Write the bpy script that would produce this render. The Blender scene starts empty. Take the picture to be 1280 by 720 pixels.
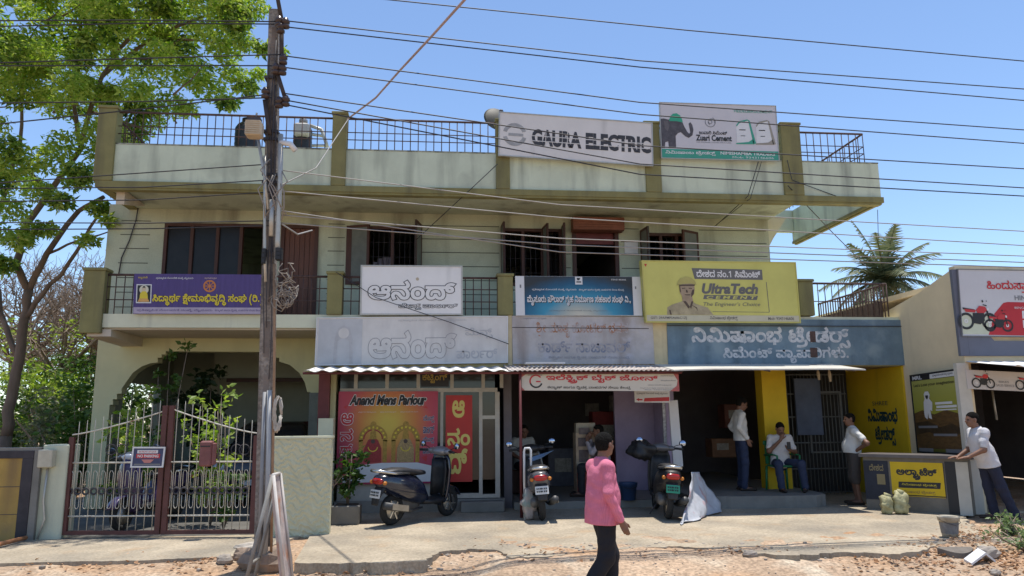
import bpy, math, random
import numpy as np
from mathutils import Vector, Matrix
from mathutils.geometry import delaunay_2d_cdt
random.seed(7); RNG = np.random.default_rng(7)
SC = bpy.context.scene
COL = SC.collection
R = math.radians
# ------------------------------------------------------------------ camera
CAM_Z = 1.55; FPX = 930.0
def _basis(pitch, yaw, roll):
    p, y, r = R(pitch), R(yaw), R(roll)
    f = np.array([math.sin(y)*math.cos(p), math.cos(y)*math.cos(p), math.sin(p)])
    rt = np.array([math.cos(y), -math.sin(y), 0.0]); up = np.cross(rt, f)
    c, s = math.cos(r), math.sin(r)
    return f, c*rt + s*up, -s*rt + c*up
FWD, RT, UP = _basis(9.837, 5.738, -0.518)
cam_d = bpy.data.cameras.new('camera'); cam = bpy.data.objects.new('camera', cam_d); COL.objects.link(cam)
cam.matrix_world = Matrix(((RT[0], UP[0], -FWD[0], 0), (RT[1], UP[1], -FWD[1], 0), (RT[2], UP[2], -FWD[2], CAM_Z), (0, 0, 0, 1)))
cam_d.sensor_width = 36; cam_d.lens = 36*FPX/1280; cam_d.clip_start = 0.05; cam_d.clip_end = 3000
SC.camera = cam
# ------------------------------------------------------------------ light
SUNV = Vector((0.09, 0.095, 0.99)).normalized()          # towards the sun: high, slightly behind the facade
el = math.asin(SUNV.z); az = math.atan2(SUNV.x, SUNV.y)
W = bpy.data.worlds.new('World'); SC.world = W; W.use_nodes = True
nt = W.node_tree; bg = nt.nodes['Background']
sky = nt.nodes.new('ShaderNodeTexSky'); sky.sky_type = 'NISHITA'; sky.sun_disc = False
sky.sun_elevation = el; sky.sun_rotation = az; sky.air_density = 1.0; sky.dust_density = 0.25; sky.ozone_density = 3.2; sky.altitude = 700
nt.links.new(sky.outputs[0], bg.inputs[0]); bg.inputs[1].default_value = 0.15
sd = bpy.data.lights.new('sun', 'SUN'); sd.energy = 4.0; sd.angle = R(0.5); sd.color = (1, 0.95, 0.87)
so = bpy.data.objects.new('sun', sd); COL.objects.link(so); so.rotation_euler = SUNV.to_track_quat('Z', 'Y').to_euler()
SC.view_settings.view_transform = 'Standard'; SC.view_settings.look = 'None'; SC.view_settings.gamma = 1
SC.view_settings.use_curve_mapping = False; SC.view_settings.exposure = 0.48
SC.cycles.use_denoising = True; SC.cycles.max_bounces = 6; SC.cycles.diffuse_bounces = 4
SC.cycles.transparent_max_bounces = 6; SC.cycles.glossy_bounces = 3; SC.cycles.caustics_reflective = False; SC.cycles.caustics_refractive = False
# ------------------------------------------------------------------ measuring: a photo pixel (1280 wide) at a real depth or height
def _ray(px, py): return FWD + RT*(px-640)/FPX - UP*(py-360)/FPX
def at(px, py, Y):
    d = _ray(px, py); return Vector(d*(Y/d[1]) + np.array([0, 0, CAM_Z]))
def gr(px, py, z=0.0):
    d = _ray(px, py); return Vector(d*((z-CAM_Z)/d[2]) + np.array([0, 0, CAM_Z]))
# ------------------------------------------------------------------ materials
MATS = {}
def mat(name, col, rough=.75, var=.12, scale=3.0, bump=0.0, bscale=30.0, streak=None, metal=0.0, spec=.4, spots=None, trans=0.0, stretch=None, coat=0.0, check=None, fine=None):
    """procedural surface: base colour with noise variation, optional stains with a shape of their own, bump"""
    if name in MATS: return MATS[name]
    m = bpy.data.materials.new(name); m.use_nodes = True; n = m.node_tree.nodes; l = m.node_tree.links
    b = n['Principled BSDF']; b.inputs['Roughness'].default_value = rough; b.inputs['Metallic'].default_value = metal
    b.inputs['Specular IOR Level'].default_value = spec; b.inputs['Coat Weight'].default_value = coat
    tc = n.new('ShaderNodeTexCoord'); co = tc.outputs['Object']
    if stretch:
        mp = n.new('ShaderNodeMapping'); mp.inputs['Scale'].default_value = stretch; l.new(co, mp.inputs[0]); co = mp.outputs[0]
    nz = n.new('ShaderNodeTexNoise'); nz.inputs['Scale'].default_value = scale; nz.inputs['Detail'].default_value = 6; nz.inputs['Roughness'].default_value = .65; l.new(co, nz.inputs[0])
    mr = n.new('ShaderNodeMapRange'); mr.inputs[1].default_value = .3; mr.inputs[2].default_value = .7; mr.inputs[3].default_value = 1-var; mr.inputs[4].default_value = 1+var; l.new(nz.outputs[0], mr.inputs[0])
    mx = n.new('ShaderNodeMix'); mx.data_type = 'RGBA'; mx.blend_type = 'MULTIPLY'; mx.inputs[0].default_value = 1
    mx.inputs[6].default_value = (*col, 1); l.new(mr.outputs[0], mx.inputs[7]); out = mx.outputs[2]
    def overlay(col2, lo, hi, sc, strv, out):
        mp = n.new('ShaderNodeMapping'); mp.inputs['Scale'].default_value = strv; l.new(tc.outputs['Object'], mp.inputs[0])
        q = n.new('ShaderNodeTexNoise'); q.inputs['Scale'].default_value = sc; q.inputs['Detail'].default_value = 5; l.new(mp.outputs[0], q.inputs[0])
        rr = n.new('ShaderNodeMapRange'); rr.inputs[1].default_value = lo; rr.inputs[2].default_value = hi; l.new(q.outputs[0], rr.inputs[0])
        m2 = n.new('ShaderNodeMix'); m2.data_type = 'RGBA'; l.new(rr.outputs[0], m2.inputs[0]); l.new(out, m2.inputs[6]); m2.inputs[7].default_value = (*col2, 1)
        return m2.outputs[2]
    if streak: out = overlay(streak[0], streak[1], streak[2], streak[3], (1, 1, .12), out)
    if spots: out = overlay(spots[0], spots[1], spots[2], spots[3], (1, 1, 1), out)
    if fine:
        f1 = n.new('ShaderNodeTexNoise'); f1.inputs['Scale'].default_value = fine[0]; f1.inputs['Detail'].default_value = 3; l.new(co, f1.inputs[0]); f2 = n.new('ShaderNodeMapRange'); f2.inputs[1].default_value = .35; f2.inputs[2].default_value = .65; f2.inputs[3].default_value = 1-fine[1]; f2.inputs[4].default_value = 1+fine[1]; l.new(f1.outputs[0], f2.inputs[0]); f3 = n.new('ShaderNodeMix'); f3.data_type = 'RGBA'; f3.blend_type = 'MULTIPLY'; f3.inputs[0].default_value = 1; l.new(out, f3.inputs[6]); l.new(f2.outputs[0], f3.inputs[7]); out = f3.outputs[2]
    if check:                                                            # woven check: two sets of faint stripes
        for dr in ('X', 'Z'):
            wv = n.new('ShaderNodeTexWave'); wv.bands_direction = dr; wv.inputs['Scale'].default_value = check[0]; wv.inputs['Distortion'].default_value = .6; l.new(tc.outputs['Object'], wv.inputs[0]); r2 = n.new('ShaderNodeMapRange'); r2.inputs[3].default_value = 1-check[1]; r2.inputs[4].default_value = 1+check[1]; l.new(wv.outputs[1], r2.inputs[0]); m3 = n.new('ShaderNodeMix'); m3.data_type = 'RGBA'; m3.blend_type = 'MULTIPLY'; m3.inputs[0].default_value = 1; l.new(out, m3.inputs[6]); l.new(r2.outputs[0], m3.inputs[7]); out = m3.outputs[2]
    l.new(out, b.inputs['Base Color'])
    if bump:
        q = n.new('ShaderNodeTexNoise'); q.inputs['Scale'].default_value = bscale; q.inputs['Detail'].default_value = 5; l.new(co, q.inputs[0])
        bp = n.new('ShaderNodeBump'); bp.inputs['Strength'].default_value = bump; bp.inputs['Distance'].default_value = .02; l.new(q.outputs[0], bp.inputs['Height']); l.new(bp.outputs[0], b.inputs['Normal'])
    if trans: b.inputs['Transmission Weight'].default_value = trans
    MATS[name] = m; return m
def leafmat(name, c1, c2, tr=.35):
    if name in MATS: return MATS[name]
    m = bpy.data.materials.new(name); m.use_nodes = True; n = m.node_tree.nodes; l = m.node_tree.links
    b = n['Principled BSDF']; b.inputs['Roughness'].default_value = .5; b.inputs['Specular IOR Level'].default_value = .35
    g = n.new('ShaderNodeNewGeometry'); mx = n.new('ShaderNodeMix'); mx.data_type = 'RGBA'
    l.new(g.outputs['Random Per Island'], mx.inputs[0]); mx.inputs[6].default_value = (*c1, 1); mx.inputs[7].default_value = (*c2, 1)
    l.new(mx.outputs[2], b.inputs['Base Color'])
    t = n.new('ShaderNodeBsdfTranslucent'); hs = n.new('ShaderNodeHueSaturation'); hs.inputs['Value'].default_value = 1.6; hs.inputs['Saturation'].default_value = 1.15
    l.new(mx.outputs[2], hs.inputs['Color']); l.new(hs.outputs[0], t.inputs[0])
    ms = n.new('ShaderNodeMixShader'); ms.inputs[0].default_value = tr; l.new(b.outputs[0], ms.inputs[1]); l.new(t.outputs[0], ms.inputs[2])
    l.new(ms.outputs[0], n['Material Output'].inputs[0]); MATS[name] = m; return m
# ------------------------------------------------------------------ mesh builder
class MB:
    def __init__(s): s.v = []; s.f = []; s.mi = []; s.sm = []; s.cur = 0; s.smooth = False
    def add(s, vs, fs):
        o = len(s.v); s.v.extend([tuple(p) for p in vs])
        for f in fs: s.f.append(tuple(i+o for i in f)); s.mi.append(s.cur); s.sm.append(s.smooth)
        return s
    def box(s, a, b, rz=0.0, c=None, bev=0.0):
        x0, x1 = sorted((a[0], b[0])); y0, y1 = sorted((a[1], b[1])); z0, z1 = sorted((a[2], b[2]))
        if bev > 0:
            e = min(bev, (x1-x0)*.45, (y1-y0)*.45, (z1-z0)*.45)
            vs = []
            for z, i in ((z0, e), (z0+e, 0), (z1-e, 0), (z1, e)):
                k = e if i == 0 else e
                for q in ((x0+i, y0+i+e*(i == 0)), ):
                    pass
                ii = i
                vs += [(x0+ii+e, y0+ii, z), (x1-ii-e, y0+ii, z), (x1-ii, y0+ii+e, z), (x1-ii, y1-ii-e, z), (x1-ii-e, y1-ii, z), (x0+ii+e, y1-ii, z), (x0+ii, y1-ii-e, z), (x0+ii, y0+ii+e, z)]
            fs = [tuple(range(7, -1, -1)), tuple(range(24, 32))]
            for r in range(3):
                for k in range(8): fs.append((r*8+k, r*8+(k+1) % 8, r*8+8+(k+1) % 8, r*8+8+k))
        else:
            vs = [(x0, y0, z0), (x1, y0, z0), (x1, y1, z0), (x0, y1, z0), (x0, y0, z1), (x1, y0, z1), (x1, y1, z1), (x0, y1, z1)]
            fs = [(0, 3, 2, 1), (4, 5, 6, 7), (0, 1, 5, 4), (1, 2, 6, 5), (2, 3, 7, 6), (3, 0, 4, 7)]
        if rz:
            c = c or ((x0+x1)/2, (y0+y1)/2); cs, sn = math.cos(rz), math.sin(rz)
            vs = [(c[0]+(x-c[0])*cs-(y-c[1])*sn, c[1]+(x-c[0])*sn+(y-c[1])*cs, z) for x, y, z in vs]
        return s.add(vs, fs)
    def obox(s, O, U, V, N):
        """box from a corner and three edge vectors"""
        O, U, V, N = map(Vector, (O, U, V, N)); vs = [O, O+U, O+U+V, O+V, O+N, O+U+N, O+U+V+N, O+V+N]
        return s.add(vs, [(0, 3, 2, 1), (4, 5, 6, 7), (0, 1, 5, 4), (1, 2, 6, 5), (2, 3, 7, 6), (3, 0, 4, 7)])
    def tube(s, pts, r, n=8, caps=True):
        pts = [Vector(p) for p in pts]; rs = r if isinstance(r, (list, tuple)) else [r]*len(pts)
        sm = s.smooth; s.smooth = True; vs = []; pu = None
        for i, p in enumerate(pts):
            t = (pts[min(i+1, len(pts)-1)]-pts[max(i-1, 0)]).normalized()
            if pu is None: pu = t.orthogonal().normalized()
            else:
                pu = pu - t*pu.dot(t); pu = pu.normalized() if pu.length > 1e-6 else t.orthogonal().normalized()
            w = t.cross(pu)
            for k in range(n):
                a = 2*math.pi*k/n; vs.append(p+(pu*math.cos(a)+w*math.sin(a))*rs[i])
        fs = [(i*n+k, i*n+(k+1) % n, (i+1)*n+(k+1) % n, (i+1)*n+k) for i in range(len(pts)-1) for k in range(n)]
        if caps: fs += [tuple(range(n-1, -1, -1)), tuple(range((len(pts)-1)*n, len(pts)*n))]
        s.add(vs, fs); s.smooth = sm; return s
    def lathe(s, c, prof, n=20, axis='z', cap=True):
        sm = s.smooth; s.smooth = True; c = Vector(c); vs = []
        for r, h in prof:
            for k in range(n):
                a = 2*math.pi*k/n; u, w = r*math.cos(a), r*math.sin(a)
                vs.append(c+Vector({'z': (u, w, h), 'y': (u, h, w), 'x': (h, u, w)}[axis]))
        fs = [(i*n+k, i*n+(k+1) % n, (i+1)*n+(k+1) % n, (i+1)*n+k) for i in range(len(prof)-1) for k in range(n)]
        if cap: fs += [tuple(range(n-1, -1, -1)), tuple(range((len(prof)-1)*n, len(prof)*n))]
        s.add(vs, fs); s.smooth = sm; return s
    def torus(s, c, R_, r, axis='y', n=28, m=10, sy=1.0):
        sm = s.smooth; s.smooth = True; c = Vector(c); vs = []
        for i in range(n):
            a = 2*math.pi*i/n
            for k in range(m):
                b = 2*math.pi*k/m; q = R_+r*math.cos(b); h = r*sy*math.sin(b); u, w = q*math.cos(a), q*math.sin(a)
                vs.append(c+Vector({'z': (u, w, h), 'y': (u, h, w), 'x': (h, u, w)}[axis]))
        fs = [(i*m+k, ((i+1) % n)*m+k, ((i+1) % n)*m+(k+1) % m, i*m+(k+1) % m) for i in range(n) for k in range(m)]
        s.add(vs, fs); s.smooth = sm; return s
    def ball(s, c, r, n=12, m=8):
        rx, ry, rz = r if isinstance(r, (tuple, list)) else (r, r, r)
        sm = s.smooth; s.smooth = True; vs = [(c[0], c[1], c[2]-rz)]
        for j in range(1, m):
            t = -math.pi/2+math.pi*j/m
            for k in range(n):
                a = 2*math.pi*k/n; vs.append((c[0]+rx*math.cos(t)*math.cos(a), c[1]+ry*math.cos(t)*math.sin(a), c[2]+rz*math.sin(t)))
        vs.append((c[0], c[1], c[2]+rz)); fs = []
        for k in range(n): fs.append((0, 1+(k+1) % n, 1+k)); fs.append((len(vs)-1, 1+(m-2)*n+k, 1+(m-2)*n+(k+1) % n))
        for j in range(m-2):
            for k in range(n): fs.append((1+j*n+k, 1+j*n+(k+1) % n, 1+(j+1)*n+(k+1) % n, 1+(j+1)*n+k))
        s.add(vs, fs); s.smooth = sm; return s
    def loft(s, rings, close=True):
        """rings of equal point count -> smooth skin with caps"""
        sm = s.smooth; s.smooth = True; n = len(rings[0]); vs = [p for r in rings for p in r]
        fs = [(i*n+k, i*n+(k+1) % n, (i+1)*n+(k+1) % n, (i+1)*n+k) for i in range(len(rings)-1) for k in range(n)]
        if close: fs += [tuple(range(n-1, -1, -1)), tuple(range((len(rings)-1)*n, len(rings)*n))]
        s.add(vs, fs); s.smooth = sm; return s
    def prism(s, contours, O, U, V, N, d):
        """flat outline (nonzero winding; holes run the other way) in plane O,U,V pushed back along N by d"""
        P, T = fill(contours); O, U, V, N = map(Vector, (O, U, V, N))
        fr = [O+U*x+V*y for x, y in P]; s.add(fr, T)
        if d:
            s.add([p+N*d for p in fr], [t[::-1] for t in T])
            for c in contours:
                n = len(c); a = [O+U*x+V*y for x, y in c]
                s.add(a+[p+N*d for p in a], [(k, k+n, (k+1) % n+n, (k+1) % n) for k in range(n)])
        return s
    def build(s, name, mats, parent=None, label=None):
        me = bpy.data.meshes.new(name); o = bpy.data.objects.new(name, me)
        vs = np.array(s.v, dtype=float).reshape(-1, 3)
        if parent is not None:
            L = Vector((0, 0, 0)); q = parent
            while q is not None: L = L+q.location; q = q.parent
            o.parent = parent
        else:
            mn, mx_ = vs.min(0), vs.max(0); L = Vector(((mn[0]+mx_[0])/2, (mn[1]+mx_[1])/2, mn[2])); o.location = L
        vs = vs-np.array(L)
        me.from_pydata(vs.tolist(), [], s.f)
        for m in (mats if isinstance(mats, (list, tuple)) else [mats]): me.materials.append(m)
        me.polygons.foreach_set('material_index', s.mi); me.polygons.foreach_set('use_smooth', s.sm); me.update()
        COL.objects.link(o)
        if label: o['label'] = label
        return o
def tag(o, label=None, cat=None, group=None, kind=None):
    if label: o['label'] = label
    if cat: o['category'] = cat
    if group: o['group'] = group
    if kind: o['kind'] = kind
    return o
def thing(name, label, cat, loc=(0, 0, 0), group=None):
    o = bpy.data.objects.new(name, None); o.location = loc; o.empty_display_size = .2; COL.objects.link(o); return tag(o, label, cat, group)
def copytree(o, parent=None):
    c = o.copy(); COL.objects.link(c)
    if parent is not None: c.parent = parent
    for ch in list(o.children): copytree(ch, c)
    return c
def lerp(a, b, t): return a+(b-a)*t
# ------------------------------------------------------------------ outlines and lettering
def fill(contours):
    P = []; E = []
    for c in contours:
        o = len(P); n = len(c); P += [Vector((x, y)) for x, y in c]; E += [(o+k, o+(k+1) % n) for k in range(n)]
    vs, _, fs, *_r = delaunay_2d_cdt(P, E, [], 0, 1e-6)
    vs = np.array([tuple(v) for v in vs]); tr = np.array([f for f in fs if len(f) == 3])
    C = vs[tr].mean(1); w = np.zeros(len(C), int)
    for c in contours:
        a = np.array(c); b = np.roll(a, -1, 0)
        for (x0, y0), (x1, y1) in zip(a, b):
            if y0 == y1: continue
            lo, hi = min(y0, y1), max(y0, y1); m = (C[:, 1] >= lo) & (C[:, 1] < hi)
            xi = x0+(C[:, 1]-y0)*(x1-x0)/(y1-y0); w += np.where(m & (C[:, 0] < xi), 1 if y1 > y0 else -1, 0)
    tr = tr[w != 0]; out = []
    for t in tr:
        a, b, c = vs[t]; ar = (b[0]-a[0])*(c[1]-a[1])-(b[1]-a[1])*(c[0]-a[0])
        out.append(tuple(int(q) for q in (t if ar > 0 else t[::-1])))
    return [tuple(v) for v in vs], out
def offset(c, w):
    a = np.array(c, float); k = np.r_[True, np.linalg.norm(np.diff(a, axis=0), axis=1) > 1e-6]; a = a[k]
    if len(a) > 2 and np.linalg.norm(a[0]-a[-1]) < 1e-6: a = a[:-1]
    if w == 0 or len(a) < 3: return a.tolist()
    e = np.roll(a, -1, 0)-a; e /= np.linalg.norm(e, axis=1)[:, None]; nrm = np.c_[-e[:, 1], e[:, 0]]   # left of travel = outside for clockwise outlines
    m = nrm+np.roll(nrm, 1, 0); l = np.linalg.norm(m, axis=1); l[l < 1e-6] = 1; m = m/l[:, None]
    d = (m*nrm).sum(1); d = np.clip(d, .5, 1); return (a+m*(w/d)[:, None]).tolist()
# outlines of the Kannada letters (steps between points, in units of 5/1000 em) and the laid-out words: (letter, x, y)
OUTLINES = [
[[87,-2,-35,4,-18,8,-13,12,-9,14,-4,17,0,17,5,20,10,13,14,8,20,1,12,-6,7,-12,1,-12,-4,-12,-8,-8,-12,-5,-17,-1,-12,4,-11,10,4,13,16,-12,13,-1,8,2,5,4,2,9,-1,6,-4,6,-8,2,-10,-3,-11,-12,-4,-22,6,-22,13,-15,16,-7,22,-4,25,1,14,2,14,7,5,6,3,11,-4,10,-27,16,-7,7,-4,14,2,10,6,8,10,5,18,1,13,-4,11,-10,3,-18,-7,-15,-13,-10,-20,-6,-52,-1,0,15,55,0,10,4,8,7,3,10,-4,10,-9,5,-15,-4,-3,-6,1,-8,6,-7,26,-14,9,-14,-1,-18,-6,-11,-7,-6,-22,-10]],
[[97,-2,-14,2,-10,6,-25,34,-12,6,-8,-3,-6,-10,2,-13,8,-17,-15,-6,-9,19,-2,18,6,15,12,10,12,2,16,-3,11,-10,19,-29,13,-5,12,1,6,6,4,12,0,12,-9,25,-17,18,-18,7,-66,0,0,15,90,0,13,2,6,5,1,10,-3,9,-9,13,13,9,14,-23,2,-13,-3,-12,-5,-7,-9,-5,-27,-3,12,2,20,-20,10,-20,1,-27,-5,-15,-9,-11,-7,-4]],
[[54,-2,-19,3,-15,10,-9,16,-4,22,4,20,9,17,15,10,20,4,21,-4,15,-11,9,-16,3,-20,-4,-21,-9,-16,-15,-11],[55,13,14,2,10,8,5,11,2,15,-2,15,-6,11,-10,8,-13,2,-14,-3,-10,-7,-5,-12,-2,-14,2,-15,6,-12,10,-7]],
[[43,-2,-14,2,-11,9,-7,15,-3,20,4,23,7,14,16,14,4,2,3,-2,-34,0,0,15,115,0,0,-15,-9,0,3,1,4,-2,11,-10,7,-13,5,-15,0,-23,-2,-9,-7,-15,-5,-5,-13,-6,-20,1,-9,4,-8,7,-7,11,7,1,-14,-18,-9,-5],[45,13,9,2,8,5,4,9,3,10,15,0,5,-16,10,-8,13,-1,11,6,5,16,-1,18,-6,18,-8,11,-18,10,-20,2,-22,-4,-15,-10,-11,-21,-2,-24,5,-16,7,-5],[183,59,-12,2,-14,12,-4,21,2,20,9,14,13,8,16,3,17,-3,8,-3,-9,-13,-11,4,-13,0,-10,-5,-6,-9,-1,-17,2,-12,7,-7,11,-1,6,3,1,7,-1,6,-5,4,-69,2,0,15,60,0,20,-6,9,-12,0,-19,-10,-11]],
[[112,-2,-16,3,-9,5,-11,15,6,0,-10,-14,-16,-8,-23,0,-15,8,-8,17,3,18,10,12,27,20,3,4,1,8,-2,7,-6,4,-18,-1,-6,-9,3,-14,-14,-7,-6,20,2,10,6,9,15,7,21,0,15,-8,6,-13,-1,-13,-5,-12,-30,-23,-7,-8,1,-14,6,-6,11,-2,11,2,11,9,5,15,15,0,2,-12,10,-10,8,-3,15,1,8,6,3,10,-3,11,-6,9,14,10,10,-22,-1,-22,-7,-10,-7,-5],[103,62,-15,2,-13,6,-12,12,-7,12,7,8,20,-20,15,-5,12,1,8,5,3,6,-4,19,16,5,4,-19,-4,-17,-11,-11]],
[[23,-2,-14,2,-12,5,-21,20,10,10,18,-16,20,-6,10,2,11,10,4,17,-5,25,-14,18,-20,13,8,15,19,-12,15,-15,10,-20,3,-23,-2,-18,-8,-15,-13,-9]],
[[45,-2,-20,4,-14,12,-4,9,-1,15,8,18,10,6,13,3,13,-3,8,-8,2,-9,-3,-11,-13,2,0,10,-4,4,-10,0,-6,-6,-2,-10,1,-8,5,-7,8,-4,23,0,11,9,4,15,16,0,2,-12,6,-7,11,-6,10,0,8,4,6,11,1,15,-4,16,-8,13,-10,11,-12,8,-12,3,30,1,14,-11,12,-18,6,-21,-2,-25,-8,-13,-16,-9,-22,0,-9,4,-7,8,-7,9,6,1,-8,-12,-9,-7],[6,95,0,15,123,0,0,-15]],
[[81,48,-5,-27,-9,-14,-10,-6,-11,-3,-12,0,-14,4,-9,8,-5,11,-1,13,3,10,11,10,8,2,9,-2,6,-9,-2,-10,-4,-4,-10,0,-4,4,-2,7,2,0,-3,-8,1,-10,6,-8,8,-3,9,0,10,3,9,12,3,14,-1,17,-5,17,-12,12,-15,5,-82,2,0,15,72,0,30,-6,13,-9,8,-11,6,-16]],
[[65,-2,-15,1,-14,5,-11,7,-9,11,-7,24,0,15,4,16,16,21,24,11,15,1,15,-3,10,-5,12,-11,-8,16,-11,13,-15,10,-16,3,-12,-1,-9,-6,-3,-12,7,-14,-11,-11,-12,21,1,18,10,13,17,7,18,0,13,-3,21,-13,16,-20,9,-30,2,-34,-4,-16,-7,-13,-9,-11,-13,-7],[65,14,18,3,13,9,7,13,3,15,-3,17,-9,13,-13,8,-15,3,-17,-3,-13,-8,-8,-13,-3,-17,3,-17,8,-13,13,-8]],
[[96,-2,-14,2,-10,6,-24,34,-12,6,-8,-3,-6,-10,1,-13,9,-17,-16,-6,-9,24,-1,13,4,12,14,13,12,2,11,-1,13,-9,24,-33,10,-4,12,1,8,9,3,19,-6,19,-11,15,14,10,12,-16,5,-11,2,-29,-5,-16,-10,-11,-6,-4],[60,71,-13,1,-15,5,8,12,16,-5,17,4,5,8,0,17,-3,8,-9,6,-11,2,-8,-4,-2,-10,7,-5,16,1,13,12,6,-9,-16,-15,-18,-3,-10,2,-8,5,-4,8,-1,7,2,9,5,8,9,6,12,1,15,-2,11,-8,7,-12,3,-14,-3,-16,-7,-11,-11,-6]],
[[45,-2,-20,4,-14,12,-4,9,-1,15,8,18,10,6,13,3,13,-3,8,-8,2,-9,-3,-11,-13,2,0,10,-4,4,-10,0,-6,-6,-2,-10,1,-8,5,-7,8,-4,23,0,11,9,4,15,16,0,2,-12,6,-7,11,-6,10,0,8,4,6,11,1,15,-4,16,-8,13,-10,11,-12,8,-12,3,30,2,10,-7,14,-18,7,-21,0,-25,-9,-18,-16,-9,-22,0,-9,4,-7,8,-7,9,6,1,-8,-12,-9,-7],[6,95,0,15,102,0,20,5,5,8,1,11,-5,9,-9,5,-12,-1,-6,-3,-4,-8,-1,-7,-5,9,9,0,5,-2,3,-6,-3,-7,-11,-2,-7,4,-3,11,2,9,6,9,10,6,14,2,14,-3,10,-7,7,-10,2,-14,-2,-13,-7,-11,-11,-6,-20,-3],[182,-2,-15,2,-12,5,-20,20,10,10,17,-16,20,-6,11,2,11,10,3,17,-5,25,-13,18,-21,13,9,15,19,-12,14,-15,10,-20,4,-23,-3,-18,-8,-15,-13,-9]],
[[49,-2,-17,2,-10,6,-9,13,-4,14,-1,17,5,19,10,14,9,6,11,3,17,-1,11,-7,5,-12,-1,-11,-5,-9,-9,-7,-13,-3,-15,1,-14,7,-4,5,4,13,11,-10,16,-2,12,5,1,11,-6,6,-9,0,-10,-4,-6,-9,-3,-13,0,-18,4,-11,9,-7,13,-3,16,5,6,7,6,14,15,0,5,-16,11,-8,15,-1,7,3,8,12,-2,14,-9,11,-16,7,14,9,16,-9,10,-14,3,-16,-2,-13,-6,-11,-12,-7,-20,-2,-14,3,-9,7,-10,12,7,1,-18,-18],[38,82,-16,11,-5,11,1,9,9,12,23,6,1,-16,-11,-2,-7,-6,4,-10,12,-5],[100,61,0,15,18,0,11,3,2,11,-7,7,15,7,3,-3,4,-7,2,-7,-2,-9,-5,-8,-18,-8],[85,95,0,15,54,0,0,-15],[194,59,-13,2,-13,12,-5,21,3,20,8,14,13,8,16,3,17,-3,8,-3,-9,-13,-11,4,-13,0,-10,-5,-5,-9,-2,-17,2,-12,7,-7,12,-1,5,3,2,7,-2,6,-5,4,-69,2,0,15,60,0,21,-6,9,-12,-1,-19,-10,-11]],
[[96,-2,-13,2,-10,6,-23,32,-10,7,-12,-2,-6,-10,1,-13,9,-17,-16,-6,-7,15,-3,17,2,13,6,10,14,8,14,1,13,-6,25,-33,12,-8,10,0,11,4,4,6,5,12,1,24,-3,17,-9,23,-13,18,-17,14,-19,6,-9,0,-7,-2,-3,-6,0,-6,6,-6,12,1,8,5,4,12,16,-1,-7,-18,-15,-11,-12,-2,-12,1,-13,10,-3,10,2,13,6,8,9,5,12,2,17,-2,23,-11,14,-11,11,-13,13,-25,4,-19,2,-21,-1,-17,-5,-13,-6,-11,-9,-7]],
[[45,-2,-11,1,-14,5,-9,10,-4,9,-1,10,2,13,6,10,9,6,13,3,10,-1,10,-7,3,-7,-2,-16,-14,2,1,10,-5,4,-9,0,-6,-6,-3,-10,2,-8,4,-7,8,-4,18,-1,10,3,6,7,5,15,15,0,5,-16,7,-6,8,-3,16,2,10,14,4,21,-4,26,-5,16,-12,20,-22,19,-19,6,-10,0,-7,-2,-3,-6,1,-6,6,-6,11,1,9,5,4,12,15,-1,-7,-18,-15,-11,-12,-2,-11,1,-9,5,-6,8,-1,17,10,13,18,5,26,-5,15,-8,13,-11,12,-13,9,-16,6,-19,4,-20,0,-20,-4,-18,-10,-15,-17,-9,-15,-1,-14,4,-16,18,6,1,-8,-12,-9,-7],[186,-2,-14,2,-12,5,-21,20,11,10,17,-16,20,-6,11,2,10,10,4,17,-5,25,-14,18,-20,13,9,15,18,-12,15,-15,10,-20,4,-23,-3,-18,-8,-15,-13,-9]],
[[45,-2,-20,4,-14,12,-4,9,-1,15,8,18,10,6,13,3,13,-3,8,-8,2,-9,-3,-11,-13,2,0,10,-4,4,-10,0,-6,-6,-2,-10,1,-8,5,-7,8,-4,23,0,11,9,4,15,16,0,2,-12,6,-8,12,-5,12,0,11,8,3,16,-3,19,-14,20,14,10,15,-22,4,-18,-2,-25,-10,-16,-17,-8,-20,1,-10,4,-7,7,-7,10,6,1,-8,-12,-9,-7],[80,59,-8,4,-3,8,3,9,8,3,9,-3,3,-9,-3,-8],[138,-11,-43,64,13,8,44,-63],[6,95,0,15,124,0,0,-15]],
[[111,-2,-14,2,-9,5,-12,16,6,0,-10,-14,-16,-8,-23,0,-15,8,-8,17,3,18,10,12,27,20,3,4,1,8,-2,7,-6,4,-18,-1,-6,-9,3,-14,-14,-7,-6,20,2,10,6,9,15,7,21,0,12,-6,8,-12,1,-13,-4,-12,-10,-11,-22,-15,-7,-8,1,-14,3,-4,10,-3,10,0,10,3,6,7,5,15,15,0,5,-16,11,-8,14,-1,9,4,7,7,3,11,-3,25,-11,20,-25,17,9,15,18,-12,11,-10,14,-25,3,-15,-1,-21,-6,-16,-7,-8,-14,-7]],
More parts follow.
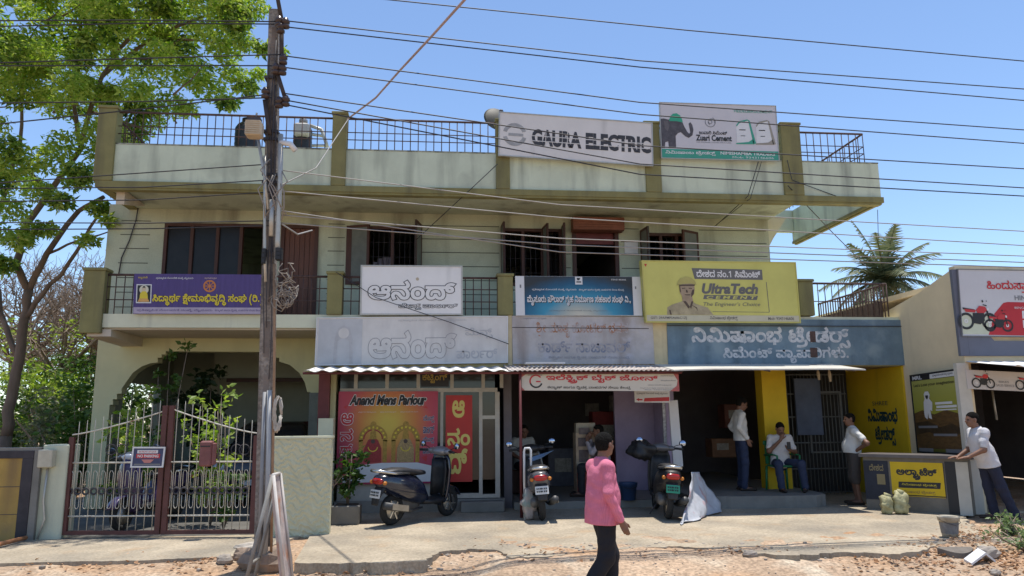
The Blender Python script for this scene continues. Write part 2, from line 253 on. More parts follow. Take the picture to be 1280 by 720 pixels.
[[49,-2,-17,2,-10,6,-9,13,-4,14,-1,17,5,19,10,14,9,6,11,3,17,-1,11,-7,5,-12,-1,-11,-5,-9,-9,-7,-13,-3,-15,1,-14,7,-4,5,4,13,11,-10,16,-2,12,5,1,11,-6,6,-9,0,-10,-4,-6,-10,-3,-12,0,-18,4,-11,9,-7,13,-3,16,5,6,7,6,14,15,0,5,-16,11,-8,15,-1,7,3,8,12,-2,14,-9,11,-16,7,14,9,16,-9,10,-14,3,-16,-2,-13,-6,-11,-12,-7,-20,-2,-14,3,-9,7,-10,12,7,1,-18,-18],[38,82,-16,11,-5,11,1,9,9,12,23,6,1,-16,-11,-2,-7,-6,4,-10,12,-5],[100,61,0,15,21,1,8,2,2,4,0,7,-7,7,15,7,4,-3,4,-7,1,-10,-7,-14,-18,-8],[85,95,0,15,43,2,8,5,4,6,0,11,-2,7,-5,4,-11,3,-7,-1,-8,-6,-3,-12,-6,9,9,0,6,-2,3,-6,-4,-7,-8,-3,-8,3,-4,7,-1,9,8,15,10,6,14,2,14,-3,11,-7,6,-10,3,-14,-2,-13,-8,-11,-8,-5,-12,-3]],
[[25,-11,-4,-22,-9,-10,-12,-8,-32,-8,-22,0,-21,4,4,14,22,-4,20,1,10,2,16,6,9,11,3,14,-2,13,-5,10,14,7,6,-12]],
[[76,86,-2,-12,-4,-7,-9,-7,-9,-3,-21,0,-8,3,-12,10,5,13,15,-12,14,-1,8,2,7,10,-2,11,-8,5,-15,-3,-9,-11,-3,-12,1,-20,7,-15,11,-12,21,-12,-9,-15,-24,16,-14,16,-7,19,-1,29,11,22,12,9,11,3,14,0,10,-5,8,-10]],
[[43,-2,-14,2,-11,9,-7,15,-3,20,4,23,7,14,16,14,4,2,3,-2,-34,0,0,15,101,0,14,2,5,5,1,10,-3,9,-9,13,13,9,12,-19,3,-21,-2,-8,-6,-8,-19,-7,0,3,9,-6,8,-10,3,-12,-1,-13,-14,-14,-15,-4,-17,5,-7,13,0,8,4,8,10,6,18,0,15,-7,7,-8,7,-15,1,-18,-5,-15,-9,-11,-8,-5,-20,-2,-16,5,-15,18,7,1,-14,-18,-9,-5],[45,13,9,2,7,5,8,17,15,0,6,-15,10,-7,14,-1,10,5,5,7,2,11,-6,21,-7,8,-9,2,-8,-3,-2,-7,3,-4,7,-3,7,2,6,5,2,12,-6,13,-19,10,-24,2,-22,-4,-15,-10,-11,-21,-2,-24,5,-16,7,-5]],
[[65,-2,-22,3,-13,6,-10,9,-7,12,-5,23,4,20,11,19,11,8,3,-3,-29,0,0,15,92,0,0,-15,-1,0,12,-10,8,-15,3,-19,-2,-15,-9,-18,-9,-10,-20,-9],[65,14,18,3,13,9,7,13,3,15,-3,18,-9,13,-13,7,-15,3,-17,-3,-13,-8,-8,-13,-3,-17,3,-17,8,-13,13,-8],[161,59,-13,2,-13,12,-5,21,3,20,8,14,13,8,17,3,16,-3,8,-3,-9,-13,-10,4,-13,0,-11,-5,-5,-9,-2,-17,2,-12,7,-7,12,-1,5,3,2,7,-2,6,-4,4,-70,2,0,15,60,0,21,-6,9,-12,-1,-19,-10,-11]],
[[1,-66,-12,2,-8,4,-19,23,-9,5,-7,-2,-4,-7,1,-9,7,-12,-14,-4,-7,13,-1,15,3,8,7,7,9,3,10,0,15,-7,21,-24,8,-2,8,2,6,7,1,17,-6,20,-8,14,13,7,14,-30,1,-27,-3,-9,-7,-9]],
[[44,-2,-15,2,-11,7,-6,9,-2,15,3,11,7,9,32,25,2,12,-3,6,-5,3,-18,-1,-6,-9,3,-14,-14,-7,-6,20,2,10,6,9,15,7,21,0,12,-6,8,-12,1,-13,-4,-12,-10,-11,-22,-15,-7,-8,1,-14,3,-4,10,-3,10,0,10,3,6,7,4,15,16,0,5,-16,11,-8,14,-1,9,4,7,7,3,11,-2,24,-13,20,-14,11,-12,4,28,2,12,-10,14,-22,4,-22,-3,-18,-12,-19,-14,-7,-23,0,-14,7,-11,15,6,0,-13,-17,-9,-4],[70,-29,1,32,16,0,1,-32],[86,95,0,15,35,1,12,5,2,8,-2,9,-11,16,13,9,11,-14,4,-13,1,-13,-4,-10,-10,-9,-10,-3]],
[[43,-2,-14,2,-11,9,-7,15,-3,20,4,23,7,14,16,14,4,2,3,-2,-34,0,0,15,115,0,0,-15,-9,0,3,1,4,-2,11,-10,7,-13,5,-15,0,-23,-2,-9,-7,-15,-5,-5,-13,-6,-20,1,-9,4,-8,7,-7,11,7,1,-14,-18,-9,-5],[45,13,9,2,8,5,4,9,3,10,15,0,5,-16,10,-8,13,-1,11,6,5,16,-1,18,-6,18,-8,11,-18,10,-20,2,-22,-4,-15,-10,-11,-21,-2,-24,5,-16,7,-5]],
[[-45,-74,-15,6,-7,14,1,17,11,16,20,9,19,1,17,-5,12,-9,7,-12,2,-10,-2,-13,-8,-10,-9,-3,-14,1,-8,5,-7,10,6,0,-8,-11,-8,-5],[-42,-61,8,4,5,11,13,0,7,-13,11,-1,5,9,-1,13,-9,9,-10,4,-15,1,-11,-3,-10,-8,-4,-9,2,-12],[-30,-92,1,21,13,0,1,-21]],
[[43,-2,-14,2,-11,9,-7,15,-3,20,4,23,7,14,16,14,4,2,3,-2,-34,0,0,15,99,0,14,2,6,5,1,10,-3,9,-10,13,13,9,13,-19,3,-21,-2,-8,-7,-8,-18,-7,15,-11,11,-23,1,-28,-5,-17,-4,-7,-11,-9,-19,-2,-17,5,-15,18,7,1,-14,-18,-9,-5],[45,13,9,2,7,5,8,17,15,0,6,-15,10,-7,12,-1,11,6,5,16,-1,18,-6,18,-8,11,-18,10,-20,2,-22,-4,-15,-10,-11,-21,-2,-24,5,-16,7,-5],[76,49,-8,4,-3,8,3,9,8,3,9,-3,3,-9,-3,-8],[67,-29,2,32,15,0,2,-32]],
[[110,95,-68,-1,-15,-4,-4,-11,4,-10,11,-5,38,-1,0,-15,-38,-1,-6,-3,-6,-5,-1,-10,3,-7,8,-5,14,-1,0,-16,-22,3,-13,8,-6,12,0,15,6,11,9,6,1,-1,-13,10,-5,12,1,14,7,11,10,5,16,4,69,0]],
[[57,-2,-25,4,-15,13,-5,14,2,17,11,15,5,3,3,-3,-26,0,0,14,42,0,5,8,-3,12,9,2,7,-2,2,-4,1,-8,-3,-8,41,0,0,-14,-27,1,3,2,8,-5,10,-15,0,-20,-7,-13,-18,-11],[57,13,14,2,9,5,7,12,-1,12,-4,8,-8,6,-12,3,-14,-1,-15,-8,-5,-8,0,-12,4,-9,7,-6],[7,95,0,15,64,1,17,6,4,9,-1,12,-4,5,-9,5,-12,-1,-6,-3,-4,-8,-1,-7,-5,9,9,0,5,-2,3,-6,-3,-7,-11,-2,-7,4,-3,8,1,9,4,9,9,7,13,4,14,-1,12,-6,8,-9,4,-13,-1,-15,-6,-12,-8,-6,-21,-5],[41,-54,-16,4,-11,11,-1,15,5,11,7,4,13,2,7,-2,6,-7,-1,-14,-11,1,0,6,-3,3,-9,-2,-1,-10,6,-7,17,-1,7,5,4,10,13,0,6,-13,11,-3,8,5,2,9,-1,10,-9,13,12,7,8,-27,-3,-15,-4,-9,-9,-5,-14,0,-10,5,-5,7,3,1,-13,-11],[103,-68,4,15,-1,16,-4,18,-5,10,5,12,12,-22,5,-30,-2,-21]],
[[45,-2,-20,4,-14,12,-4,9,-1,15,8,18,10,6,13,3,13,-3,8,-8,2,-9,-3,-11,-13,2,0,10,-4,4,-10,0,-6,-6,-2,-10,1,-8,5,-7,8,-4,23,0,11,9,4,15,16,0,2,-12,6,-7,11,-6,10,0,8,4,6,11,1,15,-4,16,-8,13,-10,11,-12,8,-12,3,30,2,10,-7,14,-18,7,-21,0,-25,-9,-18,-16,-9,-22,0,-9,4,-7,8,-7,9,6,1,-8,-12,-9,-7],[6,95,0,15,107,0,16,3,4,5,0,12,-12,19,13,9,14,-23,2,-13,-2,-12,-8,-9,-10,-4,-18,-2],[182,-2,-15,2,-12,5,-20,20,10,10,13,-13,13,-7,17,-1,13,7,5,9,1,12,-5,24,-14,18,-22,11,28,1,16,-14,8,-12,5,-15,0,-20,-4,-16,-10,-13,-12,-6],[160,95,0,15,41,0,0,-15]],
[[44,-2,-15,2,-11,7,-6,9,-2,15,3,11,7,9,32,25,2,5,-1,9,-7,7,-18,-1,-6,-9,3,-14,-14,-7,-5,15,1,15,13,13,18,4,20,-5,6,-5,5,-9,1,-13,-4,-12,-10,-11,-22,-15,-7,-8,0,-10,4,-8,10,-3,15,1,11,9,4,15,16,0,2,-12,10,-10,13,-4,12,3,11,13,4,23,-2,29,-8,26,-13,21,-14,9,-16,1,-5,-4,-2,-6,5,-9,10,-1,12,6,4,12,14,-1,-7,-20,-9,-7,-11,-4,-15,1,-9,4,-7,7,-3,9,2,13,11,11,17,4,20,-5,11,-7,10,-10,8,-13,9,-23,5,-35,-2,-21,-4,-16,-11,-16,-15,-8,-16,-1,-14,3,-8,6,-10,14,6,0,-13,-17,-9,-4],[70,-29,1,32,16,0,1,-32]],
[[45,-2,-20,4,-14,12,-4,9,-1,15,8,18,10,6,13,3,13,-3,8,-8,2,-9,-3,-11,-13,2,0,10,-4,4,-10,0,-6,-6,-2,-10,1,-8,5,-7,8,-4,23,0,11,9,4,15,16,0,2,-12,6,-7,11,-6,10,0,8,4,6,11,1,15,-4,16,-8,13,-10,11,-12,8,-12,3,30,2,10,-7,14,-18,7,-21,0,-25,-9,-18,-16,-9,-22,0,-9,4,-7,8,-7,9,6,1,-8,-12,-9,-7],[6,95,0,15,107,0,16,3,4,5,0,12,-12,19,13,9,14,-23,2,-13,-2,-12,-8,-9,-10,-4,-18,-2]],
[[-21,-83,-18,3,-16,12,-8,18,2,18,6,11,10,7,12,2,13,-3,7,-5,3,-10,-1,-12,-5,-6,-8,-5,-11,-1,-18,4,-2,15,15,-7,9,1,5,3,2,7,-6,6,-10,-1,-7,-8,-2,-11,4,-14,7,-7,10,-3,16,1,12,4,11,15,3,18,-3,20,-8,18,14,7,11,-32,1,-13,-3,-23,-4,-8,-13,-14,-9,-4]],
[[43,-2,-14,3,-8,5,-8,13,-3,12,-1,20,3,17,9,16,8,10,24,13,31,3,22,-6,23,-21,-11,19,-16,16,-20,11,-18,4,-19,-1,-11,-6,-3,-12,7,-14,-11,-11,-2,2,-7,11,-4,13,2,13,4,8,7,5,14,6,16,2,20,-3,18,-5,14,-9,12,-10,12,-18,6,-14,5,-24,0,-27,-2,-15,-7,-15,-16,-10,-18,-1,-13,5,-15,18,7,1,-14,-18,-9,-5],[45,13,9,2,8,5,4,9,3,10,15,0,5,-16,10,-8,13,-1,11,6,5,16,-1,17,-6,19,-8,11,-18,9,-20,3,-22,-4,-15,-11,-11,-21,-2,-23,5,-16,7,-5]],
[[97,-2,-14,2,-10,6,-25,34,-12,6,-8,-3,-6,-10,2,-13,8,-17,-15,-6,-10,24,-1,13,4,12,14,13,12,2,11,-1,14,-9,24,-33,10,-4,12,1,8,9,2,19,-5,19,-11,15,13,10,12,-16,5,-11,2,-29,-5,-16,-9,-11,-7,-4],[68,63,-8,3,-3,9,3,8,8,4,8,-4,4,-8,-4,-9],[6,95,0,15,91,0,15,3,5,7,0,10,-12,19,13,9,14,-23,2,-13,-3,-12,-5,-7,-12,-6,-19,-2]],
[[45,-2,-10,1,-14,5,-12,15,-2,9,0,14,10,16,11,6,14,0,8,-2,8,-8,2,-9,-3,-11,-13,2,0,10,-4,4,-10,0,-6,-6,-2,-14,3,-8,6,-5,16,-4,12,2,11,9,4,15,16,0,2,-12,6,-7,7,-5,12,-1,11,4,6,11,-4,21,-12,17,14,9,-1,-11,14,-15,5,-13,-3,-18,-7,-12,-16,-8,-22,0,-9,4,-7,8,-7,9,6,1,-8,-12,-9,-7],[73,-29,1,32,16,0,1,-32],[80,59,-8,4,-3,8,3,9,8,3,9,-3,3,-9,-3,-8],[6,95,0,15,112,0,16,3,5,7,-1,10,-12,19,13,9,14,-23,2,-13,-2,-12,-6,-7,-12,-6,-18,-2],[163,41,-17,5,-17,17,3,13,12,-14,9,-6,13,-1,8,5,3,8,-1,11,-6,12,-10,9,11,13,13,-13,6,-11,4,-23,-3,-9,-6,-9,-10,-5]],
[[10,44,4,41,12,39,20,35,17,0,-15,-28,-12,-28,-6,-29,-2,-31,2,-30,6,-30,11,-28,17,-29,-18,0,-16,26,-15,44]],
[[14,11,4,11,11,3,8,-5,2,-12,-5,-9,-10,-1,-8,5]],
[[67,41,-4,-41,-13,-39,-20,-35,-17,0,16,28,11,28,7,29,2,31,-2,30,-7,30,-11,28,-16,29,17,0,16,-26,16,-44]],
[[97,-2,-14,2,-10,6,-25,34,-12,6,-8,-3,-6,-10,2,-13,8,-17,-15,-6,-9,19,-2,18,6,15,12,10,12,2,16,-3,11,-10,19,-29,13,-5,12,1,6,6,4,12,0,12,-9,25,-17,18,-18,7,-66,0,0,15,105,0,0,-15,-12,0,2,1,13,-11,13,-18,5,-16,0,-21,-5,-15,-9,-11,-7,-4],[173,59,-13,2,-13,12,-5,21,3,20,8,14,13,8,16,3,17,-3,8,-3,-9,-13,-11,4,-13,0,-10,-5,-5,-9,-2,-17,2,-12,7,-7,12,-1,5,3,2,7,-2,6,-5,4,-69,2,0,15,60,0,21,-6,9,-12,-1,-19,-10,-11]],
[[45,-2,-20,4,-14,12,-4,9,-1,15,8,18,10,6,13,3,13,-3,8,-8,2,-9,-3,-11,-13,2,0,10,-4,4,-10,0,-6,-6,-2,-10,1,-8,5,-7,8,-4,23,0,11,9,4,15,16,0,2,-12,6,-7,11,-6,11,0,11,9,3,20,-6,19,-11,15,14,10,15,-22,4,-18,-1,-21,-9,-18,-16,-9,-22,0,-9,4,-7,8,-7,9,6,1,-8,-12,-9,-7],[80,59,-8,4,-3,8,3,9,8,3,9,-3,3,-9,-3,-8],[6,95,0,15,122,0,0,-15]],
[[75,-2,-29,4,-15,8,-11,12,-8,14,-4,17,2,30,9,16,13,10,16,4,19,-5,7,-8,3,-10,-4,-20,-8,-8,-12,-5,-17,-1,-14,6,2,14,10,-5,12,-1,8,2,6,7,1,9,-5,9,-11,1,-9,-3,-7,-8,-5,-13,-1,-19,3,-12,10,-15,17,-11,23,-3,22,3,12,5,8,7,7,9,3,12,0,13,-4,12,-8,11,-18,12,10,15,21,-17,10,-14,5,-16,-1,-25,-10,-20,-11,-11,-25,-10]],
[[-17,-83,-19,3,-17,12,-7,13,0,19,5,12,9,8,11,4,15,-2,7,-4,4,-7,1,-13,-3,-7,-6,-6,-10,-3,-13,0,-10,4,-3,15,15,-7,9,1,6,3,1,9,-7,4,-10,-2,-7,-9,0,-14,6,-13,9,-5,18,-1,13,3,11,6,6,11,1,15,-3,13,-10,13,10,10,1,11,-4,10,-7,7,10,11,12,-12,4,-11,-1,-18,-8,-10,-1,6,11,-21,2,-14,-2,-14,-5,-11,-12,-11,-11,-5]],
[[18,-2,-12,1,-11,6,-19,18,10,11,12,-13,12,-6,12,-1,9,4,4,9,0,52,5,11,7,10,16,9,20,4,20,-3,20,-12,13,-19,5,-25,-2,-28,-5,-11,-7,-8,-15,-8,-18,-1,-14,4,-11,12,-4,11,1,13,4,9,9,7,15,1,4,-3,4,-7,-1,-10,-7,-5,-11,3,-3,9,2,0,-2,-8,1,-10,3,-6,6,-4,13,-1,10,3,7,9,4,12,0,23,-9,22,-13,11,-11,4,-12,0,-17,-6,-10,-14,-2,-14,1,-38,-5,-13,-12,-11]],
[[65,-2,-22,3,-13,6,-10,9,-7,12,-5,23,4,20,11,19,11,8,3,-3,-29,0,0,15,77,0,15,3,5,7,0,10,-12,19,13,9,13,-19,3,-19,-3,-10,-5,-7,-10,-6,-6,1,13,-12,8,-15,3,-14,-2,-21,-9,-18,-9,-10,-20,-9],[65,14,18,3,13,9,7,13,3,15,-3,18,-9,13,-13,7,-15,3,-17,-3,-13,-8,-8,-13,-3,-17,3,-17,8,-13,13,-8]],
[[6,121,-3,-13,-9,-9,-13,-4,-31,0,0,15,29,1,9,5,1,13,-7,13,17,1,5,-9],[81,94,-3,-21,-5,-11,-8,-9,-9,-6,-11,-3,-21,2,-11,7,-7,10,-2,13,2,11,5,8,7,5,8,2,9,-2,6,-6,0,-11,-6,-6,-7,-1,-7,5,-2,7,0,-14,2,-7,5,-5,7,-3,9,0,10,4,9,12,3,14,-1,20,-7,16,-12,10,-17,5,-81,1,0,15,75,0,30,-6,13,-9,9,-11,6,-16]],
[[65,-2,-22,3,-13,6,-10,9,-7,12,-5,23,4,20,11,19,11,8,3,-3,-29,0,0,15,92,0,0,-15,-1,0,12,-10,8,-15,3,-19,-2,-15,-9,-18,-9,-10,-20,-9],[65,14,18,3,13,9,7,13,3,15,-3,18,-9,13,-13,7,-15,3,-17,-3,-13,-8,-8,-13,-3,-17,3,-17,8,-13,13,-8]],
[[65,95,-8,-1,-10,-5,-13,-20,-5,-26,-1,-43,-18,0,1,41,5,27,13,22,11,8,3,-3,-34,0,0,15,73,0,16,3,5,7,0,10,-13,19,13,9,13,-19,3,-20,-7,-15,-9,-6,-11,-3,7,-3,8,-10,8,-17,4,-25,1,-40,-19,0,0,40,-5,27,-12,21,-8,5]],
[[46,-2,-16,2,-13,8,-8,12,-2,16,6,22,10,11,7,3,25,2,12,-4,6,-7,-1,12,-6,10,-12,8,-13,3,31,1,5,-3,9,-13,2,-18,7,7,9,4,20,0,14,-5,10,-11,5,-14,0,-16,-5,-14,-11,-10,-15,-6,-21,1,-13,7,-10,14,4,0,-2,-3,-11,-13,-10,-5],[47,13,12,1,7,5,5,8,1,9,-1,10,-5,8,-8,4,-10,2,-11,-2,-8,-5,-5,-7,-1,-9,2,-10,5,-8,7,-5],[112,13,16,3,6,7,3,8,-1,12,-3,8,-7,6,-9,3,-19,-4,-7,-6,-3,-9,1,-14,5,-8,8,-5],[7,95,0,15,109,0,16,3,5,7,0,10,-13,19,13,9,15,-23,2,-13,-3,-12,-6,-7,-12,-6,-18,-2]],
[[120,-2,-14,2,-11,6,-8,10,-2,19,4,11,7,8,10,4,16,-1,7,-4,5,-5,1,-10,-2,-10,-14,1,0,12,-10,3,-8,-8,0,-13,7,-8,8,-2,12,1,10,4,8,15,2,19,-4,24,-7,12,-15,8,-16,-1,-11,-9,-6,-15,-15,0,-3,12,-10,10,-15,4,-10,-1,-7,-4,-5,-10,2,-12,11,-9,16,-1,0,-14,-18,-2,-9,-4,-3,-10,2,-10,6,-6,8,-1,11,2,10,6,10,-12,-19,-10,-21,-1,-16,8,-7,15,0,12,5,11,14,9,3,2,0,-5,-14,10,-7,14,1,15,9,14,16,9,24,-1,15,-7,12,-15,-6,1,10,12,9,7,11,3,23,-1,16,-10,8,-11,7,-22,1,-22,-2,-16,-6,-13,-8,-11,-12,-6]],
[[57,-2,-25,4,-15,13,-5,14,2,17,11,15,5,3,3,-3,-26,0,0,14,42,0,5,8,-3,12,9,2,7,-2,2,-4,1,-8,-3,-8,41,0,0,-14,-27,1,3,2,8,-5,10,-15,0,-20,-7,-13,-18,-11],[57,13,14,2,9,5,7,12,-1,12,-4,8,-8,6,-12,3,-14,-1,-15,-8,-5,-8,0,-12,4,-9,7,-6],[7,95,0,15,78,0,0,-15]],
[[39,24,1,-3,-3,-11,-14,-35,-13,0,10,49]],
[[43,-2,-14,2,-11,9,-7,15,-3,20,4,23,7,14,16,14,4,2,3,-2,-34,0,0,15,94,0,16,3,6,4,4,8,0,9,-5,9,-9,5,-14,-2,-7,-7,-1,-10,-6,9,11,0,6,-4,-1,-10,-10,-4,-10,5,-3,8,1,9,7,12,10,6,19,2,13,-4,7,-6,6,-10,3,-14,-2,-10,-10,-16,-20,-6,2,2,12,-9,14,-22,4,-23,-6,-28,-4,-7,-11,-9,-19,-2,-17,5,-15,18,7,1,-14,-18,-9,-5],[45,13,9,2,8,5,4,9,3,10,15,0,5,-16,10,-8,13,-1,11,6,5,16,-1,18,-6,18,-8,11,-18,10,-20,2,-22,-4,-15,-10,-11,-21,-2,-24,5,-16,7,-5]],
[[54,-2,-26,3,-13,8,-7,12,-1,16,4,12,10,7,38,10,7,3,4,9,-1,9,-10,7,-18,0,-7,-8,2,-13,-15,-6,-4,10,1,12,10,11,19,4,18,-1,15,-10,4,-10,0,-9,-6,-14,-14,-9,-32,-7,-6,-4,-3,-6,1,-10,8,-7,16,-3,20,1,21,9,7,7,4,10,2,18,-4,15,-7,11,-13,11,1,4,13,0,15,-13,8,-16,3,-18,-4,-23,-12,-18,-13,-8,-16,-5],[6,95,0,15,76,0,16,4,3,6,0,10,-12,19,13,9,13,-19,3,-12,-1,-14,-5,-8,-10,-7,-19,-3,-33,2]],
[[43,-2,-14,2,-11,9,-7,15,-3,20,4,23,7,14,16,14,4,2,3,-2,-34,0,0,15,99,0,14,2,6,5,1,10,-3,9,-10,13,13,9,13,-19,3,-21,-2,-8,-7,-8,-18,-7,15,-11,11,-23,1,-28,-5,-17,-4,-7,-11,-9,-19,-2,-17,5,-15,18,7,1,-14,-18,-9,-5],[45,13,9,2,8,5,4,9,3,10,15,0,5,-16,10,-8,13,-1,11,6,5,16,-1,18,-6,18,-8,11,-18,10,-20,2,-22,-4,-15,-10,-11,-21,-2,-24,5,-16,7,-5]],
[[71,0,-17,0,1,121,-28,-23,-9,11,38,30,15,0]],
[[-1,-82,-12,1,-12,5,-7,7,-3,8,2,13,22,15,2,7,-5,3,-9,-1,-3,-4,1,-6,-13,-4,-2,14,6,8,7,4,15,1,11,-4,6,-8,-1,-12,-6,-7,-17,-11,-2,-8,6,-5,12,-2,12,1,11,4,9,9,1,15,-6,11,-18,23,-3,15,3,8,9,6,8,3,12,-1,11,-7,5,-13,-14,-2,-4,8,-7,2,-7,-3,-1,-7,25,-34,3,-16,-3,-13,-6,-10,-9,-6,-12,-5]],
[[72,-2,-14,2,-12,7,-3,6,-1,10,4,9,6,6,-1,-4,-13,3,-15,8,-8,7,-8,14,0,21,6,12,9,9,14,4,16,-1,11,-7,5,-8,1,-11,-5,-12,-9,-7,-14,-4,-13,1,-12,4,1,13,17,-4,9,1,8,4,1,12,-9,5,-14,-2,-7,-9,0,-18,10,-12,16,-7,25,-3,20,2,14,5,11,13,-1,14,-6,9,-9,5,-19,0,0,15,25,1,9,5,2,8,-2,9,-11,16,13,9,13,-19,3,-21,-2,-8,-8,-9,-8,-4,-3,6,11,-7,7,-10,3,-13,-2,-13,-6,-10,-11,-9,-21,-7,-1,5,9,-12,-1,-15,-11,-11],[73,12,13,4,2,9,-2,4,-7,4,-13,0,-7,-4,-2,-9,6,-7]],
[[25,-2,-15,1,-17,8,-13,13,-15,21,15,9,17,-25,20,-11,14,0,13,7,7,16,-1,19,-4,11,-9,14,-25,17,9,15,18,-12,15,-15,10,-19,3,-21,-2,-20,-8,-15,-13,-10]],
[[64,-2,-17,2,-12,6,-7,10,-2,12,2,12,8,9,11,5,22,2,20,-5,19,-14,15,-21,8,-24,-17,-3,-6,21,-7,12,-8,9,-11,7,-19,4,-13,-2,-7,-6,-1,-9,9,-10,14,-2,20,2,18,10,9,11,5,14,1,23,-3,12,-10,10,-13,1,-10,-6,-7,-16,-16,0,-7,17,-7,4,-12,2,-5,-2,-5,-7,-1,-9,3,-10,-15,-5,-5,17,3,15,13,13,11,3,12,0,12,-5,7,-7,7,-11,-6,-1,7,13,11,9,13,2,15,-1,13,-9,10,-20,2,-21,-6,-25,-10,-16,-16,-12,-17,-8]],
[[76,-2,-20,2,-17,6,-14,10,-13,20,-5,26,3,21,9,16,8,7,10,5,16,1,11,-3,8,-6,4,-9,1,-12,-4,-12,-8,-8,-8,-4,-17,-2,-16,4,-2,2,2,14,14,-6,16,2,7,10,-2,11,-11,6,-12,-4,-9,-12,-4,-15,2,-19,4,-12,13,-13,12,-7,23,-3,22,3,12,5,13,11,6,17,-2,20,-10,17,-17,12,10,10,19,-13,14,-23,2,-25,-4,-14,-7,-13,-11,-11,-16,-8],[88,95,0,15,21,1,13,3,6,6,2,10,-5,13,-6,4,-11,1,-12,-7,-3,-12,-5,9,9,0,5,-2,3,-6,-2,-6,-7,-3,-8,1,-6,6,-1,8,5,15,9,7,13,4,14,-1,12,-6,8,-9,4,-13,-1,-15,-6,-12,-16,-9]],
[[57,-2,-25,4,-15,13,-5,14,2,17,11,15,5,3,3,-3,-26,0,0,14,101,0,0,-14,-27,1,3,2,8,-5,9,-12,2,-18,-5,-14,-16,-13],[57,13,14,2,9,5,7,12,-1,12,-4,8,-8,6,-12,3,-14,-1,-15,-8,-5,-8,0,-12,4,-9,7,-6],[53,70,-5,5,13,6,10,11,3,10,0,11,-4,8,-9,6,-11,2,-8,-4,-2,-10,6,-5,17,1,13,12,6,-9,-11,-12,-12,-5,-18,0,-11,6,-4,8,-1,7,4,14,12,9,12,1,15,-2,11,-8,7,-12,3,-14,-4,-19,-10,-13]],
[[-48,-74,-18,6,-7,8,-3,8,1,22,7,10,9,7,12,2,9,-1,6,-4,5,-9,-3,-15,-6,-4,-8,-3,-12,1,-11,5,1,13,8,-6,10,-1,7,2,1,7,-6,3,-7,-1,-9,-10,0,-18,9,-8,16,2,8,12,13,0,4,-9,6,-5,9,-1,7,3,4,7,-2,10,-7,7,-9,2,5,11,16,-6,9,-10,1,-19,-5,-9,-8,-6,-9,-2,-13,0,-11,6,-6,9,6,0,-10,-10],[-14,-33,0,13,17,1,6,5,0,13,-6,16,15,4,7,-25,-3,-17,-12,-8],[-13,-103,-24,2,2,14,41,-1,14,4,10,6,8,8,5,16,-1,17,-5,14,14,7,6,-15,2,-17,-1,-12,-9,-21,-18,-14,-13,-5]],
[[57,-2,-25,4,-15,13,-5,14,2,17,11,15,5,3,3,-3,-26,0,0,14,42,0,5,8,-3,12,9,2,7,-2,2,-4,1,-8,-3,-8,41,0,0,-14,-27,1,3,2,8,-5,10,-15,0,-20,-7,-13,-18,-11],[57,13,14,2,9,5,7,12,-1,12,-4,8,-8,6,-12,3,-14,-1,-15,-8,-5,-8,0,-12,4,-9,7,-6],[7,95,0,15,78,0,0,-15],[145,59,-12,2,-14,12,-4,21,2,20,9,14,13,8,16,3,17,-3,8,-3,-9,-13,-11,4,-13,0,-10,-5,-6,-9,-1,-17,2,-12,7,-7,11,-1,6,3,1,7,-1,6,-5,4,-69,2,0,15,60,0,20,-6,9,-12,0,-19,-10,-11]],
[[44,-2,-15,2,-11,7,-6,9,-2,15,3,11,7,9,32,25,2,12,-3,6,-5,3,-18,-1,-6,-9,3,-14,-14,-7,-6,20,2,10,6,9,15,7,21,0,12,-6,8,-12,1,-13,-4,-12,-10,-11,-22,-15,-7,-8,1,-14,3,-4,10,-3,10,0,10,3,6,7,4,15,16,0,5,-16,11,-8,14,-1,9,4,7,7,3,11,-2,24,-13,20,-14,11,-12,4,27,2,17,-14,10,-18,4,-22,-3,-18,-12,-19,-14,-7,-23,0,-13,6,-12,16,6,0,-13,-17,-9,-4],[86,95,0,15,39,3,7,5,3,10,-1,10,-4,5,-6,4,-12,1,-11,-7,-3,-12,-6,9,10,0,5,-2,3,-6,-2,-6,-7,-3,-9,1,-5,6,-2,8,6,15,12,9,14,2,14,-3,11,-7,7,-10,2,-14,-2,-13,-5,-9,-9,-6,-11,-4]],
[[112,-2,-16,3,-9,5,-11,15,6,0,-10,-14,-16,-8,-23,0,-15,8,-8,17,3,18,10,12,27,20,3,4,1,8,-2,7,-6,4,-18,-1,-6,-9,3,-14,-14,-7,-6,20,2,10,6,9,15,7,21,0,15,-8,6,-13,-1,-13,-5,-12,-30,-23,-7,-8,1,-14,6,-6,11,-2,11,2,11,9,4,15,16,0,2,-12,10,-10,8,-3,15,1,8,6,3,10,-3,11,-6,9,14,10,10,-22,-1,-22,-7,-10,-7,-5],[103,62,-16,2,-12,6,-12,12,-7,12,7,8,19,-20,14,-5,12,1,7,4,2,5,-1,9,-6,8,15,6,8,-14,-1,-18,-12,-12],[84,95,0,15,39,3,7,5,3,10,-1,10,-4,5,-6,4,-12,1,-11,-7,-3,-12,-6,9,10,0,5,-2,3,-6,-2,-6,-7,-3,-9,1,-5,6,-2,8,6,15,12,9,14,2,14,-3,11,-7,7,-10,2,-14,-2,-13,-5,-9,-9,-6,-11,-4]],
[[57,-2,-25,4,-15,13,-5,14,2,17,11,15,5,3,3,-3,-26,0,0,14,42,0,5,8,-3,12,9,2,7,-2,2,-4,1,-8,-3,-8,41,0,0,-14,-27,1,3,2,8,-5,10,-15,0,-20,-7,-13,-18,-11],[57,13,14,2,9,5,7,12,-1,12,-4,8,-8,6,-12,3,-14,-1,-15,-8,-5,-8,0,-12,4,-9,7,-6],[7,95,0,15,65,0,16,4,4,6,0,10,-12,19,13,9,13,-19,3,-12,-1,-14,-5,-8,-11,-7,-16,-3]],
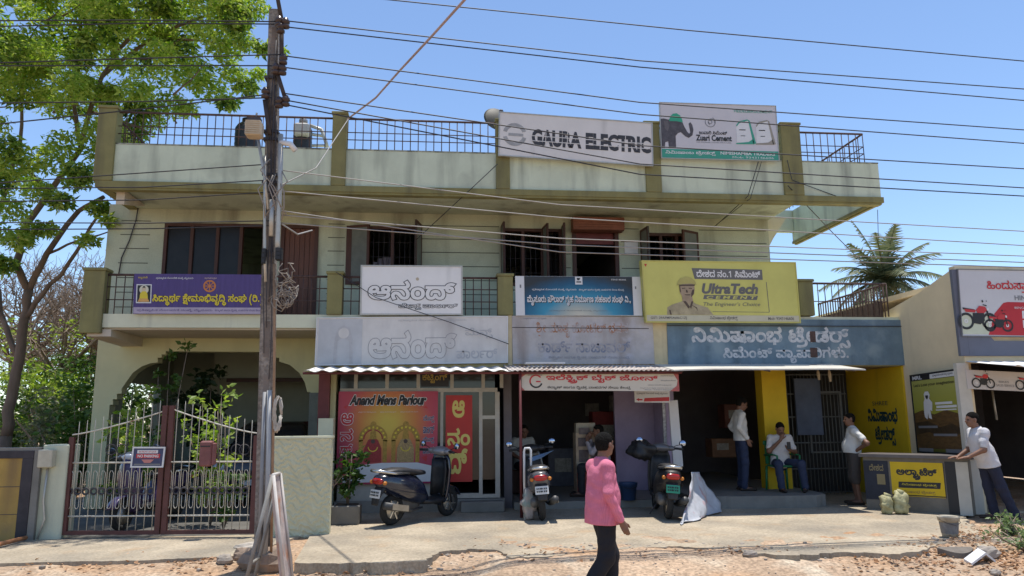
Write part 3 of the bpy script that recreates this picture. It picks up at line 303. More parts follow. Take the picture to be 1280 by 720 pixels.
[[76,-2,-20,2,-17,6,-14,10,-13,20,-5,26,3,21,9,16,8,7,10,5,16,1,11,-3,8,-6,4,-9,1,-12,-4,-12,-8,-8,-8,-4,-17,-2,-16,4,-2,2,2,14,14,-6,16,2,7,10,-2,11,-11,6,-12,-4,-9,-12,-4,-15,2,-19,4,-12,13,-13,12,-7,23,-3,22,3,12,5,13,11,6,17,-2,20,-10,17,-17,12,10,10,23,-18,10,-18,2,-25,-4,-14,-7,-13,-11,-11,-16,-8],[88,95,0,15,36,0,0,-15]],
[[204,59,-12,2,-14,12,-4,21,2,20,9,14,13,8,16,3,17,-3,8,-3,-9,-13,-11,4,-13,0,-10,-5,-6,-9,-1,-17,2,-12,7,-7,11,-1,6,3,1,7,-1,6,-5,4,-69,2,0,15,60,0,20,-6,9,-12,0,-19,-10,-11],[39,-2,-19,4,-8,6,-4,9,0,10,5,10,17,9,0,-4,-14,8,-6,8,0,15,8,12,16,6,24,0,15,-6,14,-14,-7,0,17,16,13,4,16,1,18,-6,13,-12,6,-12,3,-15,-1,-17,-4,-11,-6,-9,-9,-7,-11,-4,-13,-1,-15,2,-11,5,-9,15,0,12,5,9,7,7,11,3,14,-1,7,-4,4,-5,2,-9,-3,-10,-13,1,0,11,-10,3,-9,-6,2,-13,8,-4,10,-1,12,1,8,6,7,15,0,16,-4,12,-8,9,-11,5,-17,-1,-12,-7,-6,-11,-15,0,-7,11,-11,7,-17,1,-11,-3,-4,-7,1,-9,10,-6,18,-1,0,-14,-18,0,-9,-4,-4,-6,2,-9,6,-5,11,0,18,8,10,-12,-14,-8],[8,95,0,15,137,0,0,-15]],
[[46,-2,-16,2,-13,8,-8,12,-2,16,6,22,10,11,7,3,25,2,12,-4,6,-7,-1,12,-6,10,-12,8,-13,3,31,1,5,-3,9,-13,2,-18,7,7,9,4,20,0,14,-5,10,-11,5,-14,0,-16,-5,-14,-11,-10,-15,-6,-21,1,-13,7,-10,14,4,0,-2,-3,-11,-13,-10,-5],[47,13,12,1,7,5,5,8,1,9,-1,10,-5,8,-8,4,-10,2,-11,-2,-8,-5,-4,-7,-2,-9,2,-10,5,-8,7,-5],[112,13,16,3,6,7,3,8,-1,12,-3,8,-7,6,-9,3,-19,-4,-7,-6,-3,-9,1,-14,5,-8,8,-5],[7,95,0,15,123,0,0,-15]],
[[-50,-74,-15,4,-11,11,-1,15,3,8,6,5,16,4,11,-6,3,-8,-2,-9,-11,1,0,6,-3,3,-5,0,-5,-4,2,-12,13,-5,13,4,6,12,13,0,3,-9,7,-6,9,-1,7,4,3,10,-4,11,-6,6,-13,7,9,7,14,-7,10,-11,4,-11,0,-10,-4,-9,-8,-6,-9,-3,-14,0,-10,5,-5,7,2,1,-12,-11],[-31,-25,0,13,30,0,8,4,2,10,-7,14,13,5,6,-11,3,-11,0,-9,-5,-8,-15,-6]],
[[112,-2,-14,2,-10,5,-12,16,6,0,-10,-14,-16,-8,-23,0,-15,8,-8,17,3,18,10,12,27,20,3,4,1,8,-2,7,-6,4,-18,-1,-6,-9,3,-14,-14,-7,-6,20,2,10,6,9,15,7,21,0,15,-9,6,-12,0,-13,-6,-12,-30,-23,-7,-8,1,-14,6,-6,11,-2,11,2,11,9,5,15,15,0,2,-12,10,-10,8,-3,15,1,6,4,3,6,1,13,-8,15,-14,10,11,7,18,-13,7,-9,3,-12,-4,-22,-12,-12],[88,61,0,14,25,0,3,3,2,8,-4,9,16,1,4,-10,-3,-11,22,0,0,-14],[88,95,0,15,36,1,11,5,2,8,-2,9,-11,16,13,9,11,-14,5,-13,0,-13,-6,-13,-7,-6,-11,-3]],
[[97,-2,-14,2,-10,6,-25,34,-12,6,-8,-3,-6,-10,2,-13,8,-17,-15,-6,-10,24,-1,13,4,12,14,13,12,2,11,-1,14,-9,24,-33,10,-4,12,1,8,9,2,19,-5,19,-11,15,13,10,12,-16,5,-11,2,-29,-5,-16,-9,-11,-7,-4],[68,63,-8,3,-3,9,3,8,8,4,8,-4,4,-8,-4,-9],[6,95,0,15,86,0,20,5,5,8,0,11,-4,9,-10,5,-11,-1,-6,-3,-5,-8,0,-7,-6,9,10,0,5,-2,3,-6,-3,-7,-12,-2,-7,4,-3,11,2,9,6,9,10,6,14,2,14,-3,11,-7,7,-10,2,-14,-2,-13,-7,-11,-9,-5,-23,-4]],
[[57,-2,-25,4,-15,13,-5,14,2,17,11,15,5,3,3,-3,-26,0,0,14,42,0,5,8,-3,12,9,2,7,-2,2,-4,1,-8,-3,-8,41,0,0,-14,-27,1,3,2,8,-5,10,-15,0,-20,-7,-13,-18,-11],[57,13,14,2,9,5,7,12,-1,12,-4,8,-8,6,-12,3,-14,-1,-15,-8,-5,-8,0,-12,4,-9,7,-6],[7,95,0,15,64,1,17,6,4,9,-1,12,-4,5,-9,5,-12,-1,-6,-3,-4,-8,-1,-7,-5,9,9,0,5,-2,3,-6,-3,-7,-11,-2,-7,4,-3,8,1,9,4,9,9,7,13,4,14,-1,12,-6,8,-9,4,-13,-1,-15,-6,-12,-8,-6,-21,-5]],
[[84,14,20,1,16,4,18,12,9,18,0,29,-6,13,-7,6,-11,0,-8,-7,-1,-9,3,-6,8,-7,11,-6,0,-14,-61,0,0,15,35,0,-8,11,-3,14,3,12,9,9,16,4,11,-2,10,-4,10,-12,6,-16,1,-24,-5,-20,-10,-15,-14,-11,-18,-7,-21,-4,-25,0,-21,4,-17,8,-13,12,-9,14,-4,17,1,24,7,18,12,12,15,5,17,-1,12,-8,4,-9,0,-16,-5,-11,-9,-7,-14,-4,-12,0,-12,4,-11,10,4,13,16,-12,13,-1,8,2,5,4,2,9,-1,6,-4,6,-8,2,-10,-3,-11,-12,-4,-21,4,-19,7,-12,12,-9,16,-7]],
[[46,-2,-17,2,-12,8,-8,12,-2,25,5,14,11,10,14,5,15,0,13,-3,12,-9,6,-14,1,-18,-4,-13,-7,-10,-12,-7],[47,13,11,1,8,5,4,8,2,9,-2,10,-4,8,-8,4,-10,2,-11,-2,-8,-5,-5,-7,-1,-9,1,-10,5,-8,8,-5],[113,-2,-18,3,-12,10,-7,14,-1,18,6,16,9,9,13,6,20,0,15,-5,10,-11,5,-14,0,-16,-6,-14,-10,-10],[112,13,11,1,8,5,4,8,2,9,-2,10,-5,8,-7,4,-11,2,-11,-2,-7,-5,-5,-7,-2,-9,2,-10,5,-8,7,-5],[49,72,-28,5,8,12,16,-5,17,4,6,8,0,17,-4,8,-9,6,-11,2,-8,-4,-2,-10,6,-5,17,1,13,12,6,-9,-16,-15,-18,-3,-10,2,-8,5,-4,8,-1,7,2,9,5,8,9,6,12,1,15,-2,11,-8,7,-12,3,-14,-3,-16,-7,-11,-11,-5]],
[[97,-2,-14,2,-10,6,-25,34,-12,6,-8,-3,-6,-10,2,-13,8,-17,-15,-6,-10,24,-1,13,4,12,14,13,12,2,11,-1,14,-9,24,-33,10,-4,12,1,8,9,2,19,-5,19,-11,15,13,10,12,-16,5,-11,2,-29,-5,-16,-9,-11,-7,-4],[68,63,-8,3,-3,9,3,8,8,4,8,-4,4,-8,-4,-9],[6,95,0,15,106,0,0,-15]],
[[20,-35,-4,-14,-15,-11,-19,-2,-71,0,0,15,64,0,-5,-4,-4,11,1,11,5,11,13,7,14,0,10,-3,7,-7],[-20,-37,5,-15,-7,5,23,3,3,3,1,8,-5,7,-10,2,-6,-4]],
[[53,-2,-19,2,-15,6,-10,11,-3,9,1,15,7,11,15,7,35,8,5,4,5,9,1,16,-2,17,-5,12,-7,11,-10,7,-14,3,-9,-3,-4,-8,5,-8,11,-2,11,7,4,12,15,-2,-7,-19,-14,-10,-12,-2,-12,2,-13,9,-3,10,2,13,10,11,11,3,24,-2,18,-13,13,-26,3,-31,-4,-19,-9,-10,-13,-7,-30,-5,-9,-6,-3,-8,3,-10,7,-5,11,-3,31,2,19,10,6,8,3,10,-1,16,-5,14,-12,11,-14,5,-17,2,-14,-2,-6,-5,3,-12,-15,-6,-5,13,1,10,5,9,10,6,28,3,29,-8,20,-17,7,-15,3,-11,-1,-15,-3,-14,-13,-17,-20,-10]],
[[62,-2,-25,3,-20,12,-10,19,1,20,16,-2,-1,-11,3,-10,4,-7,9,-5,12,-3,16,0,22,5,9,8,4,9,0,12,-5,9,-9,7,-12,3,-14,-1,-5,-7,3,-6,7,-2,12,1,6,5,5,12,-2,13,-8,10,-12,5,23,1,10,-11,4,-11,-2,-16,-7,-14,-13,-7,-15,-3,-16,3,-9,10,-1,15,8,12,15,4,22,-2,16,-8,9,-11,5,-13,-2,-19,-8,-15,-11,-8,-15,-5],[8,95,0,15,72,0,16,4,4,6,0,10,-12,19,13,9,12,-19,4,-12,-2,-14,-4,-8,-11,-7,-16,-3]],
[[46,-2,-16,2,-13,8,-8,12,-2,16,6,22,10,11,7,3,25,2,12,-4,6,-7,-1,12,-6,10,-12,8,-13,3,31,1,5,-3,9,-13,2,-18,7,7,9,4,20,0,14,-5,10,-11,5,-14,0,-16,-5,-14,-11,-10,-15,-6,-21,1,-13,7,-10,14,4,0,-2,-3,-11,-13,-10,-5],[47,13,12,1,7,5,5,8,1,9,-1,10,-5,8,-8,4,-10,2,-11,-2,-8,-5,-4,-7,-2,-9,2,-10,5,-8,7,-5],[112,13,16,3,6,7,3,8,-1,12,-3,8,-7,6,-9,3,-19,-4,-7,-6,-3,-9,1,-14,5,-8,8,-5],[7,95,0,15,104,0,21,5,4,8,1,11,-5,9,-9,5,-11,-1,-6,-3,-5,-8,0,-7,-6,9,9,0,6,-2,2,-6,-3,-7,-11,-2,-7,4,-3,11,2,9,6,9,10,6,14,2,14,-3,11,-7,6,-10,3,-14,-3,-13,-7,-11,-11,-6,-20,-3]],
[[76,-2,-20,2,-17,6,-14,10,-13,20,-5,26,3,21,9,16,8,7,10,5,16,1,11,-3,8,-6,4,-9,1,-12,-4,-12,-8,-8,-8,-4,-17,-2,-16,4,-2,2,2,14,14,-6,16,2,7,10,-2,11,-11,6,-12,-4,-9,-12,-4,-15,2,-19,4,-12,13,-13,12,-7,23,-3,22,3,12,5,13,11,6,17,-2,20,-10,17,-17,12,10,10,23,-18,10,-18,2,-25,-4,-14,-7,-13,-11,-11,-16,-8],[88,95,0,15,36,0,0,-15],[186,59,-12,2,-14,12,-5,21,3,20,9,14,12,8,17,3,17,-3,7,-3,-8,-13,-11,4,-13,0,-11,-5,-5,-9,-2,-17,3,-12,7,-7,11,-1,5,3,2,7,-1,6,-5,4,-69,2,0,15,59,0,21,-6,9,-12,-1,-19,-9,-11]],
[[43,-2,-14,2,-11,9,-7,15,-3,20,4,23,7,14,16,14,4,2,3,-2,-34,0,0,15,116,0,0,-15,-5,0,-1,3,12,-8,6,-11,2,-13,-2,-11,-13,-12,-15,-4,-17,5,-7,13,0,8,4,8,10,6,18,0,15,-7,10,-13,4,-16,0,-17,-6,-14,-15,-12,-20,-2,-11,3,-9,5,-11,15,7,1,-14,-18,-9,-5],[45,13,9,2,7,5,8,17,15,0,6,-15,10,-7,14,-1,10,5,5,7,2,11,-6,21,-7,8,-9,2,-8,-3,-2,-7,3,-4,7,-3,7,2,6,5,2,12,-6,13,-19,10,-24,2,-22,-4,-15,-10,-11,-21,-2,-24,5,-16,7,-5],[181,59,-12,2,-14,12,-5,21,3,20,9,14,12,8,17,3,17,-3,7,-3,-8,-13,-11,4,-13,0,-11,-5,-5,-9,-2,-17,3,-12,7,-7,11,-1,5,3,2,7,-1,6,-5,4,-69,2,0,15,59,0,21,-6,9,-12,-1,-19,-9,-11]],
[[112,-2,-14,2,-9,5,-13,16,6,0,-10,-14,-16,-8,-23,0,-15,8,-8,17,3,18,10,12,27,20,3,4,1,8,-2,7,-6,4,-18,-1,-6,-9,3,-14,-14,-7,-6,20,2,10,6,9,15,7,21,0,15,-9,6,-12,0,-13,-6,-12,-30,-23,-7,-8,1,-14,6,-6,11,-2,11,2,11,9,4,15,16,0,2,-12,10,-10,8,-3,15,1,6,4,3,6,1,14,-8,14,-14,10,11,7,18,-13,7,-10,3,-11,-4,-22,-12,-12],[88,61,0,14,25,0,3,3,2,8,-4,9,16,1,4,-10,-3,-11,22,0,0,-14],[88,95,0,15,42,0,0,-15]],
[[45,-2,-20,4,-14,12,-4,9,-1,15,8,18,10,6,13,3,13,-3,8,-8,2,-9,-3,-11,-13,2,0,10,-4,4,-10,0,-6,-6,-2,-10,1,-8,5,-7,8,-4,23,0,11,9,4,15,16,0,2,-12,6,-7,11,-6,11,0,11,9,3,20,-6,19,-11,15,14,10,15,-22,4,-18,-1,-21,-9,-18,-16,-9,-22,0,-9,4,-7,8,-7,9,6,1,-8,-12,-9,-7],[80,59,-8,4,-3,8,3,9,8,3,9,-3,3,-9,-3,-8],[6,95,0,15,107,0,16,3,4,5,0,12,-12,19,13,9,14,-23,2,-13,-2,-12,-8,-9,-10,-4,-18,-2]],
[[61,-2,-19,1,-19,8,-12,13,-5,16,1,16,16,-2,-1,-13,6,-12,10,-8,17,-3,17,0,13,3,9,6,6,9,0,18,-4,8,-7,5,-11,4,-14,-1,-6,-2,-2,-7,5,-5,11,-1,9,3,6,6,3,11,0,15,-3,14,-6,12,-13,12,-15,6,-15,-3,-3,-10,4,-6,11,-2,11,7,4,12,15,-2,-6,-18,-15,-11,-12,-2,-12,2,-9,4,-5,8,-2,16,4,8,8,7,11,3,25,-2,20,-13,13,-19,7,-28,-5,-23,-6,-10,-8,-7,-15,-4,-11,0,-11,2,-7,6,-4,14,3,11,10,8,17,3,15,-2,18,-10,9,-10,4,-13,-3,-23,-10,-14,-18,-8]],
[[-23,-74,-14,2,-12,6,-7,10,-3,14,2,11,7,11,11,6,16,3,14,-2,12,-6,8,-9,3,-15,-3,-12,-7,-10,-11,-6],[-23,-61,10,2,7,4,6,13,-2,7,-5,6,-15,5,-17,-5,-4,-6,-2,-7,2,-8,4,-6],[-23,-50,-6,2,-2,6,2,6,6,2,6,-2,3,-6,-3,-6]],
[[45,-2,-20,4,-14,12,-4,9,-1,15,8,18,9,6,13,3,14,-3,8,-8,2,-9,-3,-11,-14,2,1,10,-5,4,-9,0,-6,-6,-3,-10,2,-8,4,-7,8,-4,23,0,11,9,5,15,15,0,3,-12,5,-7,12,-6,11,0,10,9,3,20,-5,19,-11,15,14,10,14,-22,5,-18,-1,-21,-10,-18,-15,-9,-22,0,-10,4,-7,8,-6,9,6,1,-8,-12,-9,-7],[67,71,-12,1,-15,5,8,12,16,-5,17,4,5,8,0,17,-3,8,-9,6,-11,2,-8,-4,-2,-10,6,-5,17,1,13,12,6,-9,-16,-15,-18,-3,-10,2,-8,5,-5,8,-1,7,2,9,6,8,9,6,12,1,15,-2,11,-8,7,-12,3,-14,-3,-16,-7,-11,-11,-6]],
[[97,-2,-14,2,-10,6,-25,34,-12,6,-8,-3,-6,-10,2,-13,8,-17,-15,-6,-9,19,-2,18,6,15,12,10,12,2,16,-3,11,-10,19,-29,13,-5,12,1,6,6,4,12,0,12,-9,25,-17,18,-18,7,-66,0,0,15,85,0,18,4,5,6,3,10,-2,8,-6,7,-11,3,-10,-2,-7,-7,-1,-10,-6,9,9,0,7,-3,1,-9,-6,-5,-13,2,-5,10,2,12,6,9,10,6,14,2,14,-3,13,-10,7,-16,-1,-15,-6,-12,-9,-6,-14,-4,-20,-1,18,2,13,-11,15,-24,4,-22,-3,-18,-7,-13,-12,-9]],
[[120,-2,-14,2,-11,6,-8,10,-2,19,4,11,7,8,10,4,16,-1,7,-4,5,-5,1,-10,-2,-10,-14,1,0,12,-10,3,-8,-8,0,-13,7,-8,8,-2,12,1,10,4,8,15,2,19,-2,18,-9,18,-16,8,-15,-1,-11,-9,-6,-15,-15,0,-3,12,-10,10,-15,4,-10,-1,-7,-4,-5,-10,2,-12,11,-9,16,-1,0,-14,-18,-2,-9,-4,-3,-10,2,-10,6,-6,8,-1,11,2,10,6,10,-12,-19,-10,-21,-1,-16,8,-7,15,0,12,5,11,14,9,3,2,0,-5,-14,10,-7,14,1,15,9,14,16,9,24,-1,13,-6,14,-16,-6,1,12,15,14,6,13,2,15,-3,16,-10,9,-13,5,-17,1,-19,-2,-21,-8,-17,-9,-9,-11,-5],[132,117,-13,3,-8,4,-5,8,0,11,3,9,8,6,10,3,17,0,12,-7,8,-11,4,-13,-2,-20,-8,-13,-19,-7,-5,14,10,1,7,6,2,8,-1,16,-8,11,-11,2,-9,-2,-3,-9,7,-6,12,1,9,5,7,8,6,-9,-6,-8,-10,-8]],
[[120,-2,-14,1,-12,5,-35,26,-13,6,-14,1,-8,-3,-3,-8,3,-9,6,-3,13,-1,9,2,11,6,11,16,3,23,-5,25,-8,9,-10,4,-14,-2,-5,-3,-3,-6,0,-9,4,-5,-4,-2,5,12,6,2,8,-3,3,-9,-4,-9,-11,-4,-15,6,-5,7,-2,15,3,8,7,9,10,6,12,2,14,-2,11,-5,9,-8,6,-11,5,-26,-4,-26,-16,-24,-16,-10,-27,-3,-17,7,-7,9,-1,18,9,14,16,5,21,-2,16,-7,36,-25,12,-3,16,1,9,6,5,9,2,12,-3,18,-12,20,-15,11,-11,4,28,2,16,-14,8,-13,5,-15,0,-16,-3,-16,-6,-11,-10,-8,-14,-5],[98,95,0,15,37,2,9,5,4,9,-1,12,-4,5,-6,4,-11,1,-12,-7,-3,-12,-5,9,9,0,5,-2,3,-6,-2,-6,-9,-4,-8,3,-5,7,0,9,8,15,10,6,14,2,14,-3,10,-7,7,-10,2,-14,-2,-13,-7,-11,-17,-8]],
[[-45,-74,-15,6,-7,14,1,17,11,16,20,9,19,1,17,-5,12,-9,7,-12,2,-10,-2,-13,-8,-10,-9,-3,-14,1,-8,5,-7,10,6,0,-8,-11,-8,-5],[-42,-61,8,3,5,8,13,0,7,-9,11,-1,5,9,-1,13,-9,9,-10,4,-15,1,-11,-3,-10,-8,-4,-9,2,-12],[-23,-47,-6,2,-2,6,2,6,6,2,6,-2,3,-6,-3,-6],[-30,-92,1,21,13,0,1,-21]],
[[49,-2,-17,2,-10,6,-9,13,-4,14,-1,17,5,19,10,14,9,6,11,3,17,-1,11,-7,5,-12,-1,-11,-5,-9,-9,-7,-13,-3,-15,1,-14,7,-4,5,4,13,11,-10,16,-2,12,5,1,11,-6,6,-12,0,-9,-7,-6,-10,-2,-13,1,-17,5,-10,10,-6,17,-1,10,4,6,7,6,14,15,0,3,-12,9,-10,9,-3,14,1,6,4,4,6,0,15,-10,14,-16,7,15,11,16,-10,7,-10,4,-12,1,-16,-5,-12,-8,-9,-14,-5,-20,1,-13,6,-13,15,7,1,-15,-16,-10,-5],[38,82,-16,11,-5,11,1,9,9,12,23,6,1,-16,-11,-2,-7,-6,4,-10,12,-5],[100,61,0,15,23,2,11,9,7,13,-1,13,-7,12,-13,4,-11,-4,-2,-10,8,-6,15,2,13,12,6,-9,-16,-15,-11,-3,-14,1,-8,4,-6,7,-3,10,2,9,6,8,9,6,12,1,15,-2,11,-8,7,-12,2,-18,-3,-15,-8,-12,-10,-7,-19,-7]],
[[-48,-74,-18,6,-7,8,-3,8,1,22,7,10,9,7,12,2,9,-1,6,-4,5,-9,-3,-15,-6,-4,-8,-3,-12,1,-11,5,1,13,8,-6,10,-1,7,2,1,7,-6,3,-7,-1,-9,-10,0,-18,9,-8,16,2,8,12,13,0,4,-9,6,-5,9,-1,7,3,4,7,-2,10,-7,7,-9,2,5,11,16,-6,9,-10,1,-19,-5,-9,-8,-6,-9,-2,-13,0,-11,6,-6,9,6,0,-10,-10],[-14,-33,0,13,17,1,6,5,0,13,-6,16,15,4,7,-25,-3,-17,-12,-8]],
[[100,110,0,-15,-7,0,14,-13,8,-17,4,-26,1,-39,-19,0,0,40,-5,27,-12,21,-8,5,-11,2,-8,-1,-10,-5,-13,-20,-5,-26,-1,-43,-18,0,1,41,5,27,13,22,11,8,3,-3,-34,0,0,15],[160,59,-13,2,-13,12,-5,21,3,20,8,14,13,8,17,3,17,-3,7,-3,-8,-13,-11,4,-13,0,-11,-5,-5,-9,-2,-17,3,-12,6,-7,12,-1,5,3,2,7,-2,6,-4,4,-69,2,0,15,59,0,21,-6,9,-12,-1,-19,-10,-11]]]
WORDS = {
'anand': [(0,0,0),(1,841,0),(2,1552,0),(3,2102,0)],
'a': [(0,0,0)],
'nam': [(1,0,0),(2,711,0)],
'na': [(1,0,0)],
'dam': [(3,0,0)],
'zuari': [(4,0,0),(5,775,0),(6,1139,0),(7,1933,0),(8,2382,0),(9,3321,0),(10,4026,0),(2,5182,0),(11,5732,0)],
'nimb': [(12,0,0),(13,742,0),(14,1922,0),(7,2723,0),(2,3172,0),(15,3722,0),(16,4810,0),(17,5625,0),(18,5715,0),(19,6123,0),(20,6891,0),(21,7777,0)],
'nimbh': [(12,0,0),(13,742,0),(14,1922,0),(7,2723,0),(2,3172,0),(22,3722,0),(16,4815,0),(17,5630,0),(18,5720,0),(19,6128,0),(20,6896,0),(21,7782,0)],
'nim1': [(12,0,0),(13,742,0),(14,1922,0),(7,2723,0),(2,3172,0),(22,3722,0)],
'trd': [(16,0,0),(17,815,0),(18,905,0),(19,1313,0),(20,2081,0),(21,2967,0)],
'sid': [(9,0,0),(23,705,0),(7,1470,0),(24,1919,0),(25,1982,0),(26,2747,0),(27,3602,0),(18,4176,0),(28,4584,0),(7,5740,0),(29,6189,0),(30,7011,0),(31,7805,0),(32,7928,0),(24,8693,0),(33,9044,0),(2,9753,0),(34,10303,0),(35,11587,0),(8,11970,0),(36,12621,0),(37,12889,0)],
'mens': [(10,0,0),(38,1156,0),(21,2101,0)],
'parl': [(39,0,0),(7,792,0),(40,1241,0),(26,2000,0),(20,2567,0)],
'mp': [(10,0,0),(38,1156,0),(21,2101,0),(39,2509,0),(7,3301,0),(40,3750,0),(26,4509,0),(20,5076,0)],
'mys': [(10,0,0),(41,1156,0),(33,1339,0),(42,2048,0),(43,2794,0),(5,3445,0),(39,4097,0),(44,4889,0),(45,5319,0),(7,5970,0),(20,6419,0),(46,7671,0),(31,8319,0),(47,8442,0),(12,9531,0),(28,10273,0),(7,11429,0),(26,11878,0),(48,12445,0),(33,13597,0),(47,14306,0),(49,15107,0),(7,15681,0),(43,16130,0),(33,17069,0),(2,17778,0),(34,18328,0),(12,19612,0),(36,20354,0),(50,20622,0)],
'desh': [(51,0,0),(18,765,0),(52,1173,0),(53,1803,0),(1,2856,0),(2,3567,0),(36,4117,0),(54,4385,0),(9,5245,0),(10,5950,0),(2,7106,0),(11,7656,0)],
'vyap': [(9,0,0),(10,705,0),(2,1861,0),(11,2411,0),(6,3827,0),(7,4621,0),(55,5070,0),(39,5330,0),(7,6122,0),(8,6571,0),(46,7222,0),(56,7870,0),(57,8580,0),(36,8954,0)],
'ebz': [(58,0,0),(59,711,0),(60,1480,0),(61,2054,0),(62,2303,0),(63,3478,0),(41,4283,0),(62,4466,0),(64,5641,0),(42,6416,0),(18,7162,0),(38,7570,0)],
'svc': [(65,0,0),(66,574,0),(7,1343,0),(55,1792,0),(67,2052,0),(68,3522,0),(7,4323,0),(46,4772,0),(42,5420,0),(32,6454,0),(69,7219,0),(70,7347,0),(65,8144,0),(17,8718,0),(6,9140,0),(7,9934,0),(47,10383,0),(1,11184,0),(46,11895,0),(56,12543,0),(71,13541,0),(18,14250,0),(6,14658,0),(7,15452,0),(72,16189,0),(18,16763,0),(2,17171,0),(53,17721,0),(17,18486,0)],
'ult': [(73,0,0),(66,863,0),(7,1632,0),(61,2081,0),(16,2330,0),(62,3145,0)],
'hind': [(74,0,0),(2,796,0),(53,1346,0),(5,2111,0),(75,2475,0),(7,3184,0),(76,3633,0),(38,3698,0)],
'fad1': [(77,0,0),(17,630,0),(18,720,0),(28,1416,0),(7,2572,0),(78,3021,0),(31,3643,0),(79,4054,0),(42,4855,0),(18,5601,0),(16,6009,0),(80,6824,0),(22,8203,0),(30,9008,0),(1,9802,0)],
'fad2': [(49,0,0),(7,574,0),(81,1023,0),(26,2089,0),(75,2944,0),(7,3653,0),(82,4102,0),(7,4896,0),(30,5345,0),(80,6139,0)],
'small': [(83,0,0),(17,792,0),(84,926,0),(14,1542,0),(7,2343,0),(85,2792,0),(86,2815,0),(78,3602,0),(87,4512,0),(42,5223,0),(18,5969,0),(2,6377,0),(53,6927,0),(88,7692,0),(33,8844,0),(2,9553,0),(89,10103,0),(55,10966,0),(10,11514,0),(41,12670,0),(33,12853,0),(42,13562,0),(43,14308,0),(5,14959,0)],
'sthap': [(75,0,0),(7,709,0),(90,1158,0),(83,1221,0),(87,2013,0)],
'deshad': [(51,0,0),(18,765,0),(52,1173,0),(53,1803,0)],
'cut': [(65,0,0),(91,574,0),(92,1389,0),(2,1524,0),(93,2074,0)]}
def steps_to_points(r):
    x = y = 0; out = []
    for k in range(0, len(r), 2): x += r[k]; y += r[k+1]; out.append((x*5, y*5))
    return out
GLYPHS = [[steps_to_points(r) for r in g] for g in OUTLINES]
_GC = {}
def kn_shape(key, bold=0):
    V = []; T = []
    for g, x, y in WORDS[key]:
        if (g, bold) not in _GC: _GC[g, bold] = fill([offset(c, bold) for c in GLYPHS[g]])
        P, t = _GC[g, bold]; o = len(V); V += [(a+x, b+y) for a, b in P]; T += [tuple(i+o for i in q) for q in t]
    return np.array(V), T
# ------------------------------------------------------------------ boards: a real flat panel; u runs right and v runs down, both 0..1
_LC = {}
def latin_shape(s, bold=0.0, shear=0.0):
    k = (s, bold, shear)
    if k not in _LC:
        cu = bpy.data.curves.new('lettering', 'FONT'); cu.body = s; cu.offset = bold; cu.shear = shear; cu.resolution_u = 3
        o = bpy.data.objects.new('lettering', cu); COL.objects.link(o); dg = bpy.context.evaluated_depsgraph_get()
        me = bpy.data.meshes.new_from_object(o.evaluated_get(dg)); V = np.array([v.co[:2] for v in me.vertices]); T = []
        for p in me.polygons:
            t = tuple(p.vertices); a, b, c = V[t[0]], V[t[1]], V[t[2]]
            T.append(t if (b[0]-a[0])*(c[1]-a[1])-(b[1]-a[1])*(c[0]-a[0]) > 0 else t[::-1])
        bpy.data.objects.remove(o); bpy.data.curves.remove(cu); bpy.data.meshes.remove(me); _LC[k] = (V, T)
    return _LC[k]
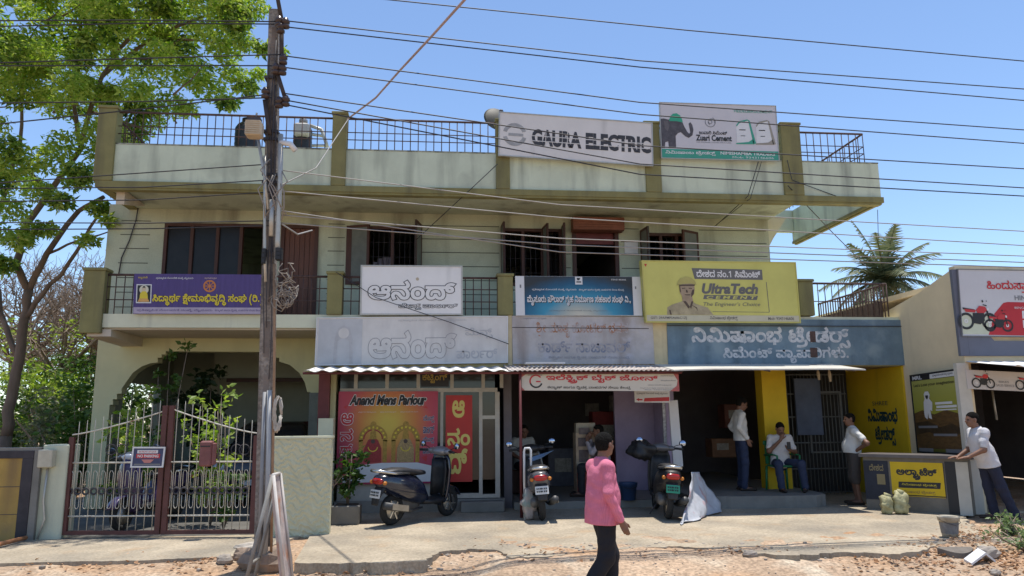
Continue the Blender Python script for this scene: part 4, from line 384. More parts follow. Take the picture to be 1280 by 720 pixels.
class Board:
    def __init__(s, O, U, V, parent=None):
        """O = top-left corner, U = along the top, V = down the left side"""
        s.O, s.U, s.V = Vector(O), Vector(U), Vector(V); s.n = s.V.cross(s.U).normalized()
        if s.n.dot(Vector((0, -1, 0))) < 0 and abs(s.n.y) > .3: s.n = -s.n
        s.parent = parent; s.w, s.h = s.U.length, s.V.length; s.lv = 0
    @classmethod
    def px(c, tl, tr, bl, Y, Yb=None, parent=None):
        a, b, d = at(*tl, Y), at(*tr, Y), at(*bl, Yb or Y); return c(a, b-a, d-a, parent)
    def P(s, u, v, d=0.0): return s.O+s.U*u+s.V*v+s.n*d
    def slab(s, name, m, t=.03, frame=None):
        mb = MB(); mb.obox(s.P(0, 1), s.U, -s.V, -s.n*t); return mb.build(name, m, s.parent)
    def shape(s, name, m, polys, d=.003, parent=None):
        """polys in u,v"""
        mb = MB()
        for c in polys:
            c = [(u*s.w, -v*s.h) for u, v in c]
            ar = sum(c[i][0]*c[(i+1) % len(c)][1]-c[(i+1) % len(c)][0]*c[i][1] for i in range(len(c)))
            if ar < 0: c = c[::-1]
            P, T = fill([c]); o = [s.P(x/s.w, -y/s.h, d) for x, y in P]; mb.add(o, T)
        return mb.build(name, m, parent or s.parent)
    def rect(s, name, m, u0, v0, u1, v1, d=.003): return s.shape(name, m, [[(u0, v0), (u1, v0), (u1, v1), (u0, v1)]], d)
    def disc(s, name, m, u, v, r, r2=0, d=.003, a0=0, a1=360, n=28):
        """disc or ring, r in metres"""
        mb = MB(); vs = []; fs = []
        k = n
        for i in range(k+1):
            a = R(a0+(a1-a0)*i/k)
            for q in (r2, r): vs.append(s.P(u+q*math.cos(a)/s.w, v-q*math.sin(a)/s.h, d))
        for i in range(k): fs.append((2*i, 2*i+1, 2*i+3, 2*i+2))
        return mb.add(vs, fs).build(name, m, s.parent)
    def _put(s, V, T, box, m, d, name, keep, ref=None, mb=None):
        u0, v0, u1, v1 = box; R_ = V if ref is None else ref; mn, mx = R_.min(0), R_.max(0); sx = (u1-u0)*s.w/(mx[0]-mn[0]); sy = (v1-v0)*s.h/(mx[1]-mn[1])
        b = mb or MB(); b.add([s.P(u0+(x-mn[0])*sx/s.w, v1-(y-mn[1])*sy/s.h, d) for x, y in V], T)
        return b if mb else b.build(name, m, s.parent)
    def kn(s, key, box, m, bold=0, d=.004, name='lettering', outline=None):
        ref, _ = kn_shape(key, 0)
        if outline:
            V, T = kn_shape(key, bold+outline[1]); s._put(V, T, box, outline[0], d, 'lettering_outline', 0, ref); d += .002
        V, T = kn_shape(key, bold); return s._put(V, T, box, m, d, name, 0, ref)
    def en(s, txt, box, m, bold=0.0, shear=0.0, d=.004, name='lettering', outline=None):
        ref, _ = latin_shape(txt, 0, shear)
        if outline:
            V, T = latin_shape(txt, bold+outline[1], shear); s._put(V, T, box, outline[0], d, 'lettering_outline', 0, ref); d += .002
        V, T = latin_shape(txt, bold, shear); return s._put(V, T, box, m, d, name, 0, ref)
# ------------------------------------------------------------------ palette
m_wall = mat('wall_paint', (.47, .50, .37), .85, .12, 1.2, .15, 60, fine=(40, .05), streak=((.22, .22, .165), .52, .76, 2.4), spots=((.36, .37, .27), .60, .75, 1.4))
m_wall2 = mat('parapet_paint', (.55, .60, .46), .85, .10, 1.5, .15, 60, streak=((.24, .26, .21), .50, .76, 3.0), spots=((.38, .41, .32), .56, .72, 1.3))
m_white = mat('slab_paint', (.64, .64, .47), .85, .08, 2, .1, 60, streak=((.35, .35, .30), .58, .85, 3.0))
m_olive = mat('olive_paint', (.22, .20, .08), .8, .18, 2, .12, 50, streak=((.11, .10, .055), .50, .76, 3))
m_soffit = mat('soffit_paint', (.52, .46, .37), .9, .1, 1.5, .1, 40, spots=((.34, .30, .24), .58, .75, 1.1))
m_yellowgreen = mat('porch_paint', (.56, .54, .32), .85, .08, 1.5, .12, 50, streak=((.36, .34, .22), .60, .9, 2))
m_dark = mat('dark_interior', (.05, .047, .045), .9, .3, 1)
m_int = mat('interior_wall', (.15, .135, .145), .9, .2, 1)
m_purple = mat('purple_wall', (.38, .31, .44), .85, .15, 2)
m_teak = mat('teak_wood', (.065, .024, .015), .55, .25, 8, stretch=(1, 1, .15))
m_maroon = mat('maroon_paint', (.13, .03, .03), .6, .2, 6)
m_rust = mat('rusty_iron', (.085, .05, .042), .8, .35, 14, .2, 60)
m_iron = mat('dark_iron', (.05, .045, .05), .6, .3, 10)
m_alu = mat('aluminium', (.45, .43, .38), .45, .12, 8, metal=.5)
m_glass = mat('dark_glass', (.016, .015, .015), .25, .3, 3, spec=.25)
m_glass2 = mat('tinted_glass', (.02, .022, .022), .1, .3, 2, spec=.5)
m_shutter = mat('grey_shutter', (.13, .14, .12), .6, .2, 5)
m_groove = mat('groove_shade_paint', (.10, .105, .08), .9, .1)
m_conc = mat('concrete', (.365, .305, .222), .9, .24, 1.3, .5, 22, spots=((.25, .215, .165), .50, .70, .8), streak=((.38, .28, .18), .56, .72, 1.9), fine=(34, .16))
m_conc2 = mat('dark_concrete', (.20, .19, .17), .9, .2, 2, .3, 30)
m_dirt = mat('dirt', (.36, .255, .17), .95, .28, .9, .9, 14, spots=((.36, .21, .11), .46, .66, .8), streak=((.47, .39, .29), .50, .68, 1.6), fine=(26, .30))
m_tile = mat('floor_tile', (.22, .21, .19), .5, .15, 3)
m_whitep = mat('white_print', (.66, .66, .66), .5, .06, 2)
m_black = mat('black_print', (.02, .02, .022), .5, .1)
m_red = mat('red_print', (.50, .035, .04), .5, .1)
m_yel = mat('yellow_print', (.66, .52, .04), .5, .08)
m_green = mat('green_print', (.05, .30, .21), .5, .1)
m_grey = mat('grey_print', (.18, .18, .19), .5, .1)
# ------------------------------------------------------------------ ground
def noise2(x, y, s=1.0):
    return (np.sin(x*1.7*s+np.cos(y*2.3*s))*np.cos(y*1.9*s+1.3)+.5*np.sin(x*4.1*s+y*3.3*s+.7)+.25*np.sin(x*9.7*s-y*8.1*s))
def ground_z(X, Y):
    w = np.clip((X-.1)/.9, 0, 1)*np.clip((12-X)/2, 0, 1); w = w*w*(3-2*w)
    base = np.interp(Y, [-400, 6.5, 7.6, 8.4, 9.1, 10.5, 400], [-.30, -.27, -.235, -.15, -.055, -.035, -.04])*(1-w)+np.interp(Y, [-400, 6.5, 7.4, 8.2, 8.8, 9.4, 10.5, 400], [-.30, -.27, -.215, -.075, -.008, -.004, -.03, -.04])*w
    return base+.012*noise2(X, Y, 1.6)*(Y < 14)+.006*noise2(X*3, Y*3, 1.9)*(Y < 14)
def axis(lo, hi, d0, d1, step):
    far = [lo]; 
    a = np.concatenate([np.linspace(lo, d0, 14)[:-1], np.arange(d0, d1, step), np.linspace(d1, hi, 14)]); return a
gx = axis(-400, 400, -9, 11, .11); gy = axis(-300, 500, 5.5, 14, .09)
GX, GY = np.meshgrid(gx, gy); GZ = ground_z(GX, GY)
b = MB(); b.smooth = True; nx = len(gx)
b.v = np.c_[GX.ravel(), GY.ravel(), GZ.ravel()].tolist()
b.f = [(j*nx+i, j*nx+i+1, (j+1)*nx+i+1, (j+1)*nx+i) for j in range(len(gy)-1) for i in range(nx-1)]; b.mi = [0]*len(b.f); b.sm = [True]*len(b.f)
tag(b.build('ground', m_dirt), kind='structure')
def slab_poly(name, pts, z, t, m, kind='structure', rag=0.0):
    """irregular concrete sheet: ragged broken edge, real thickness; pts are (x, y) counter-clockwise"""
    out = []
    for i, p in enumerate(pts):
        q = pts[(i+1) % len(pts)]; L = math.hypot(q[0]-p[0], q[1]-p[1]); n = max(1, int(L/.07)) if rag and len(p) < 3 else 1
        for k in range(n):
            t_ = k/n; x, y = lerp(p[0], q[0], t_), lerp(p[1], q[1], t_)
            if k: x += random.uniform(-rag, rag); y += random.uniform(-rag, rag)
            out.append((x, y))
    mb = MB(); mb.prism([out], (0, 0, z), (1, 0, 0), (0, 1, 0), (0, 0, -1), t); o = mb.build(name, m); return tag(o, kind=kind)
def G2(px, py, z=0): v = gr(px, py, z); return (v.x, v.y)
edge = [(368, 703), (420, 704), (480, 703), (532, 701), (548, 690), (585, 686), (618, 687), (640, 697), (690, 695), (740, 690), (790, 685), (840, 683), (905, 685), (945, 692), (1000, 694), (1060, 690), (1110, 693), (1150, 689), (1172, 681), (1204, 676), (1245, 688)]
slab_poly('pavement', [G2(*e) for e in edge]+[(8.15, 11.3), (9.4, 11.4, 0), (9.4, 18.6, 0), (-1.9, 18.6, 0), (-1.72, 11.0, 0)], 0, .16, m_conc, rag=.045)
slab_poly('driveway', [G2(-60, 706, -.02), G2(60, 703, -.02), G2(180, 701, -.02), G2(300, 695, -.02), (-2.1, 9.9), (-1.75, 11.0), (-7.2, 11.0, 0), (-7.2, 10.0)], -.015, .14, m_conc, rag=.02)
slab_poly('yard_floor', [(-7.2, 11.002), (-1.75, 11.002), (-1.75, 18.6), (-7.2, 18.6)], -.012, .14, mat('yard_shade_concrete', (.11, .105, .095), .9, .25, 2, .3, 30))  # the yard's shade is put into this darker concrete colour
# ------------------------------------------------------------------ the main building
BL = thing('commercial_building', 'pale green two storey commercial building with olive pillars, balcony and shops below', 'building', (1.3, 13, 0))
def wall_holes(mb, X0, X1, Z0, Z1, Y, t, holes):
    xs = sorted({X0, X1, *[h[0] for h in holes], *[h[1] for h in holes]}); zs = sorted({Z0, Z1, *[h[2] for h in holes], *[h[3] for h in holes]})
    for i in range(len(xs)-1):
        for k in range(len(zs)-1):
            cx, cz = (xs[i]+xs[i+1])/2, (zs[k]+zs[k+1])/2
            if any(h[0] < cx < h[1] and h[2] < cz < h[3] for h in holes): continue
            for y, fl in ((Y, 0), (Y+t, 1)):
                q = [(xs[i], y, zs[k]), (xs[i+1], y, zs[k]), (xs[i+1], y, zs[k+1]), (xs[i], y, zs[k+1])]; mb.add(q, [(3, 2, 1, 0) if fl else (0, 1, 2, 3)])
    for h in holes+[(X0, X1, Z0, Z1)]:
        x0, x1, z0, z1 = h
        for p, q in (((x0, z0), (x1, z0)), ((x1, z0), (x1, z1)), ((x1, z1), (x0, z1)), ((x0, z1), (x0, z0))):
            mb.add([(p[0], Y, p[1]), (q[0], Y, q[1]), (q[0], Y+t, q[1]), (p[0], Y+t, p[1])], [(0, 1, 2, 3)])
Yf, Yw = 13.0, 14.4
X = lambda px, py, Y: at(px, py, Y).x
Z = lambda px, py, Y: at(px, py, Y).z
xWL, xWR = -6.25, 6.80
zS0, zS1 = 3.09, 3.32           # balcony slab
zR0 = 5.52                      # underside of the roof fascia
zR1 = 6.31                      # top of the parapet
wins = dict(a=(X(205, 300, Yw), X(333, 300, Yw), 4.15, 5.27), d=(X(351, 300, Yw), X(398, 300, Yw), 3.33, 5.27), b=(X(433, 300, Yw), X(525.5, 300, Yw), 4.1, 5.27),
            c=(X(626, 300, Yw), X(702, 300, Yw), 4.1, 5.27), e=(X(715, 300, Yw), X(773, 300, Yw), 3.33, 5.30), f=(X(800, 300, Yw), X(871, 300, Yw), 4.1, 5.22))
mb = MB(); wall_holes(mb, xWL, xWR, zS1, 5.62, Yw, .22, list(wins.values()))
gro = []
def groove(px0, px1, zs):  # thin dark strips: groove shade painted onto the flat wall
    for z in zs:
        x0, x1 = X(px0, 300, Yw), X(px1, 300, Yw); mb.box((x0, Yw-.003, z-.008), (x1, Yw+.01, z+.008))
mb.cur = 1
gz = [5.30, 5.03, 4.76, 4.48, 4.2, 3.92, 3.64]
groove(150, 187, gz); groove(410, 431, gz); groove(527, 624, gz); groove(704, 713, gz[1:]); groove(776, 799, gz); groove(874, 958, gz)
mb.cur = 0
mb.box((xWL, Yw+.22, zS1), (xWL+.2, 20, 5.62)); mb.box((xWR-.2, Yw+.22, zS1), (xWR, 20, 5.62)); mb.box((xWL, 20, zS1), (xWR, 20.2, 5.62))
mb.cur = 2
for x in (-2.0, .4, 2.55, 3.85): mb.box((x, Yw+.23, zS1), (x+.1, 19.9, 5.6))
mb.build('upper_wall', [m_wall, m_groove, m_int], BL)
# roof slab, fascia and the open frame that runs on past the right end
xF0, xF1 = X(118, 232, 12.94), X(1106, 256, 12.94)
mb = MB(); mb.box((xF0+.03, 13.12, zR0+.10), (xWR+.02, 20.25, zR0+.25)); mb.build('roof_slab', m_wall, BL)
mb = MB(); mb.box((xF0+.03, Yf, zR0+.11), (xF1-.02, Yf+.12, zR1)); mb.box((xF1-.13, Yf+.12, zR0+.06), (xF1-.02, 16.4, zR1)); mb.box((xF0+.03, Yf+.12, zR0+.26), (xF0+.15, 20.2, zR1)); mb.box((xF0+.15, 20.1, zR0+.26), (xF1-.14, 20.2, zR1))
mb.box((xWR-.1, 16.3, zR0+.26), (xF1-.14, 16.4, zR1))
mb.build('parapet', m_wall2, BL)
mb = MB(); mb.box((xF0+.02, Yf-.006, zR1+.001), (xF1-.015, Yf+.13, zR1+.025)); mb.build('coping', mat('mouldy_coping', (.30, .31, .25), .9, .45, 9, .3, 40, spots=((.10, .10, .08), .48, .62, 7)), BL)
mb = MB(); mb.box((xF0, Yf-.05, zR0), (xF1, Yf+.14, zR0+.11)); mb.box((xF1-.14, Yf+.14, zR0), (xF1, 16.42, zR0+.06)); mb.box((xF0, Yf+.14, zR0), (xF0+.17, 16, zR0+.11)); mb.box((xF0+.04, Yf-.03, zR0-.04), (xF1-.04, Yf+.12, zR0)); mb.box((xF1-.10, Yf+.12, zR0-.03), (xF1-.04, 16.38, zR0))
mb.build('fascia_band', m_olive, BL)
mb = MB(); mb.box((xF0+.17, Yf+.14, zR0+.02), (xWR+.02, Yw+.0, zR0+.098)); mb.build('soffit', m_wall, BL)
mb = MB(); mb.prism([[(0, 0), (.42, 0), (.1, -.45), (0, -.62)]], (xWR+.005, Yw+.02, 5.60), (1, 0, 0), (0, 0, 1), (0, 1, 0), .14); mb.build('bracket', m_white, BL)  # pale gusset: its colour stands in for sunlight on the side wall
mb = MB(); mb.prism([[(0, 0), (.9, 0), (.9, -.02), (0, -.25)]], (xF0+.28, Yf+.16, zR0-.0), (0, 1, 0), (0, 0, 1), (1, 0, 0), .14); mb.build('bracket', m_soffit, BL)
# balcony slab with bracketed left end
mb = MB(); mb.box((X(124, 393, Yf), Yf, zS0), (8.66, 20, zS1)); mb.build('floor_slab', m_white, BL)
mb = MB(); mb.box((xWL+.01, Yw+.26, zS0), (X(124, 393, Yf)-.002, 20, zS1-.004)); mb.build('floor_slab', m_white, BL)
mb = MB(); mb.box((X(124, 393, Yf)+.02, Yf+.06, zS0-.03), (-2.1, Yw, zS0-.002)); mb.build('soffit', m_soffit, BL)
mb = MB(); mb.prism([[(0, 0), (1.38, 0), (1.38, -.16), (0, -.12)]], (X(106, 422, Yf)+.02, Yf+.02, zS0-.03), (0, 1, 0), (0, 0, 1), (1, 0, 0), .38); mb.build('bracket', m_soffit, BL)
def pillar(px0, px1, py, z0, z1, cap=True, d=.2):
    x0, x1 = X(px0, py, Yf), X(px1, py, Yf); mb = MB(); mb.box((x0, Yf-.055, z0), (x1, Yf+d, z1-.05*cap), bev=.008)
    if cap: mb.box((x0-.02, Yf-.075, z1-.05), (x1+.02, Yf+d+.02, z1), bev=.008)
    mb.build('pillar', m_olive, BL)
pillar(104, 131, 370, zS0-.10, 4.10); pillar(409, 428, 370, zS1, 4.08); pillar(622, 641, 370, zS1, 4.07); pillar(997, 1015.5, 370, zS1+.02, 4.02)
pillar(119.5, 143, 200, zR0+.115, 7.0); pillar(415, 433, 190, zR0+.115, 7.02); pillar(620, 637, 215, zR0+.115, 6.98); pillar(806, 825, 200, zR0+.115, 7.02); pillar(977, 1001, 200, zR0+.115, 7.08)
# railings
def railing(name, p0, p1, z0, z1, step, hz, m=m_rust, r=.009):
    mb = MB(); p0, p1 = Vector((*p0, 0)), Vector((*p1, 0)); L = (p1-p0).length; n = max(2, int(L/step))
    for z, q in [(z1, .02)]+[(h, .009) for h in hz]: mb.tube([p0+Vector((0, 0, z)), p1+Vector((0, 0, z))], q, 6)
    for k in range(n+1):
        p = p0.lerp(p1, k/n); mb.tube([p+Vector((0, 0, z0)), p+Vector((0, 0, z1))], r, 5)
    return mb.build(name, m, BL)
zt = 6.93
for a, c in ((143, 415), (433, 620), (637, 806), (825, 977)): railing('railing', (X(a, 190, Yf), Yf+.06), (X(c, 190, Yf), Yf+.06), zR1, zt, .135, [zR1+.22, zR1+.36])
xr = X(1081, 180, Yf)
railing('railing', (X(1002, 190, Yf), Yf+.06), (xr, Yf+.06), zR1, zt, .135, [zR1+.22, zR1+.36]); railing('railing', (xr, Yf+.06), (xr, 16.2), zR1, zt, .16, [zR1+.22, zR1+.36])
railing('railing', (xF0+.1, Yf+.2), (xF0+.1, 20), zR1, zt, .16, [zR1+.22, zR1+.36])
zb = 4.0
for a, c in ((131, 409), (428, 622), (641, 997)): railing('railing', (X(a, 370, Yf), Yf+.06), (X(c, 370, Yf), Yf+.06), zS1, zb, .14, [zS1+.25, zS1+.47])
xr2 = X(1111, 370, Yf)
railing('railing', (X(1016, 370, Yf), Yf+.06), (xr2, Yf+.06), zS1+.02, 3.96, .13, [zS1+.3]); railing('railing', (xr2, Yf+.06), (xr2, 15.6), zS1+.02, 3.96, .1, [zS1+.3], r=.014)
mb = MB()
for k in range(26):
    y = 13.2+k*.092; mb.box((xr2-.03-.012*(k % 2), y, zS1+.02), (xr2-.012-.012*(k % 2), y+.088, zS1+.34))
mb.build('railing_sheet', m_rust, BL)
# first-floor openings
def frame_box(mb, x0, x1, z0, z1, y0, y1, w):
    mb.box((x0, y0, z0), (x0+w, y1, z1)); mb.box((x1-w, y0, z0), (x1, y1, z1)); mb.box((x0+w, y0, z1-w), (x1-w, y1, z1)); mb.box((x0+w, y0, z0), (x1-w, y1, z0+w))
def window(name, key, mull=(), barn=0, panes=None, w=.06):
    x0, x1, z0, z1 = wins[key]; mb = MB(); frame_box(mb, x0, x1, z0, z1, Yw-.02, Yw+.1, w)
    for f in mull: xm = lerp(x0, x1, f); mb.box((xm-w/2, Yw-.018, z0+w), (xm+w/2, Yw+.09, z1-w))
    fr = mb.build(name, m_teak, BL)
    if barn:
        g = MB()
        for k in range(1, barn):
            xm = lerp(x0, x1, k/barn); g.tube([(xm, Yw+.14, z0+.01), (xm, Yw+.14, z1-.01)], .007, 5)
        for k in range(1, 4): zz = lerp(z0, z1, k/4); g.tube([(x0+.01, Yw+.14, zz), (x1-.01, Yw+.14, zz)], .007, 5)
        g.build('grille', m_iron, fr)
    for f0, f1, mm, nm in (panes or []):
        g = MB(); g.box((lerp(x0, x1, f0)+w/2, Yw+.03, z0+w), (lerp(x0, x1, f1)-w/2, Yw+.05, z1-w)); g.build(nm, mm, fr)
    return fr
window('window', 'a', (.27, .52, .75), 0, [(0.02, .27, m_glass, 'pane'), (.27, .52, m_glass, 'pane'), (.52, .75, m_glass, 'pane')])
wb = window('window', 'b', (.28, .62), 14); wc = window('window', 'c', (.36, .68), 12); wf = window('window', 'f', (.36, .64), 10)
def leaf_shutter(win, x, z0, z1, ang, w, left=True):
    """casement leaf hinged at x, opened outwards by ang degrees"""
    a = R(ang); dx = (math.cos(a) if left else -math.cos(a)); d = Vector((dx, -math.sin(a), 0)); n = Vector((-d.y, d.x, 0))*.03
    g = MB(); O = Vector((x, Yw-.022, z0)); g.obox(O, d*w, Vector((0, 0, z1-z0)), n)
    o = g.build('shutter', m_shutter, win); e = MB(); n2 = n*1.3; O2 = O-n*.15
    e.obox(O2, d*.05, Vector((0, 0, z1-z0)), n2); e.obox(O2+d*(w-.05), d*.05, Vector((0, 0, z1-z0)), n2); e.obox(O2+d*.05, d*(w-.1), Vector((0, 0, .05)), n2); e.obox(O2+d*.05+Vector((0, 0, z1-z0-.05)), d*(w-.1), Vector((0, 0, .05)), n2)
    e.build('shutter_frame', m_teak, win)
x0, x1, z0, z1 = wins['b']; leaf_shutter(wb, x0+.06, z0, z1, 20, .42); leaf_shutter(wb, x1, z0, z1+.03, 78, .45, False)
x0, x1, z0, z1 = wins['c']; leaf_shutter(wc, x0, z0, z1+.03, 88, .4); leaf_shutter(wc, lerp(x0, x1, .68), z0, z1+.02, 84, .38); leaf_shutter(wc, x1, z0, z1+.03, 86, .4, False)
x0, x1, z0, z1 = wins['f']; leaf_shutter(wf, x0, z0, z1+.04, 84, .4); leaf_shutter(wf, x1, z0, z1+.02, 30, .46, False)
x0, x1, z0, z1 = wins['d']; mb = MB(); frame_box(mb, x0, x1, z0, z1, Yw-.02, Yw+.1, .07); dd = mb.build('door', m_teak, BL)
mb = MB()
for k in range(6): mb.box((lerp(x0+.07, x1-.07, k/6)+.004, Yw+.02, z0+.07), (lerp(x0+.07, x1-.07, (k+1)/6)-.004, Yw+.06, z1-.07))
mb.build('door_leaf', mat('brown_door', (.12, .043, .023), .5, .2, 6, stretch=(1, 1, .2)), dd)
x0, x1, z0, z1 = wins['e']; mb = MB(); frame_box(mb, x0, x1, z0, z1, Yw-.02, Yw+.1, .08); de = mb.build('door', m_teak, BL)
mb = MB(); mb.box((x0-.02, Yw-.28, z1-.10), (x1+.06, Yw-.025, z1+.16))
for k in range(5): mb.box((x0-.022, Yw-.292, z1-.09+k*.05), (x1+.062, Yw-.281, z1-.055+k*.05))
mb.build('rolled_blind', mat('blind', (.20, .075, .045), .7, .2, 5), de)
mb = MB(); mb.box((x0+.09, Yw+.05, z1-.32), (x1-.09, Yw+.07, z1-.09)); mb.build('transom_panel', m_maroon, de)
mb = MB(); mb.box((X(780, 305, Yw), Yw-.035, 4.78), (X(797, 305, Yw), Yw-.004, 5.02), bev=.005); mb.build('meter_box', m_whitep, BL)
mb = MB(); mb.tube([at(174, 252, Yw-.05), at(170, 275, Yw-.03), at(162, 300, Yw-.03), at(152, 322, Yw-.03), at(148, 345, Yw-.03)], .012, 6); mb.build('wall_cable', m_iron, BL)
# pale stacked frames seen inside the second window
mb = MB()
for k in range(4): xx = X(466+6*k, 318, 15.2); mb.box((xx, 15.2+.03*k, 4.0), (xx+.085, 15.23+.03*k, 4.72+.08*min(k, 1)+.04*(k > 1)))
tag(mb.build('stacked_panel', mat('pale_panel', (.5, .45, .55), .6)), 'pale lilac panels leaning inside the open upstairs window above the white signboard', 'panels')
# ground floor: porch wall with stepped arch
outl = [(xWL, 0)]+[(X(a, c, Yw), Z(a, c, Yw)) for a, c in ((137, 650), (137, 506), (141, 506), (141, 499), (146, 499), (146, 492), (152, 492), (152, 486), (158, 477), (166, 466), (177, 458), (188, 454), (197, 453), (197, 447), (202, 447), (202, 443), (207, 443), (207, 439), (345, 440), (345, 447), (349, 447), (349, 452), (362, 456), (374, 466), (381, 478), (384, 490), (388, 490), (388, 495), (393, 495), (393, 500), (398, 500), (398, 660))]
outl = [(x, max(z, 0.0)) for x, z in outl]; outl[1] = (outl[2][0], 0); outl[-1] = (outl[-2][0], 0)
outl += [(-1.72, 0), (-1.72, zS0-.035), (xWL, zS0-.035)]
mb = MB(); mb.prism([outl[::-1]], (0, Yw, 0), (1, 0, 0), (0, 0, 1), (0, 1, 0), .25); mb.build('porch_wall', m_yellowgreen, BL)
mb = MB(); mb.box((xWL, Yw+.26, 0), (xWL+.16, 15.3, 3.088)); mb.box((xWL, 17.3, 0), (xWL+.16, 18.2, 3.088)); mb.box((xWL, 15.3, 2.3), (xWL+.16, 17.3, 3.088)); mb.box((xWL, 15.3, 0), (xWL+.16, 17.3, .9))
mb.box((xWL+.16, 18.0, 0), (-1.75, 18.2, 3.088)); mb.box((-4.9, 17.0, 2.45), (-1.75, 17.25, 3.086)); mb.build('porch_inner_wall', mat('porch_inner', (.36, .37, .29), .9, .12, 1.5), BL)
mb = MB(); mb.box((-2.95, 17.9, 0), (-2.0, 17.98, 2.3)); mb.build('porch_door', m_maroon, BL)
mb = MB(); mb.box((-4.6, 16.93, 2.36), (-1.8, 16.99, 2.44)); mb.box((-4.6, 17.94, .02), (-1.8, 17.985, .9)); mb.build('porch_trim', m_teak, BL)
mb = MB(); mb.box((X(388, 520, 14.2), 14.0, 1.05), (X(399, 520, 14.2), 14.38, 2.02)); mb.build('wall_box', m_shutter, BL)
# shop level: partitions, lintel band, floors, ceilings
mb = MB()
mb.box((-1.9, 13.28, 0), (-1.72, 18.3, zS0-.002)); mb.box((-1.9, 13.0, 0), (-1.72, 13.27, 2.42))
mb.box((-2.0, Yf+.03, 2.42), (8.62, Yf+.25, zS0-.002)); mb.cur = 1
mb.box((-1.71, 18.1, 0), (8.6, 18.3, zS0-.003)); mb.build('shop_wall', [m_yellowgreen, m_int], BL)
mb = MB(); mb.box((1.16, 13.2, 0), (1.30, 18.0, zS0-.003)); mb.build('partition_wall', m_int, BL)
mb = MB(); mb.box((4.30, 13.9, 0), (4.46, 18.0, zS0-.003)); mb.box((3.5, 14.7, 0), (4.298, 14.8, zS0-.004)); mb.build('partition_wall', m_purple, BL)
mb = MB(); mb.box((-1.70, 13.0, 0), (1.15, 18.0, .19)); mb.box((1.31, 13.0, 0), (4.29, 18.0, .12)); mb.build('shop_floor', m_tile, BL)
mb = MB(); mb.box((.40, 12.72, 0), (1.12, 12.998, .17), bev=.012); mb.build('door_step', m_conc2, BL)
pl = slab_poly('platform', [(4.32, 12.62), (5.0, 12.50), (5.9, 12.42), (6.4, 12.44), (6.62, 12.56), (6.70, 12.9), (6.72, 17.9, 0), (4.3, 17.9, 0)], .2, .2, m_conc2, rag=.008)
# yellow pillar and side wall of the cement shop
m_yp = mat('yellow_paint', (.62, .42, .015), .7, .1, 2, .1, 40, streak=((.40, .27, .02), .6, .85, 3))
mb = MB(); mb.box((X(955, 520, 13.6), 13.6, .2), (X(985, 520, 13.6), 13.9, zS0-.003)); mb.build('shop_pillar', m_yp, BL)
mb = MB(); mb.box((8.52, 13.02, 0), (8.68, 18.1, 2.415)); mb.build('side_wall', m_yp, BL)
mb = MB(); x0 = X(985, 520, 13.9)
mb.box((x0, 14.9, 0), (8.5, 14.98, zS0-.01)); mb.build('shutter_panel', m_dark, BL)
mb = MB()
for k in range(19):
    xx = lerp(x0+.05, 8.1, k/18); mb.tube([(xx, 14.3, .02), (xx, 14.3, 2.35)], .009, 5)
for zz in (.05, .5, 1.0, 1.5, 1.95, 2.33): mb.tube([(x0+.03, 14.3, zz), (8.12, 14.3, zz)], .014, 5)
frame_box(mb, 7.3, 8.0, .8, 2.0, 14.26, 14.29, .03)
mb.build('grille_gate', mat('gate_grey', (.16, .16, .15), .6, .2, 6), BL)
mb = MB(); mb.box((7.02, 14.2, 1.15), (7.55, 14.24, 2.25)); mb.build('notice_board', mat('slate_blue', (.10, .12, .17), .7, .2), BL)
# parlour front
m_alu2 = mat('parlour_frame', (.42, .40, .35), .5, .12, 6)
Yp = 13.06
PF = MB(); xa, xb = -1.66, X(640, 540, Yp)
zA, zB = 2.41, X and Z(500, 489, Yp)
PF.box((xa, Yp, zA-.06), (xb, Yp+.08, zA)); PF.box((xa, Yp, zB-.02), (xb-.25, Yp+.08, zB+.05))
for px in (445, 484, 523, 565, 604, 627): xx = X(px, 470, Yp); PF.box((xx-.03, Yp+.002, zB+.05), (xx+.03, Yp+.078, zA-.06))
xd = X(552, 560, Yp); xe = X(601, 560, Yp); xg = X(622, 560, Yp)
for xx, w in ((xd, .05), (xe, .06), (xg, .08)): PF.box((xx-w/2, Yp+.002, .2), (xx+w/2, Yp+.078, zB-.02))
PF.box((xd+.025, Yp+.004, .2), (xe-.03, Yp+.076, .28)); PF.box((xe+.03, Yp+.004, 1.52), (xg-.04, Yp+.07, 1.58)); PF.box((xe+.03, Yp+.004, .2), (xg-.04, Yp+.076, .26)); PF.box((xa, Yp+.004, .19), (xd-.025, Yp+.076, .5))
pf = PF.build('shop_front', m_alu2, BL)
mb = MB(); mb.box((xa, Yp+.03, .5), (xg-.04, Yp+.045, zA-.062)); mb.build('shop_glass', m_glass2, pf)
mb = MB(); mb.box((xe+.03, Yp+.028, 1.6), (xe+.06, Yp+.029, 2.0)); 
mb = MB(); mb.box((X(396, 560, 12.9), 12.86, 0), (X(410, 560, 12.9), 12.99, 2.4)); mb.build('door_post', m_maroon, BL)
mb = MB(); mb.tube([(X(651, 530, 11.95), 11.98, 0), (X(651, 530, 11.95), 11.98, 2.28)], .024, 8); mb.build('awning_post', m_maroon, BL)
mb = MB(); mb.tube([(-2.1, 11.98, 2.255), (4.0, 11.98, 2.245)], .02, 6); mb.build('awning_rail', m_maroon, BL)
